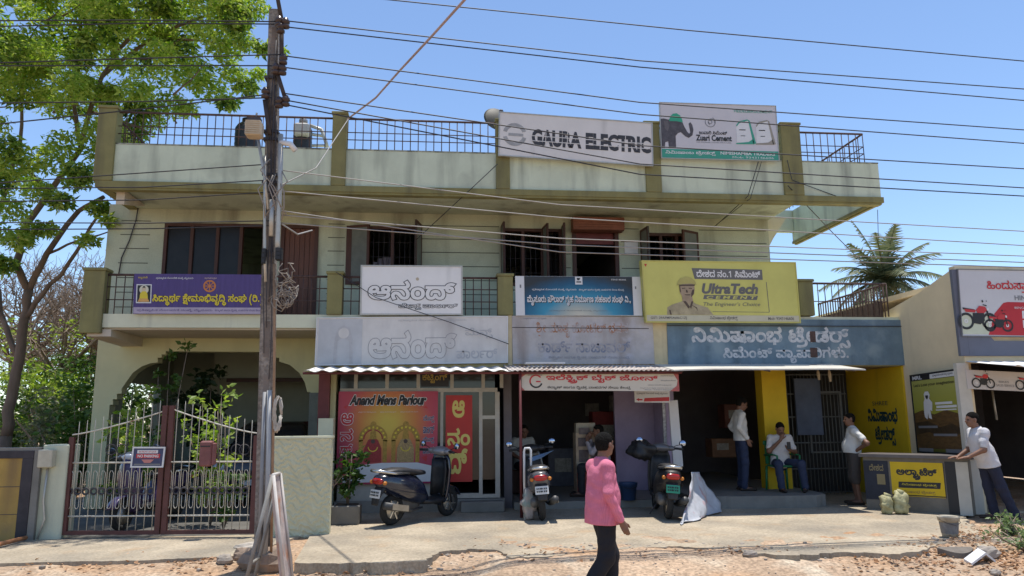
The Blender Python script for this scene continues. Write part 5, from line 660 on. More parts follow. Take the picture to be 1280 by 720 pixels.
# ------------------------------------------------------------------ signs
def sign(name, label, tl, tr, bl, Y, m, Yb=None, t=.04, cat='signboard', frame=None, fw=.015, panel='panel', B=None):
    b = B or Board.px(tl, tr, bl, Y, Yb); th = thing(name, label, cat, b.P(.5, 1)); b.parent = th; b.slab(panel, m, t)
    if frame:
        mb = MB(); u, v, n = b.U.normalized(), b.V.normalized(), b.n; a, e = fw, fw*.5
        for O, p, q in ((b.P(0, 0)-u*e-v*e, u*(b.w+2*e), v*a), (b.P(0, 1)-u*e+v*(e-a), u*(b.w+2*e), v*a), (b.P(0, 0)-u*e+v*(a-e), u*a, v*(b.h-2*(a-e))), (b.P(1, 0)+u*(e-a)+v*(a-e), u*a, v*(b.h-2*(a-e)))):
            mb.obox(O-n*(t+.002), p, q, n*(t+.012))
        mb.build('sign_frame', frame, th)
    return b
def grad_mat(name, stops, mode='radial', scale=(1, 1, 1), noise=.0, rough=.45, off=(0, 0, 0)):
    """printed gradient that belongs to the artwork"""
    if name in MATS: return MATS[name]
    m = bpy.data.materials.new(name); m.use_nodes = True; n = m.node_tree.nodes; l = m.node_tree.links; b = n['Principled BSDF']; b.inputs['Roughness'].default_value = rough; b.inputs['Specular IOR Level'].default_value = .3
    tc = n.new('ShaderNodeTexCoord'); mp = n.new('ShaderNodeMapping'); mp.inputs['Scale'].default_value = scale; mp.inputs['Location'].default_value = off; l.new(tc.outputs['Object'], mp.inputs[0])
    g = n.new('ShaderNodeTexGradient'); g.gradient_type = 'SPHERICAL' if mode == 'radial' else 'LINEAR'; v = mp.outputs[0]
    if noise:
        nz = n.new('ShaderNodeTexNoise'); nz.inputs['Scale'].default_value = 4; nz.inputs['Detail'].default_value = 4; l.new(tc.outputs['Object'], nz.inputs[0]); mx = n.new('ShaderNodeMix'); mx.data_type = 'RGBA'; mx.blend_type = 'LINEAR_LIGHT'; mx.inputs[0].default_value = noise; l.new(v, mx.inputs[6]); l.new(nz.outputs['Color'], mx.inputs[7]); v = mx.outputs[2]
    if mode == 'vertical':
        sx = n.new('ShaderNodeSeparateXYZ'); l.new(v, sx.inputs[0]); v = sx.outputs[2]; fac = v
    else: l.new(v, g.inputs[0]); fac = g.outputs[1]
    cr = n.new('ShaderNodeValToRGB'); l.new(fac, cr.inputs[0]); e = cr.color_ramp.elements
    while len(e) < len(stops): e.new(.5)
    for k, (p, c) in enumerate(stops): e[k].position = p; e[k].color = (*c, 1)
    l.new(cr.outputs[0], b.inputs['Base Color']); MATS[name] = m; return m
m_signw = mat('weathered_white_sign', (.66, .63, .60), .6, .06, 2, streak=((.42, .40, .38), .62, .9, 3))
m_faded = mat('faded_grey_sign', (.64, .61, .57), .6, .08, 2.5, streak=((.42, .39, .37), .50, .80, 2.5), spots=((.54, .51, .49), .55, .75, 2))
m_ink = mat('faded_ink', (.22, .21, .22), .6, .15, 6)
# electric shop board on the parapet
b = sign('signboard', 'white board with dark stencil capital letters on the roof parapet', (624.4, 140), (815, 154), (623.4, 194), 12.86, m_signw, t=.05, frame=m_alu, fw=.02)
m_sten = mat('stencil_black', (.045, .045, .05), .6, .2, 8)
b.en('GAURA', (.215, .36, .525, .70), m_sten, bold=.05); b.en('ELECTRIC', (.565, .36, .985, .70), m_sten, bold=.05)
mb = MB()
for u0, u1 in ((.205, .53), (.56, .99)):
    for k in range(2):
        v0 = .49+.115*k; c = [b.P(u0, v0, .0055), b.P(u1, v0, .0055), b.P(u1, v0+.016, .0055), b.P(u0, v0+.016, .0055)]; mb.add(c, [(0, 3, 2, 1)])
for u in (.30, .44, .655, .82, .925): mb.add([b.P(u, .35, .0056), b.P(u+.004, .35, .0056), b.P(u+.0005, .71, .0056), b.P(u-.0035, .71, .0056)], [(0, 3, 2, 1)])
mb.build('stencil_gap', m_signw, b.parent)
mg2 = mat('logo_grey', (.33, .33, .33), .6, .2, 8)
b.disc('logo_ring', mg2, .10, .5, .22, .15, a0=20, a1=165); b.disc('logo_ring', mg2, .10, .5, .22, .15, a0=195, a1=345); b.rect('logo_bar', mg2, .06, .47, .155, .535)
# cement board with elephant
b = sign('hoarding', 'grey white roof hoarding printed with an elephant in a green helmet', (824.4, 128), (969.5, 132.5), (827, 197.5), 12.88, mat('hoarding_print', (.56, .54, .56), .55, .05, 2), t=.04, frame=m_alu, fw=.012)
el_m = mat('elephant_grey', (.085, .08, .09), .7, .3, 12)
b.rect('strip', m_green, .005, .835, .995, .99)
ol = [(.0, .30), (.03, .29), (.07, .31), (.10, .27), (.16, .27), (.185, .33), (.20, .42), (.225, .52), (.24, .555), (.25, .53), (.245, .45), (.24, .37), (.255, .345), (.27, .39), (.278, .48), (.268, .58), (.235, .63), (.205, .60), (.17, .53), (.145, .55), (.125, .60), (.125, .82), (.065, .82), (.06, .70), (.035, .72), (.03, .82), (.0, .82)]
b.shape('elephant', el_m, [ol], .004)
b.shape('ear', mat('elephant_ear', (.13, .12, .125), .7, .2, 12), [[(.03, .33), (.065, .33), (.075, .43), (.06, .52), (.035, .47)]], .006)
b.shape('helmet', mat('helmet_print', (.04, .34, .20), .5, .08), [[(.075, .335), (.085, .25), (.11, .20), (.14, .19), (.17, .23), (.185, .30), (.19, .355), (.14, .335)]], .006)
b.kn('zuari', (.325, .49, .565, .555), m_black, 22); b.en('Zuari Cement', (.30, .57, .60, .67), m_black, bold=.035); b.en('FOR STRONGER, LASTING STRUCTURES', (.30, .69, .595, .715), m_grey)
for r, a0, a1, dx in ((.105, -200, 60, 0), (.07, -20, 240, .01), (.04, -180, 120, 0)): b.disc('logo_swirl', m_grey, .425+dx, .33, r, r-.014, a0=a0, a1=a1)
b.en('HEIDELBERGCEMENT', (.635, .09, .965, .14), m_green, bold=.01)
for u0, c1, c2 in ((.645, (.05, .32, .22), 'bag_green'), (.815, (.30, .27, .22), 'bag_brown')):
    mm = mat(c2, c1, .5, .1); b.shape('bag', m_whitep, [[(u0, .37), (u0+.09, .28), (u0+.115, .29), (u0+.145, .68), (u0, .69)]], .003); b.shape('bag_edge', mm, [[(u0+.105, .27), (u0+.12, .29), (u0+.165, .705), (u0+.14, .705)], [(u0-.005, .70), (u0+.10, .675), (u0+.14, .62), (u0+.15, .715), (u0-.01, .72)], [(u0, .38), (u0+.03, .30), (u0+.10, .265), (u0+.11, .285), (u0+.03, .335), (u0+.005, .40)]], .005)
    b.rect('bag_text', mg2, u0+.025, .45, u0+.08, .467); b.rect('bag_text', mg2, u0+.035, .56, u0+.075, .572)
b.kn('nimb', (.035, .862, .455, .94), m_whitep, 20, d=.006); b.en('NIMISHAMBA TRADERS', (.50, .862, .965, .915), m_whitep, bold=.02, d=.006); b.en('Mob: 9343146606', (.60, .94, .955, .975), m_whitep, d=.006)
# purple association banner
m_pur = mat('purple_cloth', (.085, .06, .19), .7, .15, 4, stretch=(6, 1, .6))
b = sign('banner', 'purple association banner with yellow Kannada lettering and a seated figure on the balcony rail', (168, 342), (331, 343.3), (166, 392.4), 12.93, m_pur, t=.012, panel='cloth')
b.rect('address_strip', mat('lilac_strip', (.42, .36, .46), .7, .12, 5), .003, .835, .997, .993)
b.kn('sid', (.145, .50, .985, .79), m_yel, 30, outline=(m_black, 26), d=.004)
b.kn('sthap', (.03, .07, .10, .14), m_yel, 10); b.kn('small', (.165, .08, .45, .145), m_whitep, 8); b.kn('small', (.535, .075, .63, .135), mat('pale_pink', (.6, .45, .40), .6), 8); b.kn('small', (.03, .875, .60, .95), m_pur, 0, d=.006); b.kn('svc', (.62, .875, .98, .95), m_pur, 0, d=.006)
or_m = mat('orange_print', (.55, .20, .05), .6, .1); b.disc('wheel_ring', or_m, .575, .30, .105, .078)
mb = MB()
for k in range(8):
    a = math.pi*k/8*2; c, s_ = math.cos(a), math.sin(a); p = b.P(.575, .30, .004); u, v = b.U.normalized(), -b.V.normalized(); d = u*c+v*s_; w = (v*c-u*s_)*.007; mb.add([p-w, p+d*.09-w, p+d*.09+w, p+w], [(0, 1, 2, 3)])
mb.build('wheel_spoke', or_m, b.parent); b.disc('wheel_hub', or_m, .575, .30, .022, d=.005)
b.rect('picture', m_whitep, .02, .265, .135, .735); b.rect('picture_ground', m_black, .028, .29, .127, .705, .005)
b.disc('halo', mat('halo', (.62, .58, .45), .6), .078, .40, .075, d=.007); b.shape('figure', m_yel, [[(.045, .66), (.05, .50), (.065, .44), (.092, .44), (.105, .50), (.112, .66)]], .008); b.disc('figure_head', mat('print_skin', (.60, .48, .33), .6), .078, .385, .032, d=.009); b.shape('figure_hair', m_black, [[(.066, .37), (.070, .325), (.078, .305), (.086, .325), (.09, .37), (.078, .345)]], .010); b.shape('figure_lap', mat('print_orange', (.6, .33, .10), .6), [[(.035, .70), (.045, .62), (.11, .62), (.122, .70)]], .010)
# white outline board
m_wb = mat('clean_white_board', (.78, .76, .73), .5, .05, 2, streak=((.45, .44, .42), .66, .95, 2.5))
b = sign('signboard', 'white board with black outlined Kannada lettering standing on the balcony edge', (451.8, 332.2), (577.3, 333), (450.7, 393), 12.9, m_wb, t=.05, frame=m_alu, fw=.025)
b.kn('anand', (.08, .32, .925, .69), m_wb, 30, outline=(m_black, 30)); b.kn('mp', (.375, .775, .95, .90), m_wb, 2, outline=(m_black, 75)); b.disc('emblem', mat('pale_gold', (.5, .42, .3), .6), .555, .27, .028)
# blue housing society banner
b = sign('banner', 'blue banner with a white glow between two white end panels on the balcony', (644, 345), (800.7, 346), (645, 394.4), 12.93, m_whitep, t=.02)
bg_ = Board(b.P(.07, .005, .003), b.U*.86, b.V*.985, None)
m_rad = grad_mat('blue_glow_print', [(0, (.035, .04, .045)), (.25, (.02, .10, .19)), (.55, (.05, .28, .42)), (.82, (.42, .45, .40)), (1, (.60, .57, .46))], scale=(.74, .3, 1.35), noise=.08)
mb = MB(); mb.add([bg_.P(0, 1), bg_.P(1, 1), bg_.P(1, 0), bg_.P(0, 0)], [(0, 1, 2, 3)]); mb.build('print', m_rad, b.parent)
b.kn('mys', (.095, .50, .915, .755), m_black, 50, d=.005, name='lettering_shadow'); b.kn('mys', (.09, .49, .91, .745), m_whitep, 26, d=.007); b.kn('small', (.13, .315, .48, .38), m_whitep, 8, d=.006); b.kn('svc', (.50, .315, .86, .385), m_whitep, 4, d=.006)
b.kn('small', (.26, .86, .72, .90), m_grey, 0, d=.006); b.en('9343146606', (.76, .06, .88, .10), m_whitep, d=.006); b.rect('emblem', m_whitep, .472, .01, .53, .21, .006); b.shape('emblem_mark', m_black, [[(.485, .04), (.515, .04), (.505, .10), (.49, .10)], [(.482, .13), (.52, .13), (.52, .16), (.482, .16)]], .008)
b.rect('end_mark', m_grey, .034, .22, .045, .30, .004); b.rect('end_mark', m_grey, .95, .25, .96, .32, .004)
# yellow cement box sign
m_ys = mat('lit_box_yellow', (.55, .53, .15), .45, .07, 2, streak=((.48, .45, .12), .55, .9, 2.5))
b = sign('box_sign', 'pale yellow cement box sign with a helmeted man and dark italic lettering', (802.5, 326), (994, 328.3), (808, 402.5), 12.72, m_ys, Yb=12.84, t=.16, frame=mat('box_sign_edge', (.50, .47, .14), .5, .1), fw=.02)
m_sg = mat('sign_grey', (.13, .13, .13), .5, .1)
b.rect('address_strip', mat('beige_strip', (.50, .48, .36), .5, .06), .004, .885, .996, .985)
b.shape('heading_box', m_sg, [[(.315, .11), (.775, .125), (.775, .295), (.33, .29)]], .003); b.kn('desh', (.345, .14, .76, .255), m_whitep, 26, d=.006)
b.en('UltraTech', (.375, .37, .735, .525), m_sg, bold=.045, shear=.25, d=.005); b.shape('bar', m_sg, [[(.385, .55), (.735, .56), (.725, .63), (.375, .62)]], .003); b.en('C E M E N T', (.40, .567, .72, .612), m_ys, bold=.03, shear=.2, d=.006)
b.en("The Engineer's Choice", (.375, .67, .745, .75), m_sg, shear=.25, d=.005)
b.shape('rule', m_sg, [[(.795, .33), (.799, .33), (.803, .83), (.799, .83)], [(.43, .822), (.80, .828), (.80, .835), (.43, .829)]], .003)
b.en('GST: 29APMPS4686C1ZJ', (.03, .91, .26, .96), m_sg, bold=.01, d=.006); b.kn('nimbh', (.41, .90, .59, .97), m_sg, 12, d=.006); b.en('Mob: 9343146606', (.79, .91, .96, .96), m_sg, bold=.01, d=.006)
pj_ = mat('print_jacket', (.36, .31, .20), .55, .25, 8); ps = mat('print_face', (.34, .26, .18), .55, .2, 12)
b.shape('man_jacket', pj_, [[(.135, .88), (.14, .76), (.17, .715), (.225, .67), (.245, .65), (.30, .65), (.325, .70), (.40, .76), (.435, .88)]], .004); b.shape('man_neck', ps, [[(.24, .58), (.305, .58), (.31, .67), (.275, .70), (.24, .67)]], .006)
b.shape('man_face', ps, [[(.225, .36), (.32, .36), (.325, .45), (.318, .54), (.295, .60), (.27, .62), (.245, .60), (.228, .52)]], .008); b.shape('man_helmet', mat('print_helmet', (.40, .36, .12), .5), [[(.21, .40), (.222, .33), (.24, .28), (.275, .255), (.31, .275), (.33, .32), (.338, .385), (.30, .365), (.25, .375)]], .010)
b.shape('man_shadow', mat('print_shade', (.09, .065, .05), .6), [[(.222, .385), (.33, .38), (.325, .405), (.228, .41)], [(.245, .66), (.262, .655), (.285, .75), (.275, .78)], [(.31, .655), (.297, .66), (.285, .75), (.292, .78)], [(.308, .47), (.322, .46), (.316, .54), (.298, .595), (.30, .53)], [(.242, .44), (.262, .435), (.262, .45), (.242, .455)], [(.285, .435), (.307, .44), (.307, .455), (.285, .45)], [(.255, .545), (.295, .545), (.29, .56), (.262, .56)], [(.268, .47), (.276, .47), (.28, .515), (.266, .515)], [(.225, .40), (.232, .40), (.234, .52), (.228, .50)], [(.285, .70), (.33, .76), (.335, .82), (.325, .77)], [(.15, .80), (.158, .80), (.165, .88), (.155, .88)]], .011)
b.shape('mark', m_red, [[(.012, .05), (.03, .05), (.02, .10)]], .004)
# faded parlour board, painted band and blue board along the lintel
b = sign('signboard', 'faded grey board with a ghostly outline of Kannada lettering above the parlour awning', (396.4, 397.5), (634.4, 395.6), (393.8, 456.5), 12.9, m_faded, t=.04, frame=m_whitep, fw=.015)
b.kn('anand', (.275, .32, .72, .86), m_faded, 38, outline=(m_ink, 16)); f2 = mat('ghost_print', (.46, .45, .45), .6, .12, 6); b.kn('mens', (.775, .24, .92, .47), f2, 14); b.kn('parl', (.73, .70, .945, .90), f2, 16); b.kn('small', (.42, .05, .78, .10), f2, 4)
b.rect('ghost_panel', mat('ghost_panel', (.50, .50, .50), .6, .1, 3), .01, .03, .235, .985, .002); b.shape('ghost_figure', f2, [[(.09, .97), (.095, .45), (.11, .22), (.14, .16), (.17, .22), (.185, .45), (.19, .97), (.175, .97), (.17, .5), (.14, .42), (.11, .5), (.105, .97)]], .005); b.disc('ghost_head', m_faded, .14, .33, .09, d=.006)
m_band = mat('stained_band', (.47, .44, .42), .85, .14, 3, .2, 30, streak=((.27, .21, .18), .50, .8, 2.2), spots=((.50, .48, .50), .5, .7, 4))
b = sign('signboard', 'weathered grey board with worn orange and blue Kannada lettering above the bike shop', (640, 394.8), (815.5, 396), (641, 455), 12.955, m_band, t=.03)
wo = mat('worn_orange', (.40, .19, .10), .9, .35, 25, spots=((.43, .40, .40), .40, .58, 7)); wbl = mat('worn_blue', (.22, .24, .30), .9, .35, 25, spots=((.40, .38, .39), .40, .58, 7))
b.kn('fad1', (.17, .13, .82, .45), wo, 16); b.kn('fad2', (.18, .50, .83, .76), wbl, 16); b.kn('small', (.07, .03, .24, .08), wbl, 4); b.kn('svc', (.25, .83, .82, .91), wbl, 4)
mb = MB(); mb.add([b.P(.0, .235, .004), b.P(.97, .245, .004), b.P(.97, .26, .004), b.P(.0, .25, .004)], [(0, 3, 2, 1)]); mb.build('crack', m_iron, b.parent)
for q0, q1 in ((816, 835), (634.6, 640)): mb = MB(); mb.box((X(q0, 420, Yf), Yf-.03, 2.44), (X(q1, 420, Yf), Yf+.028, 3.32)); mb.build('lintel_post', mat('cream_paint', (.60, .50, .30), .8, .12, 3, streak=((.32, .26, .18), .58, .85, 3)), BL)
m_bb = mat('blue_painted_board', (.15, .22, .27), .75, .2, 2, .1, 20, streak=((.085, .125, .15), .48, .74, 2.4), spots=((.23, .30, .33), .52, .70, 2))
b = sign('signboard', 'long faded blue board with large white Kannada lettering above the cement shop', (833.5, 398.6), (1131, 400), (835.5, 456.8), 12.955, m_bb, t=.06)
wp = mat('worn_white_paint', (.52, .53, .54), .85, .25, 14, spots=((.24, .30, .34), .54, .66, 9)); b.kn('nimbh', (.10, .17, .755, .62), wp, 34); b.kn('vyap', (.225, .60, .745, .95), wp, 28)
b.rect('rust_patch', m_rust, .588, .26, .612, .50, .007); b.rect('rust_patch', m_rust, .585, .62, .615, .83, .007); b.kn('small', (.14, .95, .42, .985), wbl, 2)
mb = MB(); mb.box((b.P(0, .13).x, 12.935, b.P(0, .155).z), (b.P(1, .13).x, 12.952, b.P(0, .14).z)); mb.build('seam', m_iron, b.parent)
mb = MB(); mb.box((b.P(1, 0).x+.001, 12.95, 2.40), (b.P(1, 0).x+.03, 13.2, 3.30)); mb.build('edge_trim', m_iron, b.parent)
# white and red bike shop sign under the awning
b = sign('signboard', 'cream signboard with red Kannada lettering hanging under the awning of the bike shop', (649.5, 465), (848, 466.5), (650, 488), 12.06, mat('cream_print', (.58, .53, .45), .5, .06, 2), t=.03)
b.kn('ebz', (.165, .12, .865, .60), m_red, 26); b.kn('svc', (.17, .74, .69, .95), m_black, 10); b.disc('logo_ring', m_red, .10, .50, .11, .085, a0=40, a1=200); b.disc('logo_ring', m_black, .10, .50, .11, .085, a0=200, a1=340); b.rect('logo_bar', m_red, .10, .48, .128, .55, .004)
cr = mat('corner_red', (.40, .10, .09), .5, .1); b.shape('corner', cr, [[(0, 0), (.055, 0), (.01, .3), (0, .5)], [(0, .5), (.008, .8), (.03, 1), (0, 1)], [(.965, 0), (1, 0), (1, 1), (.94, 1), (.985, .7), (.992, .4)]], .003)
b.en('GAURA ELECTRIC', (.05, .12, .14, .2), m_grey); b.kn('small', (.80, .63, .95, .72), m_grey); b.kn('svc', (.75, .80, .965, .88), m_grey); b.kn('small', (.885, .12, .97, .2), m_grey); b.en('Bengaluru Road', (.885, .38, .98, .46), m_grey); b.en('Mob: 9343146606', (.78, .90, .95, .96), m_grey)
b = sign('placard', 'small white placard with a red stripe hanging behind the bike shop sign', (793, 488.5), (837, 489), (793.5, 503), 13.0, m_whitep, t=.015, cat='placard')
b.kn('small', (.06, .12, .94, .34), m_grey); b.shape('stripe', m_red, [[(.28, .62), (.98, .50), (.98, .85), (.25, .92)]], .003); b.shape('arrow', m_red, [[(.04, .75), (.12, .62), (.12, .70), (.22, .70), (.22, .82), (.12, .82), (.12, .9)]], .003)
# parlour poster and red door banner
m_post = grad_mat('poster_print', [(0, (.34, .03, .10)), (.40, (.46, .07, .10)), (.62, (.55, .20, .06)), (.92, (.60, .45, .08))], scale=(.8, .3, .8), noise=.05, off=(0, 0, -.80))
b = sign('poster', 'pink and orange poster with two golden arches in the parlour window', (423.6, 489.4), (547.6, 489), (419.5, 606), 13.0, m_post, t=.012, cat='poster', panel='sheet')
b.en('Anand Mens Parlour', (.115, .045, .88, .145), m_black, bold=.045, shear=.3, outline=(m_whitep, .045))
b.shape('pale_foot', m_whitep, [[(.02, .90), (.2, .80), (.45, .775), (.8, .775), (.98, .82), (.98, .98), (.02, .98)]], .003)
for k, (w, v0, v1) in enumerate((('a', .245, .36), ('na', .41, .535), ('dam', .575, .70))): b.kn(w, (.035, v0, .15, v1), m_red, 20, outline=(m_whitep, 30))
for w, v0, v1 in (('mens', .265, .345), ('parl', .38, .46), ('mens', .50, .57), ('parl', .61, .68)): b.kn(w, (.855, v0, .965, v1), mat('navy_print', (.03, .03, .10), .5), 18, outline=(m_whitep, 30))
gold = mat('gold_print', (.36, .22, .035), .5, .35, 30); dr = mat('deity_red', (.30, .03, .03), .5, .3, 40)
for cu, cc in ((.355, dr), (.68, mat('deity_tan', (.36, .24, .10), .5, .4, 50))):
    b.disc('arch', gold, cu, .52, .24, .17, a0=-10, a1=190, d=.005); b.rect('arch_column', gold, cu-.14, .53, cu-.10, .77, .005); b.rect('arch_column', gold, cu+.10, .53, cu+.14, .77, .005)
    b.shape('figure', cc, [[(cu-.085, .77), (cu-.085, .62), (cu-.05, .53), (cu, .49), (cu+.05, .53), (cu+.085, .62), (cu+.085, .77)]], .006); b.shape('crown', gold, [[(cu-.035, .52), (cu-.025, .44), (cu, .40), (cu+.025, .44), (cu+.035, .52)]], .007)
    b.disc('arch_inner', dr if cu < .5 else gold, cu, .52, .165, .145, a0=0, a1=180, d=.0052); [b.disc('jewel', m_yel, cu+.117*math.cos(R(q))*1.0, .52-.128*math.sin(R(q)), .018, d=.0065, n=8) for q in range(10, 180, 20)]; b.disc('finial', gold, cu, .36, .05, d=.0055, n=10); b.disc('garland', m_yel, cu, .60, .085, .07, a0=185, a1=355, d=.0085); b.disc('figure_head', mat('print_dark', (.08, .05, .04), .6), cu, .545, .035, d=.008)
b.shape('flower', m_red, [[(.05, .17), (.09, .15), (.08, .19)], [(.85, .18), (.88, .16), (.90, .19)], [(.84, .72), (.90, .70), (.89, .77)], [(.06, .86), (.15, .80), (.2, .86), (.15, .93), (.07, .93)]], .004)
b.kn('small', (.20, .22, .38, .235), m_whitep); b.kn('small', (.42, .22, .58, .235), m_whitep); b.kn('small', (.62, .22, .80, .235), m_whitep)
b = sign('banner', 'narrow red vertical banner with stacked yellow Kannada letters on the parlour door', (557.3, 494), (590.3, 494), (556.8, 602.5), 13.02, mat('red_banner', (.42, .025, .02), .5, .1, 3), t=.012, panel='cloth')
ylw = mat('pale_yellow_print', (.62, .52, .14), .5, .08); b.kn('a', (.26, .07, .70, .255), ylw, 30); b.kn('nam', (.08, .39, .90, .58), ylw, 30); b.kn('dam', (.14, .63, .80, .90), ylw, 30)
b = sign('sticker', 'black window strip with gold Kannada lettering above the parlour door', (526, 463), (561, 463), (526, 483), 13.035, m_black, t=.006, cat='sticker'); b.kn('cut', (.06, .2, .94, .8), mat('gold_letters', (.36, .26, .06), .5), 16)
# yellow side wall lettering
b = Board((8.518, 14.55, 2.36), (0, -1.45, 0), (0, 0, -1.55)); th = thing('wall_lettering', 'dark blue green Kannada lettering painted on the yellow side wall', 'lettering', b.P(.5, .9)); b.parent = th
nb = mat('teal_paint', (.015, .05, .055), .6, .2, 8); b.kn('nim1', (.22, .46, .88, .64), nb, 40); b.kn('trd', (.36, .68, .80, .90), nb, 36); b.en('SHREE', (.35, .37, .70, .42), nb)
# oil poster on the neighbour's side wall
p0, p1 = at(1138, 470, 12.62), at(1196, 462, 11.22); d0, d1 = at(1148, 565, 12.62), at(1209, 563, 11.22)
b = Board(p0, p1-p0, Vector((0, 0, d0.z-p0.z)))
b = sign('poster', 'tall olive and brown astronaut poster right of the yellow wall', None, None, None, 0, grad_mat('olive_sky', [(0, (.10, .10, .02)), (.5, (.30, .30, .04)), (1, (.36, .36, .10))], 'vertical', scale=(1, 1, .8)), t=.03, cat='poster', B=b, frame=m_black, fw=.03)
b.rect('header', m_black, 0, 0, 1, .075, .003); b.en('MRL', (.05, .015, .26, .06), m_whitep, bold=.03, d=.006); b.rect('header_panel', m_whitep, .44, .005, .97, .07, .006); b.kn('small', (.5, .02, .92, .055), m_black, 6, d=.008)
b.en("Let's Lost your imagination", (.06, .115, .92, .165), m_black, bold=.01)
br = mat('brown_hill', (.10, .055, .018), .6, .4, 7, stretch=(1, 1, 4)); br2 = mat('dark_hill', (.045, .028, .012), .6, .4, 7)
b.shape('hills', br, [[(0, .50), (.2, .46), (.45, .52), (.7, .47), (1, .53), (1, .95), (0, .95)]], .003); b.shape('near_hills', br2, [[(0, .62), (.3, .60), (.55, .68), (.8, .64), (1, .70), (1, .76), (.6, .80), (.3, .74), (0, .78)]], .005)
b.shape('astronaut', m_whitep, [[(.24, .50), (.25, .36), (.28, .32), (.27, .26), (.30, .225), (.37, .225), (.40, .27), (.38, .32), (.44, .37), (.42, .48), (.38, .46), (.40, .58), (.33, .56), (.33, .50), (.30, .58), (.25, .55)]], .006); b.shape('visor', m_black, [[(.30, .275), (.365, .275), (.36, .305), (.335, .33), (.305, .305)]], .008)
b.rect('text_block', m_whitep, .50, .37, .85, .40, .006); b.rect('text_block', m_whitep, .52, .415, .93, .445, .006); b.rect('text_block', m_whitep, .50, .46, .92, .475, .006); b.rect('text_block', m_grey, .08, .66, .50, .69, .006); b.rect('text_block', m_grey, .40, .76, .88, .79, .006); b.rect('logo_strip', m_grey, .04, .945, .36, .99, .006); b.rect('logo_strip', m_grey, .62, .945, .97, .99, .006)
# ------------------------------------------------------------------ awnings
def corrugated(mb, P, U, V, n, amp, th=.006, per=6):
    """corrugated sheet: P corner, U along, V down slope; ribs run down V"""
    P, U, V = Vector(P), Vector(U), Vector(V); N = U.cross(V).normalized(); N = N if N.z > 0 else -N; k = n*per; top = []
    for i in range(k+1):
        o = N*amp*math.sin(2*math.pi*i/per); top.append((P+U*(i/k)+o, P+U*(i/k)+V+o))
    sm = mb.smooth; mb.smooth = True; vs = [p for a in top for p in a]+[p-N*th for a in top for p in a]; q = 2*(k+1)
    fs = [(2*i, 2*i+1, 2*i+3, 2*i+2) for i in range(k)]+[(q+2*i, q+2*i+2, q+2*i+3, q+2*i+1) for i in range(k)]+[(2*i+1, q+2*i+1, q+2*i+3, 2*i+3) for i in range(k)]
    mb.add(vs, fs); mb.smooth = sm
m_tin = mat('tin_sheet', (.55, .53, .50), .5, .2, 6, metal=.2, spots=((.25, .15, .10), .58, .72, 3)); m_tin2 = mat('tin_sheet_old', (.45, .40, .36), .6, .3, 5, metal=.2, spots=((.22, .12, .08), .5, .7, 3))
AW = thing('awning', 'corrugated tin awning with a scalloped edge over the parlour and bike shop', 'awning', (1, 12.9, 2.4))
xA0, xA1, xA2 = X(380, 459, 11.9), X(640, 458, 11.9), X(842, 460, 11.9)
mb = MB(); corrugated(mb, (xA0, 13.0, 2.425), (xA1-xA0, 0, 0), (0, -1.12, -.142), 14, .016); mb.build('sheet', m_tin, AW)
mb = MB(); corrugated(mb, (xA1-.05, 13.0, 2.445), (xA2-xA1+.05, 0, 0), (0, -1.10, -.162), 34, .011); mb.build('sheet', m_tin2, AW)
mb = MB(); mb.box((X(657, 458, 12.35), 12.3, 2.42), (X(706, 458, 12.35), 12.5, 2.445)); mb.build('plank', m_whitep, AW)
mb = MB(); mb.box((X(470, 464, 12.4), 12.4, Z(470, 466, 12.4)), (X(561, 464, 12.4), 12.46, Z(470, 462, 12.4))); tag(mb.build('tube_light', mat('tube_white', (.60, .57, .48), .5)), 'long pale unlit tube light fitting under the parlour awning', 'light fitting')
A2 = thing('awning', 'thin pale flat tin awning over the cement shop', 'awning', (6, 12.9, 2.4))
x0, x1 = X(842, 459, 11.85), X(1082, 460, 11.85); mb = MB(); n = 24; vs = []
for i in range(n+1):
    t = i/n; xx = lerp(x0, x1, t); sag = .03*math.sin(math.pi*t)+.01*math.sin(9*t)
    for (y, z) in ((12.94, 2.45), (11.85, 2.285+sag*.6), (11.85, 2.275+sag*.6-.012), (12.94, 2.435)): vs.append((xx, y, z))
mb.add(vs, [(4*i+k, 4*i+(k+1) % 4, 4*i+4+(k+1) % 4, 4*i+4+k) for i in range(n) for k in range(4)]+[(0, 1, 2, 3), (4*n+3, 4*n+2, 4*n+1, 4*n)]); mb.build('sheet', mat('pale_tin', (.58, .55, .48), .5, .15, 4, spots=((.3, .2, .13), .6, .75, 2)), A2)
mb = MB()
for t in (.05, .5, .95): xx = lerp(x0, x1, t); mb.tube([(xx, 12.9, 2.41), (xx, 11.9, 2.262)], .015, 6)
mb.build('bracket', m_rust, A2)
mb = MB()
for k in range(2): px = 1022+k*14; mb.tube([at(px, 461, 12.3), at(px+1, 468, 12.3), at(px+2, 475+2*k, 12.3)], [.012, .03, .02], 6)
tag(mb.build('hanging_rag', mat('rag', (.34, .27, .18), .9, .3)), 'small pale rags hanging under the cement shop awning', 'rags')
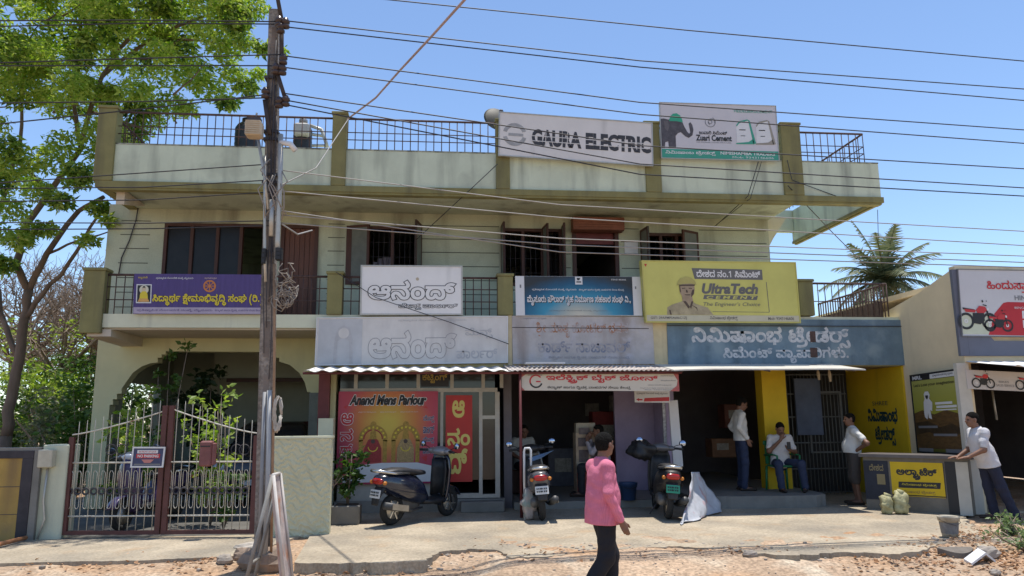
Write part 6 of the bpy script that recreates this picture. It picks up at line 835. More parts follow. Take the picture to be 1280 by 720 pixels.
# ------------------------------------------------------------------ neighbouring building on the right
NB = thing('neighbour_shop', 'beige neighbouring shop with a grey framed front at the right edge', 'building', (10, 12, 0))
m_bei = mat('beige_paint', (.72, .60, .40), .85, .08, 1.5, .12, 40, streak=((.42, .34, .23), .62, .9, 2)); m_gb = mat('grey_blue_trim', (.13, .14, .18), .7, .1, 2)
Yn = 11.2; xn = X(1198, 380, Yn)
pA, pB = at(1110, 366, 14.6), at(1198, 336, Yn)
mb = MB()                                                             # side wall whose top steps down towards the back
side = [(lerp(xn+.02, 8.74, (y-11.34)/4.3), y, z) for y, z in ((15.6, 0), (15.6, 3.1), (14.6, 3.35), (13.2, 3.52), (12.3, 3.66), (11.34, 3.88), (11.34, 0))]
mb.add(side+[(x+.18, y, z) for x, y, z in side], [tuple(range(7))[::-1], tuple(range(7, 14))]+[(k, (k+1) % 7, 7+(k+1) % 7, 7+k) for k in range(7)]); mb.build('side_wall', m_bei, NB)
zt_, zb_ = Z(1204, 445, Yn), 2.42
mb = MB(); mb.box((xn, Yn, 2.34), (14, Yn+.14, 3.93)); mb.build('front_wall', m_bei, NB)
mb = MB(); mb.box((xn-.10, Yn-.06, 2.45), (xn+.05, Yn+.0-.003, 3.86)); mb.prism([[(0, 0), (4.8, 0), (4.8, .24), (.45, .24), (.25, .50), (0, .50)][::1]], (xn+.052, Yn-.06, 2.45), (1, 0, 0), (0, 0, 1), (0, 1, 0), .057); mb.build('trim', m_gb, NB)
mb = MB(); mb.box((X(1196, 470, Yn), Yn-.02, 0), (X(1211, 470, Yn), Yn+.06, 2.338)); mb.build('pillar', mat('neighbour_pillar', (.50, .48, .42), .8, .1, 3), NB)
mb = MB(); mb.box((8.9, 18.0, 0), (14, 18.2, 2.9)); mb.box((8.75, 11.345, 2.75), (14, 18, 2.85)); mb.box((13.9, 11.35, 0), (14, 18, 2.75)); mb.build('inner_wall', m_int, NB)
mb = MB(); mb.box((8.75, 11.345, 3.7), (14, 18, 3.8)); mb.build('roof', m_bei, NB)
A3 = thing('awning', 'bright white sloping tin awning over the neighbouring shop at the right edge', 'awning', (10, 11, 2.3)); mb = MB(); corrugated(mb, (X(1207, 459, Yn), Yn-.02, 2.36), (4.6, 0, 0), (.05, -.95, -.13), 22, .015); mb.build('sheet', mat('white_tin', (.72, .71, .68), .45, .1, 4, metal=.1), A3)
b = Board.px((1197, 336.5), (1330, 339), (1203, 420), Yn-.08)
b = sign('hoarding', 'white and red motorcycle hoarding with red Kannada lettering on the neighbouring shop front', None, None, None, 0, mat('hoarding_white', (.56, .56, .58), .5, .05, 2), t=.05, B=b, frame=m_grey, fw=.012)
b.shape('red_panel', mat('hoarding_red', (.45, .02, .03), .5, .1), [[(.24, .98), (.31, .66), (.40, .50), (.44, .485), (.998, .49), (.998, .99)]], .003); b.shape('pale_ground', mat('hoarding_cream', (.52, .55, .42), .5, .1), [[(.003, .66), (.30, .66), (.27, .97), (.003, .97)]], .0025)
b.kn('hind', (.26, .16, .74, .34), m_red, 26, outline=(m_whitep, 16)); b.en('HINDUSTAN', (.51, .385, .86, .455), m_grey, bold=.02); b.rect('pill', m_whitep, .565, .615, .97, .73, .006); b.rect('pill', m_whitep, .565, .755, .97, .87, .006); b.en('G HINDUSTAN', (.58, .65, .85, .70), m_red, d=.008); b.en('A SERVICE', (.58, .79, .85, .84), m_black, d=.008); b.en('BENGALURU ROAD', (.50, .555, .80, .585), m_whitep, d=.006); b.en('MOB: 9343146606', (.62, .92, .90, .95), m_whitep, d=.006)
def bike_print(b, u, v, s, red, d=.006):
    """printed motorcycle artwork, s = wheelbase share of the board width"""
    asp = b.w/b.h; q = lambda x, y: (u+x*s, v-y*s*asp); r = .34*s*b.w
    for x in (-.5, .5): c = q(x, .33); b.disc('wheel', m_black, *c, r, r*.72, d=d+.001); b.disc('wheel_rim', m_whitep, *c, r*.25, r*.1, d=d+.001)
    b.shape('tank', red, [[q(-.05, .78), q(.1, .95), q(.35, .92), q(.42, .78), q(.3, .66), q(.0, .66)], [q(-.55, .82), q(-.05, .78), q(-.1, .68), q(-.5, .70)]], d+.003); b.shape('engine', m_black, [[q(-.2, .66), q(.28, .66), q(.3, .35), q(.1, .2), q(-.2, .25)], [q(.36, .85), q(.44, .85), q(.54, .33), q(.47, .33)], [q(-.62, .88), q(-.1, .80), q(-.12, .76), q(-.6, .8)]], d+.002)
    b.shape('handlebar', m_black, [[q(.25, 1.02), q(.42, .98), q(.42, .93), q(.27, .98)], [q(.2, 1.15), q(.26, 1.2), q(.3, 1.12), q(.25, 1.08)], [q(.40, 1.12), q(.42, 1.2), q(.44, 1.12)]], d+.003); b.shape('headlamp', m_whitep, [[q(.4, .88), q(.5, .86), q(.5, .76), q(.42, .76)]], d+.004)
bike_print(b, .15, .90, .215, m_red); bike_print(b, .34, .93, .16, m_red)
b = Board.px((1207, 462), (1330, 468), (1210, 486), Yn+.03-.06)
b = sign('banner', 'white strip banner printed with motorcycles under the white awning at the right edge', None, None, None, 0, mat('strip_print', (.50, .48, .47), .5, .06, 2), t=.02, B=b)
bike_print(b, .16, .93, .14, m_red); bike_print(b, .60, .93, .14, m_red); b.en('BIKES', (.32, .50, .42, .60), m_grey); b.en('SALES SERVICE', (.29, .68, .47, .80), m_grey)
mb = MB(); mb.tube([at(1240, 487, 12.2), at(1246, 525, 12.2)], .02, 6); mb.build('hanging_pipe', m_alu, NB)
# ------------------------------------------------------------------ gate, compound walls
m_gate = mat('gate_cream', (.50, .47, .40), .6, .12, 8, spots=((.22, .12, .07), .62, .75, 12)); m_gred = mat('gate_maroon', (.10, .035, .03), .6, .2, 6)
ga, gb = Vector((-5.03, 11.06, 0)), Vector((-2.47, 10.76, 0)); gm = ga.lerp(gb, .51)
def gate_leaf(label, p0, p1, zt0, zt1, s0, s1):
    t = thing('gate_leaf', label, 'gate', (p0+p1)/2, 'leaves of the cream iron gate'); u = (p1-p0).normalized(); L = (p1-p0).length; n = 11
    zt = lambda k: lerp(zt0, zt1, k**1.25 if zt1 > zt0 else 1-(1-k)**1.25); V = lambda k, z: p0+u*(k*L)+Vector((0, 0, z))
    mb = MB(); mb.tube([V(k/12, zt(k/12)) for k in range(13)], .010, 6)
    for z in (.98, .27): mb.tube([V(0, z), V(1, z)], .012, 6)
    for k in range(n):
        f = (k+.75)/(n+.5); mb.tube([V(f, .08), V(f, zt(f)+.11), V(f, zt(f)+.17)], [.0062, .0062, .002], 6)
    mb.build('bars', m_gate, t); mb = MB(); w = L/(n+.5)
    for k in range(n):
        f = (k+.25)/(n+.5)*L; c = lambda dx, z: p0+u*(f+dx)+Vector((0, 0, z))
        mb.tube([c(-.022, .66), c(-.022, .84), c(-.012, .87), c(.012, .87), c(.03, .84), c(.03, .62)], .0048, 5)
        mb.tube([c(.03, .58), c(.03, .40), c(.012, .37), c(-.008, .37), c(-.022, .40), c(-.022, .54)], .0048, 5)
    mb.build('scrolls', m_gate, t); mb = MB()
    for k in range(n): c = p0+u*((k+.25)/(n+.5)*L); mb.torus((c.x, c.y, .60), .040, .014, 'y', 16, 6)
    mb.build('rings', m_iron, t); mb = MB(); d = Vector((-u.y, u.x, 0))*.05
    for f, zz in ((0, s0), (1, s1)): O = V(f, .03)-u*(.03 if f == 0 else .04)-d*.5; mb.obox(O, u*.07, d, Vector((0, 0, zz)))
    O = V(0, .03)+u*.042-d*.5; mb.obox(O, u*(L-.084), d, Vector((0, 0, .05))); mb.build('stiles', m_gred, t)
    return t
g1 = gate_leaf('left leaf of the cream iron gate carrying a printed notice', ga, gm-Vector((.03, 0, 0)), 1.36, 1.68, 1.3, 1.72)
g2 = gate_leaf('right leaf of the cream iron gate, beside the utility pole', gm+Vector((.05, 0, 0)), gb, 1.70, 1.36, 1.72, 1.3)
mb = MB(); 
for px in (138, 152, 295, 305): c = at(px, 562, 10.88); mb.torus((c.x, c.y+.02, c.z), .07, .007, 'y', 16, 5, 1.0)
tag(mb.build('wire_ornament', m_iron), 'thin dark wire loops on the cream iron gate', 'ornament')
b = sign('notice', 'blue and red printed notice board wired to the gate leaf', (167, 559.5), (206, 559.5), (164, 583.5), 10.84, mat('navy_notice', (.05, .06, .13), .5, .2, 20), t=.012, cat='notice', frame=m_whitep, fw=.02)
b.rect('band', m_whitep, .14, .13, .80, .30, .003); b.rect('band', m_red, .12, .33, .88, .55, .004); b.en('NO PARKING', (.17, .37, .83, .51), m_whitep, bold=.03, d=.006); b.en('IN FRONT OF GATE', (.2, .17, .74, .26), m_red, d=.006); b.shape('mark', mat('pink_mark', (.5, .2, .18), .5), [[(.3, .62), (.7, .62), (.6, .80), (.4, .80)]], .004); b.rect('band', m_grey, .08, .84, .92, .92, .004)
c = at(260, 565, 10.72); mb = MB(); mb.box((c.x-.10, c.y-.06, c.z-.19), (c.x+.06, c.y+.08, c.z+.15), bev=.02); mb.box((c.x+.062, c.y-.05, c.z-.17), (c.x+.10, c.y+.06, c.z+.12), bev=.01)
mbx = thing('letter_box', 'dark red metal letter box hung on the right leaf of the gate', 'letter box', (c.x, c.y, c.z-.19)); mb.build('box', mat('letterbox_red', (.20, .075, .07), .6, .2, 8), mbx); mb = MB(); mb.box((c.x-.085, c.y-.066, c.z+.07), (c.x+.045, c.y-.061, c.z+.085)); mb.build('slot', m_black, mbx)
# gate post with meter box
m_post_p = mat('post_paint', (.52, .53, .40), .85, .1, 2, .2, 40, streak=((.33, .34, .28), .55, .85, 3))
GP = thing('gate_post', 'pale green square gate post with a meter box left of the iron gate', 'post', (-5.27, 11.1, 0)); mb = MB(); x0, x1 = X(50, 600, 11.0), X(82, 600, 11.0); mb.box((x0, 11.0, -.05), (x1, 11.36, Z(64, 556, 11.0)), bev=.012); mb.build('shaft', m_post_p, GP)
mb = MB(); p, q = at(51, 562, 10.95), at(67, 584, 10.95); mb.box((p.x, 10.88, q.z), (q.x, 10.998, p.z), bev=.01); mb.build('meter_box', mat('meter_cream', (.45, .42, .33), .6, .15, 6), GP)
mb = MB(); c = at(59, 585, 10.95); mb.tube([(c.x, 10.97, c.z), (c.x-.02, 10.97, .5), (c.x+.02, 10.97, .25), (c.x-.05, 10.96, .0)], .015, 6); mb.build('conduit', m_alu, GP)
YW = thing('compound_wall', 'yellow compound wall with a black painted border at the left edge', 'wall', (-6.5, 11, 0)); xl = X(38, 620, 10.95)
mb = MB(); mb.box((-9.6, 10.95, -.1), (xl-.14, 11.15, Z(20, 573, 10.95))); mb.build('panel', mat('ochre_wall', (.50, .33, .08), .85, .15, 2, .2, 25, streak=((.20, .13, .06), .52, .8, 2), spots=((.28, .19, .08), .6, .8, 2)), YW)
mb = MB(); zt2 = Z(20, 573, 10.95); mb.box((-9.6, 10.93, zt2+.002), (xl, 11.17, zt2+.10)); mb.box((xl-.138, 10.93, -.1), (xl, 11.17, zt2)); mb.build('border', mat('black_paint', (.045, .04, .045), .8, .3, 5), YW); mb = MB(); mb.box((-9.6, 10.94, zt2+.101), (xl+.05, 11.16, zt2+.14)); mb.box((xl+.003, 10.94, -.1), (xl+.09, 11.2, zt2+.10)); mb.build('coping', m_conc2, YW)
mb = MB()
for z in (.32, .68): mb.box((-9.6, 10.947, z), (xl-.14, 10.951, z+.008))
mb.build('joint', m_iron, YW)
mb = MB(); mb.tube([gr(-60, 702, .0)+Vector((0, 0, -.02)), gr(0, 683, .0)+Vector((0, 0, .03)), gr(32, 675, .0)+Vector((0, 0, .03))], .028, 8); tag(mb.build('hose', mat('orange_hose', (.42, .19, .09), .6, .2, 8)), 'faded orange pipe lying on the drive below the yellow wall', 'pipe')
# plastered wave-pattern wall right of the gate
m_wave = mat('wave_plaster', (.56, .54, .37), .85, .08, 2, .2, 40, streak=((.33, .35, .26), .62, .9, 3))
TW = thing('compound_wall', 'pale green compound wall with wavy plaster between the gate and the parlour', 'wall', (-1.9, 10.8, 0)); x0, x1 = X(333, 610, 10.75), X(413, 610, 10.75); ztw = Z(380, 548, 10.75)
mb = MB(); mb.smooth = True; n1, n2 = 110, 120; vs = []
for j in range(n2+1):
    for i in range(n1+1):
        xx = lerp(x0, x1, i/n1); zz = lerp(-.06, ztw, j/n2); ph = 2*math.pi*(zz/.085+.42*math.sin(xx*26+1.5*math.sin(zz*9))+.2*math.sin(xx*61+zz*30)); vs.append((xx, 10.75-.016*max(0, math.sin(ph)), zz))
mb.add(vs, [(j*(n1+1)+i, j*(n1+1)+i+1, (j+1)*(n1+1)+i+1, (j+1)*(n1+1)+i) for j in range(n2) for i in range(n1)]); mb.smooth = False
mb.box((x0, 10.752, -.06), (x1, 10.90, ztw)); mb.build('plaster', m_wave, TW); mb = MB(); mb.box((x0-.01, 10.73, ztw+.001), (x1+.012, 10.915, ztw+.03)); mb.build('coping', m_white, TW)
mb = MB(); p, q = at(398, 523, 12.6), at(416, 547, 12.6); mb.box((p.x, 12.6, -.05), (q.x, 12.84, p.z)); mb.build('end_block', m_white, TW)
# ------------------------------------------------------------------ two-wheelers
m_tyre = mat('tyre', (.025, .024, .023), .85, .2, 12); m_blackp = mat('black_plastic', (.018, .018, .02), .5, .2, 10, spots=((.05, .047, .044), .5, .8, 9)); m_chrome = mat('chrome', (.55, .55, .54), .25, .1, 8, metal=.9); m_mirror = mat('mirror', (.45, .5, .6), .08, .02, metal=1.0); m_rim = mat('rim_metal', (.38, .35, .30), .4, .2, 8, metal=.7)
def sring(x, zc, hw, hh, n=16, p=2.6, yc=0):
    out = []
    for k in range(n):
        a = 2*math.pi*k/n; c, s = math.cos(a), math.sin(a); out.append((x, yc+hw*math.copysign(abs(c)**(2/p), c), zc+hh*math.copysign(abs(s)**(2/p), s)))
    return out
def scooter(name, label, loc, heading, paint, paint2, plate, lean=0, steer=0, tail=None, cat='scooter', group=None):
    t = thing(name, label, cat, (0, 0, 0), group)
    for x in (-.62, .62):
        mb = MB(); mb.torus((x, 0, .225), .175, .05, 'y', 32, 10, 1.0); w = mb.build('wheel', m_tyre, t); r = MB(); r.lathe((x, -.035, .225), [(.13, 0), (.135, .01), (.125, .03), (.05, .04), (.05, .055), (.13, .06), (.135, .07)], 24, 'y'); r.build('rim', m_rim, w); r = MB()
        for k in range(6): a = math.pi*k/3; r.obox((x+.03*math.cos(a)-.012*math.sin(a), -.05, .225+.03*math.sin(a)-.012*-math.cos(a)*-1), (.11*math.cos(a), 0, .11*math.sin(a)), (.024*math.sin(a), 0, -.024*math.cos(a)), (0, .015, 0))
        r.build('spokes', m_chrome, w)
    mb = MB(); mb.loft([sring(*q) for q in ((-.95, .68, .05, .03), (-.92, .66, .11, .08), (-.80, .62, .15, .14), (-.6, .575, .175, .185), (-.4, .535, .185, .205), (-.22, .49, .18, .21), (-.08, .43, .165, .17), (.02, .34, .14, .07))]); bd = mb.build('body', paint, t)
    mb = MB(); mb.loft([sring(-.75+.0*k, .63, .01, .01) for k in range(2)]) if 0 else None
    for s in (-1, 1): mb.tube([(-.88, s*.105, .69), (-.6, s*.158, .66), (-.3, s*.168, .60)], [.004, .010, .004], 6)
    mb.build('trim', m_chrome, bd); mb = MB()
    for s in (-1, 1): mb.tube([(-.86, s*.155, .54), (-.6, s*.188, .50), (-.3, s*.191, .45), (-.05, s*.168, .40)], .004, 5)
    mb.build('panel_gap', m_black, bd)
    mb = MB(); mb.loft([sring(*q) for q in ((-.86, .76, .06, .02), (-.82, .775, .12, .04), (-.6, .78, .14, .05), (-.38, .765, .145, .05), (-.2, .735, .14, .045), (-.05, .73, .12, .035), (-.0, .72, .06, .02))]); mb.build('seat', m_blackp, t)
    mb = MB(); mb.tube([(-.45, .15, .745), (-.75, .145, .765), (-.97, .10, .80), (-1.0, 0, .80), (-.97, -.10, .80), (-.75, -.145, .765), (-.45, -.15, .745)], [.014, .02, .024, .024, .024, .02, .014], 8); mb.build('grab_rail', m_chrome, t)
    mb = MB(); mb.loft([sring(*q) for q in ((-.05, .30, .15, .05), (.1, .285, .16, .045), (.3, .285, .16, .045), (.42, .31, .14, .06))]); mb.build('floorboard', m_blackp, t)
    mb = MB(); rings = []
    for z, x, hw in ((.24, .40, .12), (.34, .415, .165), (.55, .43, .185), (.75, .44, .19), (.90, .43, .17), (1.0, .41, .12)):
        ring = []
        for k in range(9): a = -1+k/4; ring.append((x+.10*(1-a*a)+.02, a*hw, z))
        for k in range(9): a = 1-k/4; ring.append((x+.07*(1-a*a)-.03, a*hw*.98, z))
        rings.append(ring)
    mb.loft(rings); ap = mb.build('front_apron', paint, t); k_ = MB(); k_.tube([(.40, .12, 1.0), (.50, .16, .92), (.54, .10, .72), (.60, .07, .45)], .007, 6); k_.build('brake_cable', m_blackp, t); mb = MB(); mb.loft([[(p[0]-.028, p[1]*.86, p[2]) for p in r][9:]+[(p[0]-.05, p[1]*.80, p[2]) for p in r][9:][::-1] for r in rings[1:5]]); mb.build('inner_panel', m_blackp, ap)
    F = []
    mb = MB(); mb.loft([[(.62+.245*math.cos(a)*k, y, .235+.245*math.sin(a)*k) for k, y in ((1, -.075), (1.03, -.04), (1.04, 0), (1.03, .04), (1, .075), (.97, .07), (.985, 0), (.97, -.07))] for a in [R(q) for q in range(20, 190, 14)]]); F.append(mb.build('front_mudguard', paint, t))
    mb = MB()
    for s in (-1, 1): mb.tube([(.62, s*.085, .225), (.56, s*.08, .45), (.48, s*.04, .70)], .016, 6)
    F.append(mb.build('fork', m_blackp, t))
    mb = MB(); mb.ball((.40, 0, 1.03), (.12, .17, .075), 16, 10); mb.ball((.38, -.16, 1.03), (.06, .09, .045)); mb.ball((.38, .16, 1.03), (.06, .09, .045)); hc = mb.build('handlebar_cowl', paint2, t); mb = MB(); mb.ball((.505, 0, 1.025), (.03, .09, .05), 14, 8); mb.build('headlight', mat('lamp_glass', (.55, .57, .6), .1, .05, spec=.8), hc)
    for s in (-1, 1): mb = MB(); mb.tube([(.38, s*.10, 1.03), (.34, s*.28, 1.035), (.30, s*.36, 1.03)], [.016, .02, .021], 8); mb.tube([(.40, s*.16, 1.03), (.42, s*.28, 1.03), (.38, s*.37, 1.02)], .006, 5); mb.build('handlebar', m_blackp, t)
    for s in (-1, 1):
        mb = MB(); mb.tube([(.38, s*.2, 1.05), (.39, s*.26, 1.08), (.37, s*.32, 1.10)], .006, 6); mi = mb.build('mirror_arm', m_blackp, t); mb = MB(); mb.ball((.372, s*.36, 1.125), (.02, .062, .045), 14, 8); mm = mb.build('mirror', m_blackp, mi); mb = MB(); mb.lathe((.355, s*.36, 1.125), [(.05, 0), (.048, -.004)], 18, 'x'); mb.build('mirror_glass', m_mirror, mi)
    mb = MB(); mb.loft([sring(-.965, .655, .075, .03), sring(-.95, .655, .10, .045), sring(-.88, .655, .115, .05)]); tl = mb.build('tail_light', tail or mat('tail_red', (.40, .015, .012), .2, .1, spec=.6), t); mb = MB()
    for s in (-1, 1): mb.ball((-.92, s*.135, .635), (.035, .03, .03), 10, 6)
    mb.build('indicator', mat('amber_lamp', (.5, .18, .03), .25, .1), tl)
    mb = MB(); mb.loft([sring(-.97, .33, .07, .012, 10), sring(-.95, .42, .085, .03, 10), sring(-.90, .52, .095, .06, 10), sring(-.84, .56, .10, .05, 10)]); rm = mb.build('rear_mudguard', m_blackp, t); mb = MB(); mb.obox((-.985, .10, .42), (0, -.2, 0), (.025, 0, .115), (.006, 0, 0)); pl_ = mb.build('number_plate', plate, rm); mb = MB()
    for k, w in enumerate((.02, .02, .03, .012, .02, .025)):
        for z in (.45, .49): mb.obox((-.984+.0065*(z > .47)-.005, .08-.027*k, z), (0, -w*.8, 0), (.0055, 0, .022), (.002, 0, 0))
    mb.build('plate_lettering', m_black, pl_)
    mb = MB(); mb.tube([(-.1, -.12, .22), (-.35, -.15, .2), (-.5, -.175, .24), (-.95, -.19, .33)], [.016, .02, .05, .055], 12); ex = mb.build('exhaust', mat('exhaust_black', (.05, .05, .05), .5, .2, 8), t); mb = MB(); mb.obox((-.85, -.25, .27), (.33, .0, -.055), (0, 0, .085), (0, .01, 0)); mb.build('heat_shield', m_rim, ex)
    mb = MB(); mb.loft([sring(-.68, .27, .07, .07, yc=.09), sring(-.45, .29, .10, .11, yc=.06), sring(-.15, .27, .10, .10, yc=.04), sring(-.05, .25, .05, .05, yc=.03)]); mb.build('engine', mat('engine_grey', (.14, .135, .13), .5, .3, 10, metal=.5), t)
    mb = MB(); mb.tube([(-.2, .1, .2), (-.22, .22, .01)], .012, 6); mb.build('stand', m_iron, t)
    t.location = loc; t.rotation_euler = (R(lean), 0, R(heading)); return t
m_navy = mat('navy_scooter_paint', (.007, .011, .03), .2, .1, 4, coat=.6, spec=.6, spots=((.05, .05, .055), .52, .8, 5)); m_greyp = mat('grey_scooter_paint', (.10, .10, .11), .25, .1, 4, coat=.5); m_gun = mat('silver_grey_paint', (.25, .25, .26), .35, .1, 4, metal=.3)
m_plate = mat('white_plate', (.62, .62, .60), .5, .1); m_plateg = mat('green_plate', (.03, .26, .16), .5, .1)
scooter('scooter', 'dark blue scooter with a silver grab rail parked before the pink and orange poster', (-.25, 11.93, 0), 48, m_navy, m_gun, m_plate, lean=3)
scooter('scooter', 'grey scooter seen from behind beside the white pipe rack', (1.62, 12.25, 0), 88, m_greyp, m_blackp, m_plate, lean=-4)
scooter('scooter', 'dark scooter with a green number plate and red tail light beside the draped tarp', (3.58, 12.05, 0), 82, m_blackp, m_greyp, m_plateg, lean=5)
scooter('scooter', 'dark scooter parked inside the yard behind the left leaf of the gate', (-4.3, 12.1, 0), 255, mat('purple_scooter_paint', (.05, .03, .09), .3, .2, 4, coat=.4), m_greyp, m_plate, lean=4)
# car in the porch
CR = thing('car', 'dark car parked in the shaded porch behind the gate', 'car', (0, 0, 0)); m_carp = mat('car_paint', (.035, .035, .04), .25, .1, 3, coat=.5)
def cring(y, hw, z0, z1, n=6): return [(-hw, y, z0), (-hw*1.0, y, lerp(z0, z1, .5)), (-hw*.94, y, z1-.05), (-hw*.8, y, z1), (hw*.8, y, z1), (hw*.94, y, z1-.05), (hw, y, lerp(z0, z1, .5)), (hw, y, z0)]
mb = MB(); mb.loft([cring(*q) for q in ((0, .70, .35, .72), (.06, .80, .25, .82), (.35, .83, .22, .90), (.95, .84, .22, .98), (1.4, .84, .22, 1.0), (3.4, .84, .22, 1.0), (3.75, .8, .25, .95))]); mb.build('body', m_carp, CR)
mb = MB(); mb.loft([cring(*q) for q in ((.95, .78, .96, .99), (1.5, .70, .98, 1.42), (1.8, .66, .98, 1.50), (3.0, .66, .98, 1.50), (3.6, .74, .98, 1.02))]); cb = mb.build('cabin', m_carp, CR); mb = MB(); mb.add([(-.66, 1.03, 1.03), (.66, 1.03, 1.03), (.58, 1.49, 1.40), (-.58, 1.49, 1.40)], [(0, 1, 2, 3)]); mb.build('windscreen', mat('windscreen', (.10, .12, .13), .08, .1, spec=.8), cb)
for s in (-1, 1):
    mb = MB(); mb.ball((s*.60, .06, .70), (.15, .08, .09), 12, 8); mb.build('headlight', mat('lamp_glass', (.55, .57, .6), .1), CR)
    for yy in (.65, 3.0): mb = MB(); mb.torus((s*.77, yy, .29), .21, .085, 'x', 24, 8); w = mb.build('wheel', m_tyre, CR); mb = MB(); mb.lathe((s*.77, yy, .29), [(.17, -.06), (.16, .06)], 18, 'x'); mb.build('hub_cap', m_rim, w)
mb = MB(); mb.box((-.42, -.02, .52), (.42, .03, .64)); mb.build('grille', m_blackp, CR); mb = MB(); mb.box((-.25, -.05, .38), (.25, -.035, .48)); mb.build('number_plate', m_plate, CR); mb = MB(); mb.box((-.78, .0, .26), (.78, .10, .40), bev=.04); mb.build('bumper', m_blackp, CR)
CR.location = (-3.3, 14.25, 0)
# ------------------------------------------------------------------ shop things
m_gplas = mat('green_plastic', (.02, .17, .07), .4, .1, 5)
def chair(label, loc, rz):
    t = thing('plastic_chair', label, 'chair'); mb = MB(); mb.box((-.22, -.2, .42), (.22, .22, .45), bev=.012); mb.build('seat', m_gplas, t)
    mb = MB()
    for k in range(5): mb.box((-.2+.085*k, -.235-.0, .46), (-.14+.085*k, -.205, .85))
    mb.box((-.23, -.245, .80), (.23, -.20, .88), bev=.012); mb.build('backrest', m_gplas, t)
    for x in (-.2, .2):
        for y in (-.2, .2): mb = MB(); mb.tube([(x*1.1, y*1.1, 0), (x, y, .42)], [.018, .024], 8); mb.build('leg', m_gplas, t)
        mb = MB(); mb.tube([(x*1.1, -.22, .62), (x*1.15, .05, .64), (x*1.15, .2, .62), (x*1.05, .2, .44)], .018, 8); mb.build('armrest', m_gplas, t)
    t.location = loc; t.rotation_euler[2] = R(rz); return t
chair('green plastic chair under the man with a phone by the yellow pillar', (6.25, 13.32, .2), 180+8)
ST = thing('stool', 'green plastic stool under the man sitting in the bike shop', 'stool', (3.05, 13.75, .12)); L0 = Vector((3.05, 13.75, .12)); mb = MB(); mb.box(L0+Vector((-.17, -.17, .42)), L0+Vector((.17, .17, .46)), bev=.012); mb.build('seat', m_gplas, ST)
for x in (-.14, .14):
    for y in (-.14, .14): mb = MB(); mb.tube([L0+Vector((x*1.2, y*1.2, 0)), L0+Vector((x, y, .42))], .02, 8); mb.build('leg', m_gplas, ST)
for y in (-.165, .145): mb = MB(); mb.box(L0+Vector((-.16, y, .18)), L0+Vector((.16, y+.02, .22))); mb.build('stretcher', m_gplas, ST)
def bucket(label, c, r0, r1, h, m, band=None, fill_=None, tilt=0):
    t = thing('bucket', label, 'bucket', c); mb = MB(); mb.lathe(c, [(r0*.9, 0), (r0, .01), (lerp(r0, r1, .78), h*.78), (lerp(r0, r1, .78)+.012, h*.79), (r1+.012, h-.01), (r1+.014, h), (r1-.004, h), (r1-.01, h-.02), (r0-.01, .03)], 26, 'z'); mb.build('shell', m, t)
    if band: mb = MB(); a = [(lerp(r0, r1, q)+.002, h*q) for q in (.2, .72)]; mb.lathe(c, a, 26, 'z', False); mb.build('label', band, t)
    mb = MB(); cc = Vector(c); mb.tube([cc+Vector((-(r1+.012), 0, h-.03)), cc+Vector((-(r1*.8), -r1*.75, h-.07)), cc+Vector((0, -r1-.03, h-.10)), cc+Vector((r1*.8, -r1*.75, h-.07)), cc+Vector((r1+.012, 0, h-.03))], .004, 6); mb.build('handle', m_iron, t)
    return t
m_bkt = mat('dirty_white_plastic', (.45, .40, .31), .6, .2, 8, spots=((.27, .21, .14), .5, .7, 8))
bucket('dirty cream paint bucket standing on the sunny edge of the pavement', (6.47, 9.22, 0), .09, .118, .26, m_bkt, mat('grey_label', (.20, .195, .19), .6, .35, 15))
bucket('blue plastic bucket beside the stool inside the bike shop', gr(788, 635, .0)+Vector((0, .1, .12)), .12, .15, .3, mat('blue_plastic', (.03, .06, .14), .4, .1))
DS = thing('display_stand', 'cream and red battery display stand inside the bike shop behind the pink shirt', 'stand', (2.35, 13.9, .12)); p, q = at(720, 560, 13.9), at(752, 560, 13.9); zt3 = Z(730, 541, 13.9); mb = MB(); mb.box((p.x, 13.9, .16), (q.x, 14.2, zt3-.0)); mb.build('cabinet', mat('stand_cream', (.48, .36, .25), .6, .3, 9), DS)
mb = MB(); mb.box((p.x+.01, 13.885, .17), (q.x-.01, 13.898, .62)); mb.build('base_panel', mat('stand_red', (.33, .04, .03), .5, .2), DS); mb = MB(); mb.box((p.x+.02, 13.95, zt3+.001), (q.x-.1, 14.15, zt3+.18)); mb.build('carton', m_bkt, DS)
mb = MB(); 
for k, (a, c, w, h) in enumerate(((.05, .72, .18, .22), (.27, .75, .16, .14), (.04, 1.0, .15, .16), (.22, .98, .2, .10), (.06, 1.22, .2, .12))): mb.box((p.x+a, 13.89, c), (p.x+a+w, 13.899, c+h))
mb.build('printed_panel', mat('stand_print', (.13, .10, .10), .5, .4, 15), DS)
mb = MB(); a, c, e, f_ = at(836, 501, 13.1), at(847, 500, 13.1), at(854, 583, 12.85), at(842, 583, 12.85); mb.add([f_, e, c, a]+[v+Vector((0, .04, 0)) for v in (f_, e, c, a)], [(0, 1, 2, 3), (7, 6, 5, 4), (0, 4, 5, 1), (1, 5, 6, 2), (2, 6, 7, 3), (3, 7, 4, 0)]); tag(mb.build('leaning_board', m_signw), 'tall narrow white board leaning at the right side of the bike shop', 'board')
mb = MB(); a, c = at(830, 503, 13.0), at(838, 585, 12.9); mb.box((a.x, 13.1, c.z), (c.x+.02, 13.13, a.z)); tag(mb.build('lettered_strip', mat('strip_grey', (.33, .32, .31), .6, .5, 20, stretch=(1, 1, 2))), 'grey strip with worn lettering beside the leaning white board', 'strip')
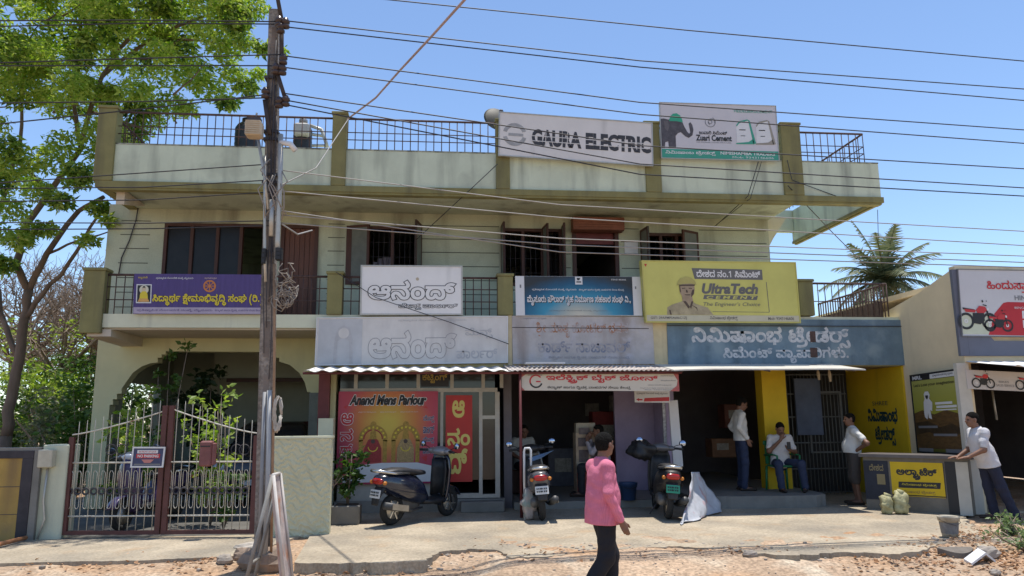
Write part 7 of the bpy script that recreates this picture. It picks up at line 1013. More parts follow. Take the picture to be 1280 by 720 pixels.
def blob(mb, c, r, seed, amp=.25, n=18, m=12, fl=0.0):
    rr = np.random.default_rng(seed); ph = rr.uniform(0, 6, 8); o = len(mb.v); mb.ball(c, r, n, m)
    for i in range(o, len(mb.v)):
        v = Vector(mb.v[i])-Vector(c); d = v.normalized() if v.length else Vector((0, 0, 1)); k = 1+amp*(math.sin(d.x*5+ph[0])*math.sin(d.y*4+ph[1])+.6*math.sin(d.z*7+ph[2]+d.x*3)+.35*math.sin(d.x*13+d.z*11+ph[3]))/1.6; q = v*k; mb.v[i] = (c[0]+q.x, c[1]+q.y, max(c[2]+q.z, fl))
    return mb
mb = MB(); blob(mb, (3.44, 12.55, .98), (.22, .25, .17), 3, .3, 24, 16); tag(mb.build('bag', m_blackp), 'crumpled black bag heaped on the front of the scooter with the green plate', 'bag')
# tarp draped beside the third scooter
mb = MB(); mb.smooth = True; T0, T1, Bt0, Bt1 = at(864, 590, 11.7), at(874, 590, 12.2), gr(853, 657), gr(900, 641); n1, n2 = 26, 30; vs = []
for j in range(n2+1):
    t = j/n2
    for i in range(n1+1):
        s = i/n1; p = T0.lerp(T1, s).lerp(Bt0.lerp(Bt1, s), t**1.25); sp = 0; p.z = lerp(T0.z, T1.z, s); fold = .075*t**.7*math.sin(s*11+t*4)+.035*t*math.sin(s*23-t*5)+.10*math.sin(3.14*t)*(s-.2)+.022*math.sin(s*37+t*9)*math.sin(t*14+s*6); z = lerp(p.z, .015, min(1, t*1.08)**.95); vs.append((p.x+fold, p.y+.3*fold, max(z+.02*math.sin(s*9+t*7)*t*(1-t), .012+.02*abs(math.sin(s*13)))))
mb.add(vs, [(j*(n1+1)+i, j*(n1+1)+i+1, (j+1)*(n1+1)+i+1, (j+1)*(n1+1)+i) for j in range(n2) for i in range(n1)])
tp = mb.build('tarp', mat('tarp_cloth', (.42, .43, .46), .7, .18, 5, spots=((.45, .27, .28), .55, .65, 4))); tag(tp, 'pale grey and pink tarp draped from the scooter to the ground', 'tarp'); sm_ = tp.modifiers.new('thickness', 'SOLIDIFY'); sm_.thickness = .004
mb = MB(); a, c, e, f_ = at(661, 573, 12.3), at(692, 563, 12.9), at(676, 573, 12.5), at(664, 577, 12.2); mb.add([a, f_, e, c]+[v+Vector((0, 0, .006)) for v in (a, f_, e, c)], [(3, 2, 1, 0), (4, 5, 6, 7), (0, 1, 5, 4), (1, 2, 6, 5), (2, 3, 7, 6), (3, 0, 4, 7)]); tag(mb.build('plastic_sheet', mat('blue_sheet', (.20, .30, .45), .3, .1, 4)), 'bluish plastic sheet lying across the grey scooter', 'sheet')
PR = thing('pipe_rack', 'white bent pipe rack with a hanging bag at the bike shop entrance', 'rack', gr(656, 657)); xa_, xb_ = X(655.5, 600, 11.75), X(664, 600, 11.75); mb = MB(); mb.tube([(xa_, 11.75, 0), (xa_, 11.75, 1.02), (xa_+.015, 11.75, 1.07), (xb_-.02, 11.75, 1.07), (xb_, 11.75, 1.04), (xb_, 11.75, .55)], .018, 8); mb.build('pipe', m_whitep, PR)
mb = MB(); blob(mb, (xa_+.07, 11.72, .24), (.14, .10, .23), 5, .3, 20, 16, .01); mb.build('hanging_bag', mat('bag_plastic', (.36, .31, .29), .5, .3, 6, spots=((.2, .26, .25), .5, .65, 9)), PR)
PK = thing('planter', 'square concrete planter beside the parlour poster', 'planter', gr(430, 657)); p, q = gr(413, 657), gr(448, 657); mb = MB(); mb.box((p.x, 11.62, 0), (q.x, 11.98, .27), bev=.012); mb.build('block', m_conc2, PK); mb = MB(); mb.box((p.x+.04, 11.66, .271), (q.x-.04, 11.94, .276)); mb.build('soil', mat('soil', (.06, .045, .03), .95, .3, 8), PK)
# counter of the cement shop
CT = thing('shop_counter', 'low cement counter with yellow lettering and a dark ledge beside the yellow wall', 'counter', (7.7, 11.8, 0)); c0, c1 = gr(1084, 636), gr(1217, 645); u = (c1-c0); un = u.normalized(); nn = Vector((-un.y, un.x, 0)); nn = nn if nn.x > 0 else -nn
mb = MB(); mb.obox(c0, u, nn*.5, (0, 0, .84)); mb.build('body', mat('counter_stone', (.17, .15, .12), .8, .25, 3, .2, 20), CT); mb = MB(); mb.obox(c0-un*.05-nn*.06+Vector((0, 0, .842)), u+un*.12, nn*.6, (0, 0, .05)); mb.build('top', mat('counter_top', (.12, .105, .10), .5, .2, 4), CT)
B2 = Board(c0-nn*.004+Vector((0, 0, .80)), u, Vector((0, 0, -.80)), CT); B2.n = -nn
B2.rect('dark_panel', mat('navy_panel', (.012, .016, .03), .5, .3, 6), .0, .02, .25, .80, .001); B2.rect('yellow_panel', m_yp, .27, .03, .78, .70, .001); B2.rect('panel_edge', m_black, .772, .03, .78, .70, .003); B2.rect('panel_edge', m_black, .27, .67, .772, .69, .003); B2.rect('dark_strip', m_black, .79, .0, .885, .99, .001); B2.rect('white_strip', mat('neighbour_pillar', (.50, .48, .42), .8, .1, 3), .888, .0, 1.0, 1.0, .012); B2.kn('ult', (.33, .14, .71, .37), m_black, 40, d=.004); B2.shape('bar', m_black, [[(.34, .42), (.74, .41), (.73, .53), (.335, .54)]], .003); B2.kn('nimbh', (.37, .445, .70, .50), m_yel, 6, d=.006); B2.kn('nimbh', (.35, .58, .68, .655), mat('worn_brown', (.25, .16, .05), .6), 10, d=.004); B2.kn('deshad', (.06, .09, .20, .22), mat('dull_gold', (.25, .20, .10), .6), 16, d=.004); B2.en('1', (.15, .30, .19, .48), mat('dull_gold', (.25, .20, .10), .6), bold=.05, d=.004)
mb = MB(); 

for k, (px, py, r, sd) in enumerate(((1112, 622, (.09, .10, .16), 11), (1129, 623, (.12, .11, .19), 12))):
    c = gr(px, 643); mb = MB(); blob(mb, (c.x, c.y+.05, r[2]*.85), r, sd, .35, 22, 16, .005); mb.tube([(c.x, c.y+.05, r[2]*1.5), (c.x+.03, c.y+.05, r[2]*1.9)], [.03, .06], 8); tag(mb.build('sack', mat('sack_plastic', (.40, .37, .20), .6, .3, 10)), ('smaller crumpled yellowish plastic sack leaning at the left against its neighbour before the counter', 'larger crumpled yellowish plastic sack at the right before the counter')[k], 'sack', 'plastic sacks in front of the counter')
# odd stones, broken tyre and litter in front
m_stone = mat('stone', (.30, .26, .22), .9, .3, 6, .5, 20); m_brick = mat('stone_brown', (.26, .19, .14), .9, .3, 5, .5, 20)
def rock(name, label, px, py, r, seed, m, cat='stone', group=None, z=None):
    c = gr(px, py, -.1 if z is None else z); zz = float(ground_z(np.array(c.x), np.array(c.y))) if z is None else z; mb = MB(); rr = np.random.default_rng(seed); mb.ball((c.x, c.y, zz+r[2]*.5), r, 9, 6)
    for i in range(len(mb.v)): v = mb.v[i]; k = rr.uniform(.82, 1.15); mb.v[i] = (c.x+(v[0]-c.x)*k, c.y+(v[1]-c.y)*k, zz+(v[2]-zz)*k)
    mb.sm = [False]*len(mb.sm); o = mb.build(name, m); return tag(o, label, cat, group)
rock('stone', 'large brown boulder at the foot of the utility pole under the leaning board', 334, 712, (.30, .2, .17), 1, m_brick); rock('stone', 'dark grey stone left of the leaning board by the drive', 281, 710, (.10, .08, .06), 2, m_stone); rock('stone', 'flat pale slab resting on the boulder behind the leaning board', 318, 693, (.24, .12, .05), 3, mat('pale_stone', (.42, .37, .31), .9, .2, 5, .4, 20))
rock('stone', 'brown stone left of the big boulder', 303, 706, (.13, .10, .09), 8, m_brick); rock('stone', 'small grey stone behind the broken white tile at the right front', 1236, 700, (.13, .10, .08), 4, m_stone); rock('stone', 'tiny rounded stone right of the broken white tile', 1243, 712, (.06, .05, .04), 5, m_stone)
rock('stone', 'lone dark stone on the dirt right of the pink shirted man', 938, 703, (.09, .06, .04), 6, m_stone)
c = gr(1202, 701, -.1); mb = MB(); vs = []; n = 14
for k in range(n+1):
    a = R(lerp(185, 345, k/n)); 
    for r_, z in ((.21, 0), (.21, .11), (.185, .115), (.18, .0)): vs.append((c.x+r_*math.cos(a), c.y+r_*.75*math.sin(a)+.12, -.10+z*(1+.2*math.cos(a*2))))
mb.add(vs, [(4*i+k, 4*i+(k+1) % 4, 4*i+4+(k+1) % 4, 4*i+4+k) for i in range(n) for k in range(4)]+[(0, 1, 2, 3), (4*n+3, 4*n+2, 4*n+1, 4*n)]); mb.add([vs[4*k+2] for k in range(n+1)], [tuple(range(n+1))]); tag(mb.build('tyre_piece', mat('old_tyre', (.17, .145, .12), .9, .2, 10, .3, 40)), 'cut curved piece of an old tyre lying on the dirt below the bucket', 'tyre piece')
c = gr(1233, 709, -.12); mb = MB(); mb.obox((c.x-.17, c.y, -.10), (.22, .05, .10), (.03, .16, .02), (0, 0, .025)); mb.obox((c.x+.05, c.y+.05, .0), (.12, .02, -.09), (.0, .15, .0), (0, 0, .025)); tag(mb.build('broken_tile', m_whitep), 'broken white tile tilted over stones at the right front corner', 'tile')
# ------------------------------------------------------------------ A-board and utility pole
AB = thing('a_board', 'worn pale A-shaped board standing on the dirt in front of the utility pole', 'board', gr(335, 715, -.15)); tp_ = at(343, 591, 8.25); z0 = -.24
mb = MB(); f0, f1 = at(358, 718, 8.0), at(368, 714, 8.35); f0.z = f1.z = z0; w_ = f1-f0; t0 = at(341, 594, 8.05); t1 = t0+w_*.8; d_ = Vector((-.035, .012, 0)); V8 = [f0, f1, t1, t0]; mb.add(V8+[v+d_ for v in V8], [(0, 1, 2, 3), (7, 6, 5, 4), (0, 4, 5, 1), (1, 5, 6, 2), (2, 6, 7, 3), (3, 7, 4, 0)]); mb.build('panel', mat('worn_print_board', (.44, .37, .34), .7, .35, 6, spots=((.42, .20, .12), .52, .68, 5)), AB)
mb = MB(); e0 = at(302, 722, 8.0); e0.z = z0; e1 = e0+w_; mb.tube([t0, e0], .022, 6); mb.tube([t1, e1], .022, 6); mb.tube([e0.lerp(t0, .3), e1.lerp(t1, .3)], .016, 6); mb.build('leg', mat('grey_steel', (.25, .24, .22), .6, .2, 8), AB); mb = MB()
for a, c in ((f0, t0), (f1, t1)): mb.tube([a+Vector((.01, -.01, 0)), c+Vector((.01, -.01, 0))], .018, 6)
mb.tube([t0, t1], .018, 6); mb.build('panel_frame', mat('pale_frame', (.50, .46, .42), .6, .2), AB)
UPL = thing('utility_pole', 'tall weathered concrete utility pole with insulators, pipes and a coil of cable', 'utility pole', (-1.98, 8.95, -.1)); Yq = 8.95
pb, pt_ = at(329, 702, Yq), at(343.5, 14, Yq)
m_pole = mat('pole_concrete', (.27, .235, .20), .9, .25, 3, .5, 30, streak=((.12, .10, .085), .45, .62, 9), fine=(30, .25)); mb = MB()
def prect(z, hw, hd, cx): return [(cx-hw, Yq-hd, z), (cx+hw, Yq-hd, z), (cx+hw, Yq+hd, z), (cx-hw, Yq+hd, z)]
cx_ = lambda z: lerp(pb.x, pt_.x, (z-pb.z)/(pt_.z-pb.z)); mb.loft([prect(z, lerp(.088, .060, (z+.4)/(pt_.z+.4)), lerp(.088, .06, (z+.4)/(pt_.z+.4)), cx_(z)) for z in np.linspace(-.4, pt_.z, 12)]); mb.sm = [False]*len(mb.sm); mb.build('shaft', m_pole, UPL)
mb = MB()
for z in np.arange(.4, pt_.z-.3, .62): hw = lerp(.088, .060, (z+.4)/(pt_.z+.4)); mb.box((cx_(z)-hw*.4, Yq-lerp(.088, .06, (z+.4)/(pt_.z+.4))-.004, z), (cx_(z)+hw*.4, Yq-.03, z+.42))
mb.build('recess_panel', mat('pole_dark', (.20, .165, .14), .9, .25, 4, .4, 30), UPL)
mb = MB(); ca = at(345, -30, Yq-.1); mb.obox(at(341, -30, Yq-.14), at(350, -30, Yq-.14)-at(341, -30, Yq-.14), (0, .06, 0), at(365, 112, Yq-.14)-at(341, -30, Yq-.14)+Vector((.02, 0, 0)))
c0_, c1_ = at(337, -40, Yq-.13), at(352, 30, Yq-.13); mb = MB()
for a, c in (((340, -40), (353, 30)), ((352, 24), (352, 86)), ((345, 86), (358, 128)), ((331, 125), (337, 168))): mb.tube([at(*a, Yq-.12), at(*c, Yq-.12)], .032, 4)
mb.build('cross_arm', mat('dark_arm', (.055, .042, .038), .8, .3, 8), UPL)
ins = mat('insulator', (.055, .035, .03), .3, .2, 6)
INS = [(349, 27), (357, 29), (351, 35), (354, 74), (345, 86), (353, 87), (357, 126), (349, 128), (332, 116)]
for px, py in INS:
    c = at(px, py, Yq-.16); mb = MB(); mb.lathe(c, [(.015, -.075), (.05, -.06), (.052, -.035), (.03, -.025), (.03, -.012), (.052, 0), (.052, .03), (.035, .045), (.03, .065), (.012, .075)], 14, 'z'); mb.build('insulator', ins, UPL)
for z in (pt_.z-.95, pt_.z-1.75, pt_.z-2.2, 5.0, 4.35): mb = MB(); mb.box((cx_(z)-.09, Yq-.10, z), (cx_(z)+.09, Yq+.09, z+.03)); mb.build('clamp', m_iron, UPL)
for (pts, r_, mm) in (([(331, 195), (331, 250), (331, 320), (332, 352)], .018, m_alu), ([(351, 168), (350, 230), (347, 300), (347, 318)], .030, m_alu), ([(322, 170), (331, 222), (335, 262)], .018, m_alu), ([(350, 178), (363, 180), (369, 188)], .035, m_whitep), ([(340, 250), (339, 295)], .03, m_alu), ([(331, 490), (327, 600), (324, 690)], .022, mat('grey_pipe', (.25, .25, .25), .5, .1)), ([(337, 488), (335, 600), (331, 696)], .030, mat('pale_pipe', (.36, .36, .35), .5, .1)), ([(343, 330), (343, 440), (341, 560), (339, 690)], .014, mat('rusty_pipe', (.30, .18, .10), .7, .3, 6))):
    mb = MB(); mb.tube([at(*p, Yq-.17) for p in pts], r_, 8); mb.build('pipe', mm, UPL)
mb = MB(); p, q = at(308, 152, Yq-.35), at(327, 171, Yq-.35); mb.box((p.x, Yq-.42, q.z), (q.x, Yq-.24, p.z), bev=.015)
for k in range(7): zz = lerp(q.z, p.z, (k+.5)/7); mb.box((p.x+.01, Yq-.428, zz-.006), (q.x-.01, Yq-.421, zz+.006))
mb.build('lamp_box', mat('lamp_box_cream', (.46, .38, .27), .6, .15, 8), UPL); mb = MB(); mb.tube([(lerp(p.x, q.x, .5), Yq-.33, p.z), (lerp(p.x, q.x, .6), Yq-.33, p.z+.12)], .012, 6); mb.box((p.x+.02, Yq-.37, p.z+.0), (q.x-.02, Yq-.29, p.z+.05)); mb.build('lamp_bracket', m_iron, UPL)
for px0, py0, px1, py1 in ((345, 310, 352, 325), (328, 311, 332, 330)):
    p, q = at(px0, py0, Yq-.19), at(px1, py1, Yq-.19); mb = MB(); mb.box((p.x, Yq-.22, q.z), (q.x, Yq-.12, p.z))
    for k in range(3): zz = lerp(q.z, p.z, (k+.5)/3); mb.box((p.x+.008, Yq-.23, zz-.02), (q.x-.008, Yq-.221, zz+.02))
    mb.build('fuse_box', m_blackp, UPL)
rr = np.random.default_rng(4); mb = MB()
for k in range(16):
    c = at(350+rr.uniform(-2, 12), rr.uniform(336, 378), Yq-.2+rr.uniform(-.08, .06)); a0 = rr.uniform(0, 6); pts = []
    for j in range(12): a = a0+j*rr.uniform(.45, .62); rad = .06+.05*rr.random(); pts.append(c+Vector((rad*math.cos(a), .03*math.sin(3*a), rad*1.1*math.sin(a))))
    mb.tube(pts, .006, 5)
mb.build('cable_coil', mat('pale_cable', (.27, .23, .19), .6, .2, 6), UPL); mb = MB(); c = at(347, 518, Yq-.2)
for k in range(9): mb.tube([c+Vector((.035*math.cos(a)+rr.uniform(-.02, .02), .02*math.sin(2*a), .19*math.sin(a)+rr.uniform(-.02, .02))) for a in np.linspace(0, 6.2, 12)], .007, 5)
mb.build('rope_coil', mat('pale_rope', (.46, .42, .36), .8, .2, 8), UPL)
rr = np.random.default_rng(9); mb = MB()
for k in range(7): x_ = rr.uniform(-.07, .07); mb.tube([(cx_(z)+x_+.015*math.sin(z*3+k), Yq-.13+.004*z, z) for z in np.linspace(2.0+.3*k, 6.2-.2*k, 14)], .006, 5)
mb.build('loose_cable', m_iron, UPL); mb = MB()
for k in range(6): c = at(334+k*3.5, 205+rr.uniform(-8, 20), Yq-.18); mb.tube([c, c+Vector((rr.uniform(-.1, .1), -.03, -.15)), c+Vector((rr.uniform(-.1, .1), -.02, -.35)), c+Vector((rr.uniform(-.15, .15), 0, -.5))], .008, 5)
mb.build('cable_tail', mat('pale_cable', (.38, .33, .28), .6), UPL)
# roof things
m_tank = mat('black_tank', (.025, .025, .028), .5, .15, 6)
def tank(label, px0, px1, py0, py1, Y, lidm):
    p, q = at(px0, py1, Y), at(px1, py0, Y); r = (q.x-p.x)/2; cx0 = (p.x+q.x)/2; zb0 = p.z-.5; h = q.z-zb0; t = thing('water_tank', label, 'water tank', (cx0, Y, zb0)); mb = MB(); pr = [(r*.98, 0)]
    for k in range(9): z = h*.8*k/8; pr += [(r, z), (r*.97, z+h*.03)]
    pr += [(r*.8, h*.9), (r*.45, h*.97)]; mb.lathe((cx0, Y, zb0), pr, 28); mb.build('shell', m_tank, t); mb = MB(); mb.lathe((cx0, Y, zb0+h*.971), [(r*.46, 0), (r*.46, h*.07), (r*.2, h*.10)], 20); mb.build('lid', lidm, t)
tank('black water tank on the roof behind the utility pole', 293, 325, 152, 180, 14.8, m_tank); tank('smaller black water tank with a pale lid on the roof beside bent white pipes', 366, 391, 153, 184, 14.6, m_gun)
mb = MB(); p, q = at(367, 153, 14.3), at(386, 168, 14.3); mb.box((p.x, 14.28, q.z), (q.x, 14.5, p.z), bev=.03); tag(mb.build('roof_box', mat('pale_grey_box', (.42, .40, .38), .6, .1)), 'pale grey plastic cover in front of the smaller roof tank', 'cover')
mb = MB(); mb.tube([at(388, 157, 14.2), at(402, 162, 14.2), at(407, 176, 14.2), at(409, 184, 14.2)], .035, 8); mb.tube([at(390, 168, 14.2), at(404, 170, 14.2)], .03, 8); mb.tube([at(390, 182, 14.2), at(408, 182, 14.2)], .03, 8); tag(mb.build('roof_pipes', m_alu), 'bent pale water pipes beside the roof tanks', 'pipes')
DSH = thing('satellite_dish', 'grey round satellite dish behind the stencil lettered board on the roof', 'satellite dish', at(622, 190, 14.0)); c = at(621, 149, 14.0); mb = MB(); pr = []
r_ = (at(637, 149, 14).x-at(606, 149, 14).x)/2*1.1
mb.lathe((0, 0, 0), [(r_*k/7, -.22*r_*(1-(k/7)**2)) for k in range(8)]+[(r_*.97, .004)], 28, 'y', False); M_ = Matrix.Rotation(R(-18), 3, 'X') @ Matrix.Rotation(R(15), 3, 'Z')
mb.v = [tuple(M_ @ Vector(v)+c) for v in mb.v]; mb.build('reflector', mat('dish_grey', (.07, .065, .05), .6, .15, 4), DSH); mb = MB(); mb.tube([c+Vector((0, .05, 0)), (c.x, 14.05, 6.0)], .03, 8); mb.build('mast', m_iron, DSH); mb = MB(); mb.tube([c+Vector((0, -.02, -r_*.9)), c+Vector((.05, -.45, -.05))], .012, 6); mb.ball(c+Vector((.05, -.45, -.03)), .045); mb.build('feed_arm', m_iron, DSH)

# goods in the dark shops
for k, (px, py, Y, w, h_, col, lab) in enumerate(((905, 560, 15.2, .5, .38, (.20, .10, .05), 'brown carton on the floor of the cement shop behind the standing man'), (918, 520, 15.6, .42, .5, (.16, .06, .04), 'dull red carton stacked high inside the cement shop'), (760, 548, 15.4, .62, 1.1, (.17, .02, .02), 'dark red cabinet standing inside the bike shop'), (706, 585, 15.8, .7, .8, (.10, .10, .12), 'low grey cabinet in the dark back of the bike shop'))):
    c = at(px, py, Y); z0_ = .2 if px > 850 else .12; mb = MB(); mb.box((c.x-w/2, Y, max(z0_, c.z-h_/2)), (c.x+w/2, Y+.4, c.z+h_/2), bev=.01); t_ = thing('carton' if px > 850 else 'cabinet', lab, 'carton' if px > 850 else 'cabinet', (c.x, Y, max(z0_, c.z-h_/2))); mb.build('case', mat('goods_%d' % k, col, .7, .3, 6), t_); mb = MB(); mb.box((c.x-w*.3, Y-.006, c.z-h_*.1), (c.x+w*.2, Y-.002, c.z+h_*.25)); mb.build('face_panel', mat('goods_label', (.30, .27, .22), .6, .4, 14), t_)
for k, (px, py, w, h_, lab) in enumerate(((742, 512, .34, .30, 'pale wall calendar on the back wall of the bike shop'), (770, 505, .26, .42, 'small white poster high on the wall of the bike shop'))):
    c = at(px, py, 17.9); mb = MB(); mb.box((c.x-w/2, 18.06, c.z-h_/2), (c.x+w/2, 18.09, c.z+h_/2)); tag(mb.build('wall_poster', mat('poster_pale', (.40, .38, .36), .6, .4, 9)), lab, 'poster')
# ------------------------------------------------------------------ people: smooth continuous figures grown from a distance field
def surface_net(F, org, h):
    nx, ny, nz = F.shape; ins = F < 0; C = np.zeros((nx-1, ny-1, nz-1), int)
    for a in (0, 1):
        for b in (0, 1):
            for c in (0, 1): C += ins[a:nx-1+a, b:ny-1+b, c:nz-1+c]
    act = (C > 0) & (C < 8); idx = -np.ones(act.shape, int); ijk = np.argwhere(act); idx[act] = np.arange(len(ijk)); S = np.zeros((len(ijk), 3)); N = np.zeros(len(ijk))
    cor = [(a, b, c) for a in (0, 1) for b in (0, 1) for c in (0, 1)]; val = {c: F[ijk[:, 0]+c[0], ijk[:, 1]+c[1], ijk[:, 2]+c[2]] for c in cor}
    for c in cor:
        for ax in range(3):
            if c[ax]: continue
            d = list(c); d[ax] = 1; d = tuple(d); a, b = val[c], val[d]; m = (a < 0) != (b < 0); t = np.where(m, a/np.where(a == b, 1, a-b), 0); p = np.tile(np.array(c, float), (len(ijk), 1)); p[:, ax] += t; S[m] += p[m]; N[m] += 1
    V = (ijk+S/N[:, None])*h+org; Q = []
    for ax in range(3):
        u, w = (ax+1) % 3, (ax+2) % 3; sl = [slice(1, None)]*3; sl[ax] = slice(0, -1); sl2 = list(sl); sl2[ax] = slice(1, None); s1 = [slice(1, -1)]*3; s1[ax] = slice(0, -1); s2 = list(s1); s2[ax] = slice(1, None)
        a, b = ins[tuple(s1)], ins[tuple(s2)]; e = np.argwhere(a != b); 
        if not len(e): continue
        fl = a[e[:, 0], e[:, 1], e[:, 2]]; base = e.copy(); base[:, u] += 1; base[:, w] += 1
        def cell(du, dw): q = base.copy(); q[:, u] -= du; q[:, w] -= dw; return idx[q[:, 0], q[:, 1], q[:, 2]]
        q = np.c_[cell(1, 1), cell(0, 1), cell(0, 0), cell(1, 0)]; q = np.where(fl[:, None], q, q[:, ::-1]); Q.append(q)
    Q = np.concatenate(Q); return V, Q[(Q >= 0).all(1)]
class Field:
    def __init__(s): s.p = []
    def cap(s, a, b, ra, rb=None, flat=None, k=.03): s.p.append(('c', np.array(a, float), np.array(b, float), ra, ra if rb is None else rb, flat, k)); return s
    def ell(s, c, r, M=None, k=.03): s.p.append(('e', np.array(c, float), np.array(r, float), np.eye(3) if M is None else M, None, None, k)); return s
    def mesh(s, h, cuts=(), wob=0.0, seed=0, minus=()):
        lo = np.full(3, 9.); hi = -lo
        for q in s.p:
            R_ = max(q[3], q[4]) if q[0] == 'c' else q[2].max(); pts = (q[1], q[2]) if q[0] == 'c' else (q[1],)
            for p in pts: lo = np.minimum(lo, p-R_); hi = np.maximum(hi, p+R_)
        lo -= .05; hi += .05; n = np.ceil((hi-lo)/h).astype(int)+1; F = np.full(n, 1.0); ax = [lo[i]+h*np.arange(n[i]) for i in range(3)]
        for q in s.p:
            k = q[6]; R_ = (max(q[3], q[4]) if q[0] == 'c' else q[2].max())+k+2*h; pts = (q[1], q[2]) if q[0] == 'c' else (q[1],); l = np.min(pts, 0)-R_; u = np.max(pts, 0)+R_
            sl = tuple(slice(max(0, int((l[i]-lo[i])/h)), min(n[i], int((u[i]-lo[i])/h)+2)) for i in range(3)); P = np.stack(np.meshgrid(*[ax[i][sl[i]] for i in range(3)], indexing='ij'), -1)
            if q[0] == 'c':
                a, b, ra, rb, flat = q[1:6]; P = P-a; ab = b-a
                if flat is not None: fd, fk = np.array(flat[0], float), flat[1]; P = P+fd*((P@fd)*(1/fk-1))[..., None]; ab = ab+fd*((ab@fd)*(1/fk-1))
                t = np.clip((P@ab)/max(ab@ab, 1e-9), 0, 1); D = np.linalg.norm(P-ab*t[..., None], axis=-1)-(ra+(rb-ra)*t)
                if flat is not None: D = D*(.5+.5*fk)
            else:
                L = (P-q[1])@q[3]; k0 = np.linalg.norm(L/q[2], axis=-1); k1 = np.linalg.norm(L/q[2]**2, axis=-1); D = np.where(k1 > 1e-6, k0*(k0-1)/np.maximum(k1, 1e-6), -q[2].min())
            G = F[sl]; hh = np.maximum(k-np.abs(G-D), 0)/k; F[sl] = np.minimum(G, D)-hh*hh*k*.25
        X_, Y_, Z_ = np.meshgrid(*ax, indexing='ij')
        if wob:
            r = np.random.default_rng(seed).uniform(0, 6, 6); F += wob*(np.sin(X_*31+Z_*17+r[0]+2*np.sin(Z_*13+r[3]))*np.sin(Y_*27-Z_*21+r[1])+.6*np.sin(Z_*55+X_*23-Y_*19+r[2]))
        for o, nn in cuts: nn = np.array(nn, float); nn /= np.linalg.norm(nn); F = np.maximum(F, (X_-o[0])*nn[0]+(Y_-o[1])*nn[1]+(Z_-o[2])*nn[2])
        for c, r, M in minus: L = (np.stack((X_, Y_, Z_), -1)-np.array(c))@M; k0 = np.linalg.norm(L/np.array(r), axis=-1); k1 = np.maximum(np.linalg.norm(L/np.array(r)**2, axis=-1), 1e-6); F = np.maximum(F, -(k0*(k0-1)/k1))
        V, Q = surface_net(F, lo, h); mb = MB(); mb.v = V.tolist(); mb.f = Q.tolist(); mb.mi = [0]*len(Q); mb.sm = [True]*len(Q); return mb
m_skin = mat('brown_skin', (.19, .095, .06), .55, .1, 12); m_hair = mat('black_hair', (.012, .011, .010), .95, .4, 60, 1.0, 70, spec=.08); m_eye = mat('eye_dark', (.01, .008, .008), .2, .1); m_sole = mat('sandal_brown', (.035, .022, .016), .7, .2, 8)
def hand(f, w, d, s, n, curl, side=1):
    """w wrist, d pointing, s towards the thumb, n out of the palm (fingers curl along n)"""
    d, s, n = [np.array(v, float)/np.linalg.norm(v) for v in (d, s, n)]; w = np.array(w, float); f.cap(w, w+d*.045, .026, .030, (n, .62), .012); f.cap(w+d*.045, w+d*.085, .034, .036, (n, .45), .012)
    for k, (o, L) in enumerate(((.030, .068), (.010, .078), (-.010, .072), (-.029, .056))):
        p = w+d*.092+s*o; a = curl*.35
        for q in range(3):
            dv = d*math.cos(a)+n*math.sin(a); e = p+dv*L*(.45, .32, .23)[q]; f.cap(p, e, .0098-.0008*q, .0092-.0008*q, None, .006); p = e; a += curl*.55
    t0 = w+d*.03+s*.028; t1 = t0+(d*.55+s*.75+n*.25)*.042; t2 = t1+(d*.85+s*.3+n*.35)*.032; f.cap(t0, t1, .014, .012, None, .012); f.cap(t1, t2, .0115, .009, None, .006)
BASE = dict(pelvis=(0, 0, .93), chest=(0, .0, 1.24), neck=(0, -.01, 1.42), head=(0, .025, 1.545), shR=(.172, -.01, 1.345), shL=(-.172, -.01, 1.345), elR=(.225, -.03, 1.10), elL=(-.225, -.03, 1.10), wrR=(.235, .05, .86), wrL=(-.235, .05, .86),
            hipR=(.085, 0, .90), hipL=(-.085, 0, .90), knR=(.095, .02, .49), knL=(-.095, .02, .49), anR=(.10, -.02, .085), anL=(-.10, -.02, .085), toR=(.115, .13, .03), toL=(-.115, .13, .03))
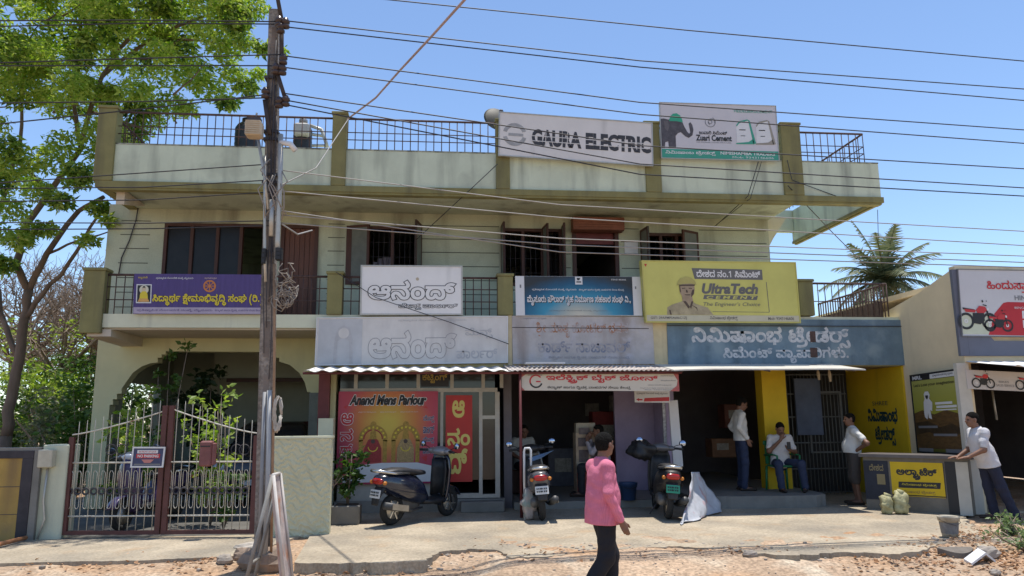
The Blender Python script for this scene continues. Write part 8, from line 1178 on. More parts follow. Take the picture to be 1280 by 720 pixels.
def person(label, loc, rz, J=None, height=1.68, yaw=0, pitch=0, shirt=(.6, .6, .6), sleeve=1.0, trousers=(.03, .03, .04), leg=1.0, hem=.80, belly=0.0, h=.010, hands=None, collar=True, seat=False, wob=.004, group=None, untucked=True, check=False, broad=0.0):
    j = {k: np.array(v, float) for k, v in {**BASE, **(J or {})}.items()}; sc = height/1.68
    j = {k: v*sc for k, v in j.items()}; up = j['neck']-j['pelvis']; up /= np.linalg.norm(up); rt = j['shR']-j['shL']; rt /= np.linalg.norm(rt); fw = np.cross(up, rt); fw /= np.linalg.norm(fw)
    cy, sy, cp, sp = math.cos(R(yaw)), math.sin(R(yaw)), math.cos(R(pitch)), math.sin(R(pitch)); Hf = np.array([-sy*cp, cy*cp, sp]); Hr = np.array([cy, sy, 0]); Hu = np.cross(Hr, Hf); M = np.stack((Hr, Hf, Hu), 1); H = lambda x, y, z: j['head']+(Hr*x+Hf*y+Hu*z)*sc
    f = Field(); E = lambda c, r: f.ell(H(*c), np.array(r)*sc, M, .02)
    E((0, -.012, .035), (.074, .093, .083)); E((0, .018, -.025), (.060, .072, .085)); E((0, .04, -.08), (.040, .045, .036)); f.cap(H(0, .082, .012), H(0, .105, -.024), .009, .0135, None, .012)
    for s in (-1, 1): f.ell(H(s*.076, -.008, -.008), (.011*sc, .022*sc, .031*sc), M, .008); f.ell(H(s*.028, .07, -.03), (.02*sc, .02*sc, .02*sc), M, .02); f.cap(H(s*.014, .082, .022), H(s*.042, .072, .022), .009, .008, None, .012)
    f.cap(H(-.018, .086, -.053), H(.018, .086, -.053), .0075, None, None, .008); f.cap(H(-.015, .084, -.067), H(.015, .084, -.067), .008, None, None, .008)
    f.cap(j['neck']-up*.03, H(0, -.015, -.06), .054, .052); f.cap(j['pelvis'], j['chest'], .118, .128, (fw, .68)); 
    for s in 'RL':
        f.cap(j['neck']-up*.045, j['sh'+s]-up*.01, .046, .044); f.cap(j['sh'+s], j['el'+s], .047, .039); f.cap(j['el'+s], j['wr'+s], .040, .026); f.cap(j['hip'+s], j['kn'+s], .078, .053); f.cap(j['kn'+s], j['an'+s], .053, .035); f.cap(j['an'+s]-np.array([0, .02, .03]), j['to'+s], .036, .026, None, .03)
        hd = (hands or {}).get(s)
        if hd is None: d = j['wr'+s]-j['el'+s]; d /= np.linalg.norm(d); sx = 1 if s == 'R' else -1; hd = (d, fw*.8-rt*.2*sx, -rt*sx*.9+fw*.3, .7)
        hand(f, j['wr'+s], *hd)
    mb = f.mesh(h); body = mb.build('person', m_skin); Lb = body.location.copy(); me = body.data; me.transform(Matrix.Translation(Lb)); body.location = (0, 0, 0); tag(body, label, 'person', group)
    def kid(field, name, m, **kw): o = field.mesh(kw.pop('hh', h), **kw).build(name, m); me2 = o.data; me2.transform(Matrix.Translation(o.location)); o.location = (0, 0, 0); o.parent = body; return o
    sm = mat('shirt_%.2f_%.2f_%.2f' % shirt, shirt, .9, .09, 9, .55, 16, check=(26, .06) if check else None); tm = mat('cloth_%.3f_%.3f_%.3f' % trousers, trousers, .85, .12, 10, .2, 60); tm.name = 'trouser_cloth'; sm.name = 'shirt_cloth'
    g = Field(); g.cap(j['pelvis']-up*.04, j['chest']-up*.02, .150+broad+belly*.3, .163+broad*.6, (fw, .70+belly)); g.cap(j['chest']-up*.05, j['neck']-up*.10, .160, .115, (fw, .68))
    if untucked: g.cap(j['pelvis']-up*(.93*sc-hem*sc+.05), j['pelvis']+up*.1, .190+broad*.6+belly*.15, .165+broad, (fw, .70+belly), .05)
    if belly: g.ell(j['pelvis']*.6+j['chest']*.4+fw*.045, (.135, .10+belly*.4, .14), None, .06)
    for s in 'RL':
        g.cap(j['neck']-up*.055, j['sh'+s]-up*.012, .056, .056, None, .05); e = j['el'+s] if sleeve >= 1 else j['sh'+s]+(j['el'+s]-j['sh'+s])*sleeve*1.6; g.cap(j['sh'+s]-up*.012, e, .059, .050 if sleeve >= 1 else .057, None, .045)
        if sleeve >= 1: g.cap(j['el'+s], j['wr'+s]-(j['wr'+s]-j['el'+s])*.06, .050, .040, None, .02)
    if collar:
        for k in range(7): a = R(-150+50*k); c = j['neck']-up*.012+(rt*math.sin(a)*.058+fw*math.cos(a)*.055); a2 = R(-150+50*(k+1)); c2 = j['neck']-up*.012+(rt*math.sin(a2)*.058+fw*math.cos(a2)*.055); g.cap(c-up*.02*(1+math.cos(a)), c2-up*.02*(1+math.cos(a2)), .016, None, None, .012)
    cuts = [(j['pelvis']-up*(.93-hem)*sc, -up)] if not seat else [(j['pelvis']-up*.10, -up)]
    minus = [(j['neck']+up*.055, (.054, .056, .075), np.stack((rt, fw, up), 1))]
    kid(g, 'shirt', sm, cuts=cuts, wob=wob, seed=len(label), minus=minus)
    t = Field(); t.cap(j['hipR']*.5+j['hipL']*.5-np.array([0, 0, .01]), j['pelvis']+up*.10, .138, .132, (fw, .72))
    for s in 'RL':
        if leg >= 1: t.cap(j['hip'+s], j['kn'+s], .090+broad*.2, .074+broad*.4); t.cap(j['kn'+s], j['an'+s], .072+broad*.4, .064+broad*.5)
        else: t.cap(j['hip'+s], j['kn'+s], .092, .080); t.cap(j['kn'+s], j['kn'+s]*.86+j['an'+s]*.14, .079, .076)
    kid(t, 'trousers', tm, wob=wob*.8, seed=3+len(label))
    sh = Field()
    for s in 'RL': dv = (j['to'+s]-j['an'+s])*np.array([1, 1, 0]); dv /= max(np.linalg.norm(dv), .01); b_ = j['an'+s]*np.array([1, 1, 0])+np.array([0, 0, j['to'+s][2]]); sh.cap(b_-dv*.05, b_+dv*.19, .040, .036, ((0, 0, 1), .75), .02)
    kid(sh, 'footwear', m_sole)
    hr = Field(); hr.ell(H(0, -.014, .040), np.array((.077, .096, .084))*sc, M); hr.ell(H(0, -.043, -.015), np.array((.067, .058, .066))*sc, M)
    kid(hr, 'hair', m_hair, hh=min(h, .007), wob=.002, seed=5, cuts=[(H(0, .055, .045), Hf*.8-Hu*.62), (H(0, 0, -.055), -Hu)], minus=[(H(0, .075, -.03), np.array((.085, .085, .085))*sc, M), (H(0, .012, -.045), np.array((.095, .045, .06))*sc, M)])
    e = MB()
    for s in (-1, 1): e.ball(H(s*.029, .0765, .004), .011, 8, 6)
    o = e.build('eyes', m_eye); o.data.transform(Matrix.Translation(o.location)); o.location = (0, 0, 0); o.parent = body
    body.location = loc; body.rotation_euler = (0, 0, R(rz)); return body
# man in pink walking past, turned away towards the shops
pk = gr(757, 735, -.24); pk.x, pk.y, pk.z = 1.62, 7.44, -.29
person('man in a pink long sleeved shirt and black trousers walking past in the sun', pk, -76, dict(anR=(.09, -.30, .12), knR=(.095, -.02, .50), toR=(.10, -.19, .04), anL=(-.09, .10, .085), knL=(-.09, .12, .49), toL=(-.10, .26, .03), wrR=(.245, .07, .85), elR=(.235, -.05, 1.10), wrL=(-.22, .12, .88), elL=(-.23, .0, 1.10), neck=(0, .005, 1.42), head=(0, .045, 1.545)), 1.70, yaw=22, pitch=3, check=True, broad=.022, shirt=(.60, .17, .25), trousers=(.012, .012, .016), hem=.80, belly=.08, h=.008, wob=.003)
person('man in a white shirt and blue jeans standing with hands in pockets', (5.55, 13.45, .2), -96, dict(elR=(.26, -.10, 1.12), wrR=(.19, .06, .92), elL=(-.26, -.10, 1.12), wrL=(-.19, .06, .92), head=(0, .055, 1.53)), 1.70, yaw=0, pitch=-22, shirt=(.62, .61, .58), trousers=(.025, .035, .075), hem=.88, hands={s: ((0, .3, -1), (0, 1, 0), (0, .2, 0.1) if 0 else ((-1 if s == 'R' else 1), .2, 0), .5) for s in 'RL'})
SIT = dict(pelvis=(0, 0, .52), chest=(0, .02, .84), neck=(0, .05, 1.02), head=(0, .10, 1.135), shR=(.175, .04, .975), shL=(-.175, .04, .975), hipR=(.09, .02, .50), hipL=(-.09, .02, .50), knR=(.15, .42, .50), knL=(-.15, .42, .50), anR=(.14, .40, .085), anL=(-.16, .42, .085), toR=(.17, .55, .03), toL=(-.19, .57, .03))
person('seated man in a white shirt and jeans looking at the phone in his hand', (6.25, 13.40, .2), 176, {**SIT, 'elR': (.24, .10, .72), 'wrR': (.06, .24, .93), 'elL': (-.25, .10, .70), 'wrL': (-.08, .34, .74), 'knR': (.20, .42, .50), 'knL': (-.22, .43, .50), 'anR': (.16, .40, .085), 'anL': (-.26, .44, .085)}, 1.62, yaw=0, pitch=-24, shirt=(.58, .56, .55), sleeve=.45, trousers=(.03, .04, .08), seat=True, hands=dict(R=((-.4, .1, 1), (-.5, .5, 0), (-.4, -.6, 0), 1.2), L=((.6, .5, .35), (.2, .2, 1), (.3, -.8, .3), 1.1)))
c = Vector((6.25, 13.40, .2)); mb = MB(); p = c+Vector((-.02, -.42, .80)); mb.box(p+Vector((-.035, -.006, -.06)), p+Vector((.035, .006, .07)), bev=.004); PH = mb.build('phone', m_black); tag(PH, 'black mobile phone held by the seated man', 'phone')
person('man in white T-shirt and grey knee shorts with hands on hips', (7.30, 12.75, 0), 72, dict(elR=(.40, -.16, 1.12), wrR=(.17, -.02, .98), elL=(-.40, -.16, 1.12), wrL=(-.17, -.02, .98), pelvis=(0, .02, .93), chest=(0, -.02, 1.24)), 1.58, yaw=8, pitch=-4, shirt=(.60, .60, .58), sleeve=.42, trousers=(.075, .065, .06), leg=.5, hem=.93, belly=.10, untucked=False, collar=False, hands=dict(R=((-.9, .3, -.25), (0, 1, .2), (-.5, -.3, -.6), .6), L=((.9, .3, -.25), (0, 1, .2), (.5, -.3, -.6), .6)))
person('man in a white shirt leaning on the counter end at the right', (8.26, 10.70, -.01), 84, dict(pelvis=(0, .04, .93), chest=(0, .15, 1.23), neck=(0, .15, 1.41), head=(0, .20, 1.53), shR=(.175, .13, 1.345), shL=(-.175, .13, 1.345), elR=(.22, .16, 1.07), wrR=(.20, .36, .95), elL=(-.22, .20, 1.07), wrL=(-.16, .41, .96), hipR=(.09, .03, .90), hipL=(-.09, .03, .90), knR=(.10, .0, .49), knL=(-.10, -.08, .49), anR=(.10, -.05, .085), anL=(-.10, -.24, .085), toR=(.115, .10, .03), toL=(-.115, -.09, .03)), 1.60, yaw=0, pitch=-3, shirt=(.55, .54, .56), sleeve=.48, trousers=(.018, .022, .045), hem=.80, belly=.04, hands={s: ((0, 1, -.1), (-1 if s == 'R' else 1, 0, 0), (0, 0, -1), .25) for s in 'RL'})
person('man in a pale shirt sitting on the green stool, hand at mouth', (3.05, 13.72, .13), 78, {**SIT, 'elR': (.22, .22, .78), 'wrR': (.05, .25, .98), 'elL': (-.22, .22, .76), 'wrL': (-.05, .30, .93)}, 1.70, yaw=0, pitch=-6, shirt=(.42, .37, .39), sleeve=1.0, trousers=(.025, .025, .03), seat=True, hands=dict(R=((-.3, -.1, 1), (0, .4, .5), (-.4, -.5, 0), .8), L=((.3, -.1, 1), (0, .4, .5), (.4, -.5, 0), .8)))
person('dim man in a grey shirt sitting behind the maroon awning post', (1.62, 14.5, .13), 200, {**SIT, 'elR': (.25, .08, .72), 'wrR': (.15, .34, .62), 'elL': (-.25, .08, .72), 'wrL': (-.15, .34, .62)}, 1.70, yaw=-20, pitch=-8, shirt=(.40, .40, .38), sleeve=.45, trousers=(.02, .02, .03), seat=True)
mb = MB(); mb.box((1.40, 14.35, .13), (1.84, 14.72, .565), bev=.02); tag(mb.build('wooden_box', m_teak), 'dark wooden box seat under the dim man in the bike shop', 'box')
# ------------------------------------------------------------------ trees, plants
def leaves(name, m, centers, radii, per, size, parent=None, droop=.35, seed=1, aspect=.42, shell=.35, sq=.75):
    """many leaf-sized folded faces spread through clumps"""
    rr = np.random.default_rng(seed); C = []; 
    for c, r, n in zip(centers, radii, per):
        d = rr.normal(size=(n, 3)); d /= np.linalg.norm(d, axis=1)[:, None]; q = r*(shell+(1-shell)*rr.random(n)**.6)[:, None]; C.append(np.array(c)+d*q*np.array([1, 1, sq]))
    C = np.concatenate(C); n = len(C); d = rr.normal(size=(n, 3)); d[:, 2] = d[:, 2]*.5-droop; d /= np.linalg.norm(d, axis=1)[:, None]; s = np.cross(d, rr.normal(size=(n, 3))); s /= np.linalg.norm(s, axis=1)[:, None]; L = (size*(.6+.8*rr.random(n)))[:, None]; nn = np.cross(d, s)
    V = np.stack((C, C+d*L*.45+s*L*aspect*.5+nn*L*.06, C+d*L, C+d*L*.45-s*L*aspect*.5+nn*L*.06), 1).reshape(-1, 3); k = 4*np.arange(n)[:, None]; Fq = np.concatenate((k+np.array([[0, 1, 2]]), k+np.array([[0, 2, 3]])))
    mb = MB(); mb.v = V.tolist(); mb.f = Fq.tolist(); mb.mi = [0]*len(Fq); mb.sm = [False]*len(Fq); return mb.build(name, m, parent)
m_bark = mat('bark', (.16, .115, .085), .95, .3, 4, .7, 20, stretch=(1, 1, .3)); m_bark2 = mat('pale_twig', (.23, .175, .135), .95, .25, 5)
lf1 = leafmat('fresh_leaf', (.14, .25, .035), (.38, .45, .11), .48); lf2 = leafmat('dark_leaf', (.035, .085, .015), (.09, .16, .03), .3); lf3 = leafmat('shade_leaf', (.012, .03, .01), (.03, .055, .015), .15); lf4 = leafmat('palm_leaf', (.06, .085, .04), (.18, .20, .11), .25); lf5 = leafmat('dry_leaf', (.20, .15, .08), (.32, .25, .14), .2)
Yt = 16.0; gt = at(5, 575, Yt)
TR = thing('rain_tree', 'large leaning tree with fresh green leaves left of the building, overhanging the roof', 'tree', (gt.x, Yt, 0))
def limb(mb, pts, r0, r1, Y0=Yt, Y1=None):
    n = len(pts); P = [at(p[0], p[1], lerp(Y0, Y0 if Y1 is None else Y1, i/max(1, n-1))) for i, p in enumerate(pts)]; Q = []
    for i in range(n-1):
        for k in range(3): Q.append(P[i].lerp(P[i+1], k/3)+Vector((random.uniform(-.03, .03), random.uniform(-.03, .03), 0))*(k > 0))
    Q.append(P[-1]); m = len(Q); mb.tube(Q, [lerp(r0, r1, i/(m-1)) for i in range(m)], 8); return P
tb = MB(); base = Vector((gt.x, Yt, -.1)); P0 = at(8, 545, Yt); tb.tube([base, P0], [.13, .11], 10)
limb(tb, [(8, 545), (14, 500), (24, 450), (30, 400), (36, 363)], .11, .09); tb.build('trunk', m_bark, TR)
tb = MB(); B_ = [
 ([(36, 363), (58, 318), (98, 264), (130, 246)], .11, .06, 16, 15.6), ([(30, 400), (52, 370), (85, 330), (112, 285), (135, 250)], .09, .03, 16, 15.4), ([(36, 363), (20, 330), (30, 285), (62, 240), (101, 186), (112, 140), (128, 95), (190, 48), (235, 28), (275, 12)], .13, .035, 16, 15.0),
 ([(101, 186), (90, 120), (95, 60), (105, 0), (108, -40)], .08, .03, 15.6, 16), ([(62, 240), (20, 200), (-20, 160), (-60, 120)], .09, .03, 15.8, 15), ([(112, 140), (150, 150), (185, 165)], .06, .02, 15.5, 15), ([(128, 95), (150, 60), (200, 20), (240, -30)], .08, .03, 15.4, 14.5), ([(190, 48), (240, 50), (290, 55), (325, 48)], .05, .015, 15.2, 14.5), ([(24, 450), (0, 390), (-10, 320), (0, 260)], .10, .05, 16, 16.5), ([(0, 260), (25, 180), (30, 110), (20, 40)], .08, .03, 16.5, 17), ([(58, 318), (100, 300), (135, 290)], .05, .02, 15.9, 15.7)]
for pts, r0, r1, y0, y1 in B_: limb(tb, pts, r0*.62, r1*.7, y0, y1)
for _k in range(26):                                                  # fine twigs through the crown
    a, c_, y_ = random.uniform(-40, 260), random.uniform(-20, 170), random.uniform(14.6, 17); limb(tb, [(a, c_), (a+random.uniform(-10, 40), c_-random.uniform(0, 25)), (a+random.uniform(10, 80), c_-random.uniform(5, 45))], .025, .006, y_)
tb.build('limb', m_bark, TR)
rr = np.random.default_rng(21); cs = []; rs = []; ns = []
def clump(px, py, rpx, Y, n): c = at(px, py, Y); cs.append(tuple(c)); rs.append(rpx*Y/930); ns.append(n)
for _ in range(290):
    px = rr.uniform(-80, 305); py = rr.uniform(-70, 165); Y = rr.uniform(13.6, 18)
    lim = 150-(px-60)*.25 if px > 60 else 190
    if py > lim or (px > 215 and py > 45 and rr.random() < .55) or (px > 265 and py > 70 and py < 92): continue
    clump(px, py, rr.uniform(13, 30), Y, int(rr.uniform(70, 170)))
for px, py, r in ((10, 185, 24), (45, 235, 20), (80, 180, 24), (75, 250, 16), (25, 300, 18), (-10, 290, 22), (5, 330, 16), (60, 285, 13), (110, 300, 12), (150, 235, 12), (95, 225, 18), (140, 165, 22), (175, 135, 24), (232, 135, 16), (275, 60, 20), (295, 18, 26), (318, 8, 20), (305, 52, 16), (328, 60, 12), (350, 63, 10), (290, 90, 20), (308, 108, 18), (265, 112, 22), (240, 95, 24), (285, 128, 14), (215, 130, 22), (190, 150, 20), (165, 165, 22), (150, 185, 16), (125, 190, 18), (100, 215, 20), (60, 200, 26), (20, 205, 26), (-5, 225, 26), (15, 260, 20), (40, 285, 14), (125, 260, 14), (135, 275, 9), (250, 20, 26), (225, 60, 24), (120, 165, 25), (322, 92, 12)): clump(px, py, r, rr.uniform(14.2, 15.8), int(9*r))
for _ in range(34):                                                   # unseen leaf clumps added overhead to shade the yard
    yy = rr.uniform(11.6, 14.4); xx = rr.uniform(-6.6, -3.0); cs.append((xx, yy, at(200, -60, yy).z+rr.uniform(.5, 1.3))); rs.append(rr.uniform(.5, .75)); ns.append(150)
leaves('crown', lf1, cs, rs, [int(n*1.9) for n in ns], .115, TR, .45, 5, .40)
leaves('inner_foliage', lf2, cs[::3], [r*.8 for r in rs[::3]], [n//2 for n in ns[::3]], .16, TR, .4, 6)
# bare scrub tree
def twigs(mb, p, d, L, r, depth, rr, spread=.6):
    q = p+d*L; mid = p.lerp(q, .5)+Vector(rr.normal(0, L*.06, 3)); mb.tube([p, mid, q], [r, r*.85, r*.65], 4 if depth < 3 else 6, False)
    if depth == 0: return
    for _ in range(3 if depth > 1 else 4): v = (d+Vector(rr.normal(0, spread, 3))); v.z += .08; twigs(mb, p.lerp(q, rr.uniform(.45, 1)), v.normalized(), L*rr.uniform(.6, .82), r*.6, depth-1, rr, spread)
for k, (px, py, Y, L, lab) in enumerate(((70, 470, 20, 1.5, 'leafless brown tangle of branches behind the large tree'), (125, 440, 22, 1.35, 'leafless pale twiggy tree close to the left wall of the building'), (15, 455, 24, 1.6, 'leafless pale twiggy tree at the far left edge'))):
    rr = np.random.default_rng(30+k); c = at(px, py, Y); t = thing('bare_tree', lab, 'tree', (c.x, Y, 0)); mb = MB(); mb.tube([(c.x, Y, -.1), (c.x+.1, Y, c.z*.5), c], [.14, .11, .09], 7); mb.build('trunk', m_bark2, t); mb = MB()
    for q in range(13): twigs(mb, c, Vector((rr.normal(0, .7), rr.normal(0, .5), .7)).normalized(), L, .045, 4, rr, .7)
    mb.build('branches', m_bark2, t)
# green bushes beyond the compound wall
for k, (px, py, r, Y, m, n, lab) in enumerate(((55, 490, 1.3, 19, lf1, 2600, 'bright green leafy shrub beyond the yellow wall'), (110, 500, 1.0, 20, lf2, 2400, 'dark green shrub close to the left wall of the building'), (10, 540, 1.0, 18, lf2, 2000, 'dark green shrub behind the yellow wall at the left edge'), (75, 545, .9, 17.2, lf4, 1800, 'greyish green shrub just behind the gate post'), (120, 430, .8, 23, lf1, 1200, 'light green far tree crown above the dark shrub'), (150, 500, 1.7, 21, lf2, 4200, 'broad green thicket seen through the left side of the porch arch'), (25, 500, 1.8, 24, lf2, 4200, 'broad dark green thicket beyond the large trunk'), (85, 460, 1.4, 25, lf1, 2600, 'tall light green thicket behind the bare branches'), (185, 520, 1.5, 23, lf4, 2600, 'greyish thicket behind the porch'))):
    c = at(px, py, Y); t = thing('shrub', lab, 'shrub', (c.x, Y, 0)); rr = np.random.default_rng(50+k); mb = MB()
    for q in range(5): mb.tube([(c.x+rr.normal(0, .15), Y, -.1), (c.x+rr.normal(0, .4), Y+rr.normal(0, .3), c.z*.6), (c.x+rr.normal(0, .7), Y+rr.normal(0, .5), c.z+r*.4)], [.05, .035, .01], 5)
    mb.build('stem', m_bark2, t); cc = [(c.x+rr.normal(0, r*.55), Y+rr.normal(0, r*.5), max(.3, c.z+rr.normal(-.1, r*.6))) for _ in range(14)]; leaves('foliage', m, cc, [r*rr.uniform(.3, .55) for _ in cc], [n//14]*14, .13, t, .2, 60+k)
# far tree line closing the gap at the left and behind
t_c = []; t_r = []; rr = np.random.default_rng(77)
for k in range(46): a = R(rr.uniform(-75, 80)); d = rr.uniform(55, 90); t_c.append((d*math.sin(a), d*math.cos(a), rr.uniform(.5, 1.8))); t_r.append(rr.uniform(1.5, 2.6))
o = leaves('far_trees', lf2, t_c, t_r, [170]*46, .8, None, .1, 9); tag(o, 'low far line of green trees behind the buildings', 'trees', kind='stuff')
# coconut palm behind the right end
Yp_ = 24.0; pc = at(1106, 352, Yp_); PT = thing('palm_tree', 'coconut palm with drooping fronds behind the right end of the building', 'palm tree', (pc.x, Yp_, 0)); mb = MB(); mb.tube([(pc.x+.3, Yp_, -.1), (pc.x+.1, Yp_, pc.z*.5), tuple(pc)], [.2, .15, .13], 10); mb.build('trunk', m_bark, PT); rr = np.random.default_rng(12)
for k in range(30):
    a = k*2.399; elv = R(lerp(82, -18, (k/29)**.8)); L = rr.uniform(1.8, 2.5); d = Vector((math.cos(a)*math.cos(elv), .7*math.sin(a)*math.cos(elv), math.sin(elv))); P = []; p = Vector(pc); v = d.copy()
    for q in range(13): P.append(p.copy()); p = p+v*(L/12); v = (v+Vector((0, 0, -.075-.06*(k/29)))).normalized()
    mb = MB(); mb.tube(P, [lerp(.035, .008, i/12) for i in range(13)], 5, False)
    for i in range(1, 13):
        for sub in range(3):
            b0 = P[i-1].lerp(P[i], sub/3+.15); tdir = (P[i]-P[i-1]).normalized(); side = tdir.cross(Vector((0, 0, 1))); side = side.normalized() if side.length > .05 else Vector((1, 0, 0)); ln = .62*math.sin(math.pi*(.15+.8*(i+sub/3)/13.5))
            for s in (-1, 1): dd = (side*s*.8+tdir*.55+Vector((0, 0, -.35+rr.normal(0, .12)))).normalized(); w = tdir*.04; e = b0+dd*ln; mb.add([b0-w, b0+w, e], [(0, 1, 2)])
    mb.build('frond', lf4, PT)
# yard plants
def bush(name, lab, c, hgt, r, m, n, size, seed, stems=5, sq=.75, cat='plant'):
    t = thing(name, lab, cat, (c[0], c[1], c[2])); rr = np.random.default_rng(seed); mb = MB(); cc = []
    for k in range(stems):
        e = Vector((c[0]+rr.normal(0, r*.6), c[1]+rr.normal(0, r*.5), c[2]+hgt*rr.uniform(.55, 1))); m_ = Vector(c).lerp(e, .5)+Vector((rr.normal(0, r*.2), rr.normal(0, r*.2), 0)); mb.tube([c, m_, e], [.014, .011, .005], 5)
        for f in (.35, .6, .8, 1): cc.append(tuple(Vector(c).lerp(e, f)+Vector((rr.normal(0, r*.25), rr.normal(0, r*.2), 0))))
    mb.build('stem', m_bark2, t); leaves('foliage', m, cc, [r*rr.uniform(.25, .5) for _ in cc], [max(4, n//len(cc))]*len(cc), size, t, .1, seed+1, aspect=.55, sq=sq); return t
bush('shrub', 'sunlit green climbing shrub at the left jamb of the porch arch', (-5.1, 13.4, 0), 2.1, .45, lf1, 700, .11, 201, 7)
bush('shrub', 'tall thin leafy creeper standing before the left jamb of the arch', (-4.75, 13.7, 0), 2.9, .28, lf2, 520, .10, 205, 5)
bush('shrub', 'dense green shrub outside the left window of the porch', (-7.3, 16.4, 0), 2.7, .8, lf2, 2600, .12, 240, 9)
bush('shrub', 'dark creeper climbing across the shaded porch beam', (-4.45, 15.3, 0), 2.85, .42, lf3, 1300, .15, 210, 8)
bush('plant', 'sunlit tall plant with pale green leaves behind the gate stiles', (-3.35, 11.9, 0), 1.95, .38, lf1, 420, .11, 215, 7); bush('plant', 'low leafy plant at the foot of the tall plant behind the gate', (-3.05, 11.5, 0), .75, .22, lf2, 240, .09, 217, 5)
bush('potted_plant', 'bushy dark plant growing from the concrete planter by the poster', (lerp(p.x, q.x, .5) if 0 else -1.33, 11.8, .27), .78, .24, lf2, 420, .10, 220, 7)
rr = np.random.default_rng(3); c = gr(406, 658); mb = MB()
for k in range(4): twigs(mb, Vector((c.x+rr.normal(0, .03), c.y, 0)), Vector((rr.normal(-.15, .35), rr.normal(0, .2), 1)).normalized(), .42, .012, 2, rr, .45)
tag(mb.build('dry_shrub', m_bark2), 'dry leafless twig shrub growing against the wavy wall by the planter', 'shrub')
for k, (px, py, lab) in enumerate(((1262, 672, 'small green weed by the dark shade at the right edge'), (1285, 688, 'second green weed clump cut by the right edge'))): c = gr(px, py, -.03); bush('weed', lab, (c.x, c.y, -.05), .30, .22, leafmat('weed_leaf', (.10, .16, .06), (.2, .27, .12)), 320, .055, 230+k, 9)
# fallen leaves and gravel
def litter(name, lab, spots, m, size, seed, flat=True):
    rr = np.random.default_rng(seed); V = []; F = []
    for px, py, rx, ry, n in spots:
        for _ in range(n):
            c = gr(px+rr.normal(0, rx), py+rr.normal(0, ry), -.07); z = float(ground_z(np.array(c.x), np.array(c.y)))+.012; a = rr.uniform(0, 6.3); L = size*rr.uniform(.5, 1.3); d = Vector((math.cos(a), math.sin(a), rr.normal(0, .25)))*L; s = Vector((-math.sin(a), math.cos(a), rr.normal(0, .3)))*L*.35; o = len(V); b0 = Vector((c.x, c.y, z)); V += [b0, b0+d*.5+s+Vector((0, 0, L*.2)), b0+d, b0+d*.5-s+Vector((0, 0, L*.15))]; F += [(o, o+1, o+2), (o, o+2, o+3)]
    mb = MB(); mb.add(V, F); tag(mb.build(name, m), lab, 'litter', kind='stuff')
litter('fallen_leaves', 'dry fallen leaves scattered along the broken pavement edge', [(440, 712, 60, 4, 120), (565, 690, 30, 4, 120), (680, 698, 50, 4, 60), (1150, 698, 50, 6, 420), (1230, 678, 25, 8, 300), (1265, 700, 25, 9, 240), (260, 704, 50, 5, 150), (900, 696, 80, 3, 50), (100, 708, 70, 4, 60)], leafmat('dead_leaf', (.30, .15, .07), (.50, .33, .20), .1), .055, 8)
rr = np.random.default_rng(15); mb = MB()
for _ in range(420):
    c = gr(rr.uniform(-40, 1320), rr.uniform(694, 735), -.15); z = float(ground_z(np.array(c.x), np.array(c.y))); s = rr.uniform(.004, .013)*(1+(rr.random() < .05)*1.8); o = len(mb.v); mb.ball((c.x, c.y, z+s*.3), (s*1.2, s, s*.7), 5, 3)
for i_ in range(260):                                                # broken bits of concrete along the worn edge
    a = edge[rr.integers(0, len(edge))]; c = gr(a[0]+rr.normal(0, 26), a[1]+abs(rr.normal(0, 4))+1, -.07); z = float(ground_z(np.array(c.x), np.array(c.y))); s = rr.uniform(.008, .026); q_ = len(mb.v); mb.ball((c.x, c.y, z+s*.3), (s*1.4, s, s*.6), 5, 3)
    for w_ in range(q_, len(mb.v)): v_ = mb.v[w_]; mb.v[w_] = (v_[0]+rr.normal(0, s*.2), v_[1]+rr.normal(0, s*.2), v_[2])
mb.sm = [False]*len(mb.sm)
tag(mb.build('gravel', m_stone), 'small loose stones scattered over the dirt', 'gravel', kind='stuff')
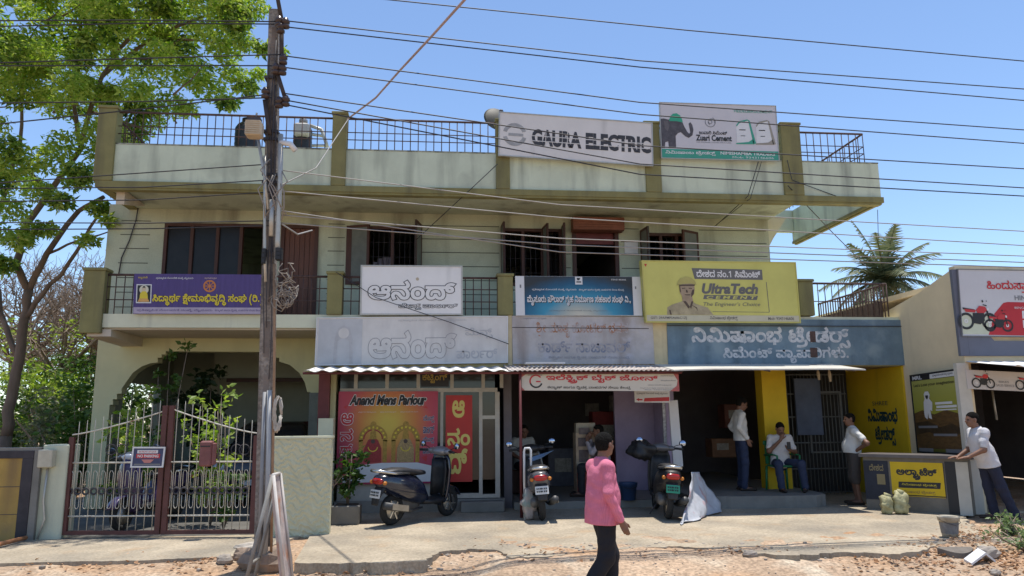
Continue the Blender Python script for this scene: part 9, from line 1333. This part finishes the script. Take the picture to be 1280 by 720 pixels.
# ------------------------------------------------------------------ overhead wires
m_wire = mat('wire_black', (.035, .035, .04), .6, .1); m_wirel = mat('wire_grey', (.30, .28, .26), .6, .1)
def wire(lab, pts, Ys, r=.009, m=m_wire, group='overhead wires along the street', sag=0.0):
    P = [at(p[0], p[1], y) for p, y in zip(pts, Ys)]; Q = []
    if group.startswith('overhead'): P.append(P[-1]+(P[-1]-P[-2])*2.5); P[-1].z = P[-2].z+.1      # on to the next pole down the street
    for i in range(len(P)-1):
        for k in range(12): t = k/12; Q.append(P[i].lerp(P[i+1], t)-Vector((0, 0, sag*4*t*(1-t))))
    Q.append(P[-1]); mb = MB(); mb.tube(Q, r, 5); return tag(mb.build('overhead_wire', m), lab, 'wire', group)
YL, YR = 8.8, 9.6
SP = [('uppermost wire, crossing the sky from the top middle to the right', [(440, -5), (860, 38), (1330, 81)], (9.3, 9.2, 9.6)),
 ('upper wire from the topmost insulator of the pole to the right', [(357, 26), (800, 76), (1330, 115)], (YL, 9.2, YR)), ('wire just under the topmost one on the right of the pole', [(351, 33), (800, 84), (1330, 130)], (YL, 9.2, YR)),
 ('wire from the third insulator running over the white hoarding', [(356, 70), (800, 128), (1330, 166)], (YL, 9.2, YR)), ('wire from the fourth insulator crossing the middle of the white hoarding', [(346, 83), (800, 143), (1330, 183)], (YL, 9.2, YR)),
 ('wire leaving the lower insulator and passing behind the stencil board', [(357, 117), (800, 182), (1330, 214)], (YL, 9.2, YR)), ('wire under it, sloping over the parapet to the right', [(350, 124), (800, 205), (1330, 238)], (YL, 9.2, YR)), ('faint wire ending over the palm tree at the right', [(352, 130), (800, 218), (1330, 248)], (YL, 9.2, YR)),
 ('pale wire across the upper floor, topmost of the pale ones', [(345, 212), (700, 256), (1330, 292)], (YL, 9.2, YR)), ('pale wire crossing above the upstairs windows', [(343, 238), (700, 272), (1330, 310)], (YL, 9.2, YR)), ('pale wire crossing the heads of the upstairs windows', [(342, 268), (700, 298), (1330, 322)], (YL, 9.2, YR)), ('second pale wire crossing the upstairs windows', [(342, 278), (700, 306), (1330, 330)], (YL, 9.2, YR)), ('lowest thin wire crossing the upstairs windows', [(342, 262), (700, 315), (1330, 336)], (YL, 9.2, YR)),
 ('upper wire running left from the pole through the tree', [(349, 27), (170, 25), (-50, 26)], (YL, 8.7, 8.6)), ('wire close below the upper one running left through the tree', [(343, 30), (170, 29), (-50, 34)], (YL, 8.7, 8.6)), ('third wire running left from the pole through the tree', [(352, 68), (170, 73), (-50, 80)], (YL, 8.7, 8.6)), ('fourth wire running left from the pole through the tree', [(343, 82), (170, 82), (-50, 82)], (YL, 8.7, 8.6)), ('fifth wire running left just above the roof railing', [(340, 122), (170, 127), (-50, 129)], (YL, 8.7, 8.6)), ('sixth wire running left across the tree trunk', [(334, 118), (170, 137), (-50, 160)], (YL, 8.7, 8.6)),
 ('dark wire running left across the parapet below the roof', [(338, 205), (180, 216), (-50, 232)], (YL, 8.7, 8.6)), ('long wire running left along the olive band', [(338, 225), (180, 234), (-50, 236)], (YL, 8.7, 8.6)), ('low wire running left beneath the olive band', [(338, 240), (180, 250), (-50, 252)], (YL, 8.7, 8.6)), ('pair wire running left over the wide upstairs window', [(338, 276), (180, 279), (-50, 278)], (YL, 8.7, 8.6)), ('lower pair wire running left over the wide upstairs window', [(338, 282), (180, 286), (-50, 287)], (YL, 8.7, 8.6))]
for k, (lab, pts, Ys) in enumerate(SP): wire(lab, pts, Ys, .0085 if k < 8 or 13 <= k < 19 else .007, m_wirel if 8 <= k < 13 else m_wire)
wire('twisted pink service cable rising from the roof pillar to the top middle', [(433, 150), (470, 122), (500, 88), (540, 45), (586, -6)], (13, 11.5, 10, 8.5, 7), .016, mat('pink_cable', (.42, .30, .28), .6, .2), 'service cables to the building')
wire('thin service cable hanging from the pole to the pillar top', [(436, 148), (418, 175), (395, 210), (350, 232)], (12.9, 11, 9.5, YL), .008, m_wirel, 'service cables to the building')
wire('diagonal cable from the bracket at the right end down to the palm', [(1045, 245), (990, 225), (984, 200)], (13.0, 12.9, 12.9), .008, m_wire, 'service cables to the building')
wire('diagonal cable from the roof pillar past the open frame to the palm', [(985, 232), (1040, 290), (1085, 335)], (12.8, 14.5, 17), .010, m_wire, 'service cables to the building')
wire('diagonal cable up the parapet under the stencil board', [(520, 300), (590, 235), (622, 205)], (13.9, 12.85, 12.85), .008, m_wire, 'service cables to the building'); wire('cable drooping from under the hoarding to the wall', [(948, 202), (935, 245), (895, 282)], (12.85, 12.85, 14.2), .008, m_wire, 'service cables to the building'); wire('second cable drooping from under the hoarding to the wall', [(952, 202), (938, 248), (893, 283)], (12.85, 12.85, 14.2), .006, m_wire, 'service cables to the building')
wire('black cable sagging across the white outlined board to the faded board', [(420, 340), (470, 372), (560, 402), (636, 430)], (12.85, 12.8, 12.8, 12.85), .007, m_wire, 'service cables to the building')
wire('pale drooping cable from the pole over the brown door', [(352, 280), (372, 293), (390, 288)], (8.9, 9.6, 10.2), .010, m_wirel, 'service cables to the building')
wire('vertical cord hanging from the right corner of the parapet', [(1097, 262), (1098, 300)], (12.9, 12.9), .006, m_wire, 'service cables to the building')
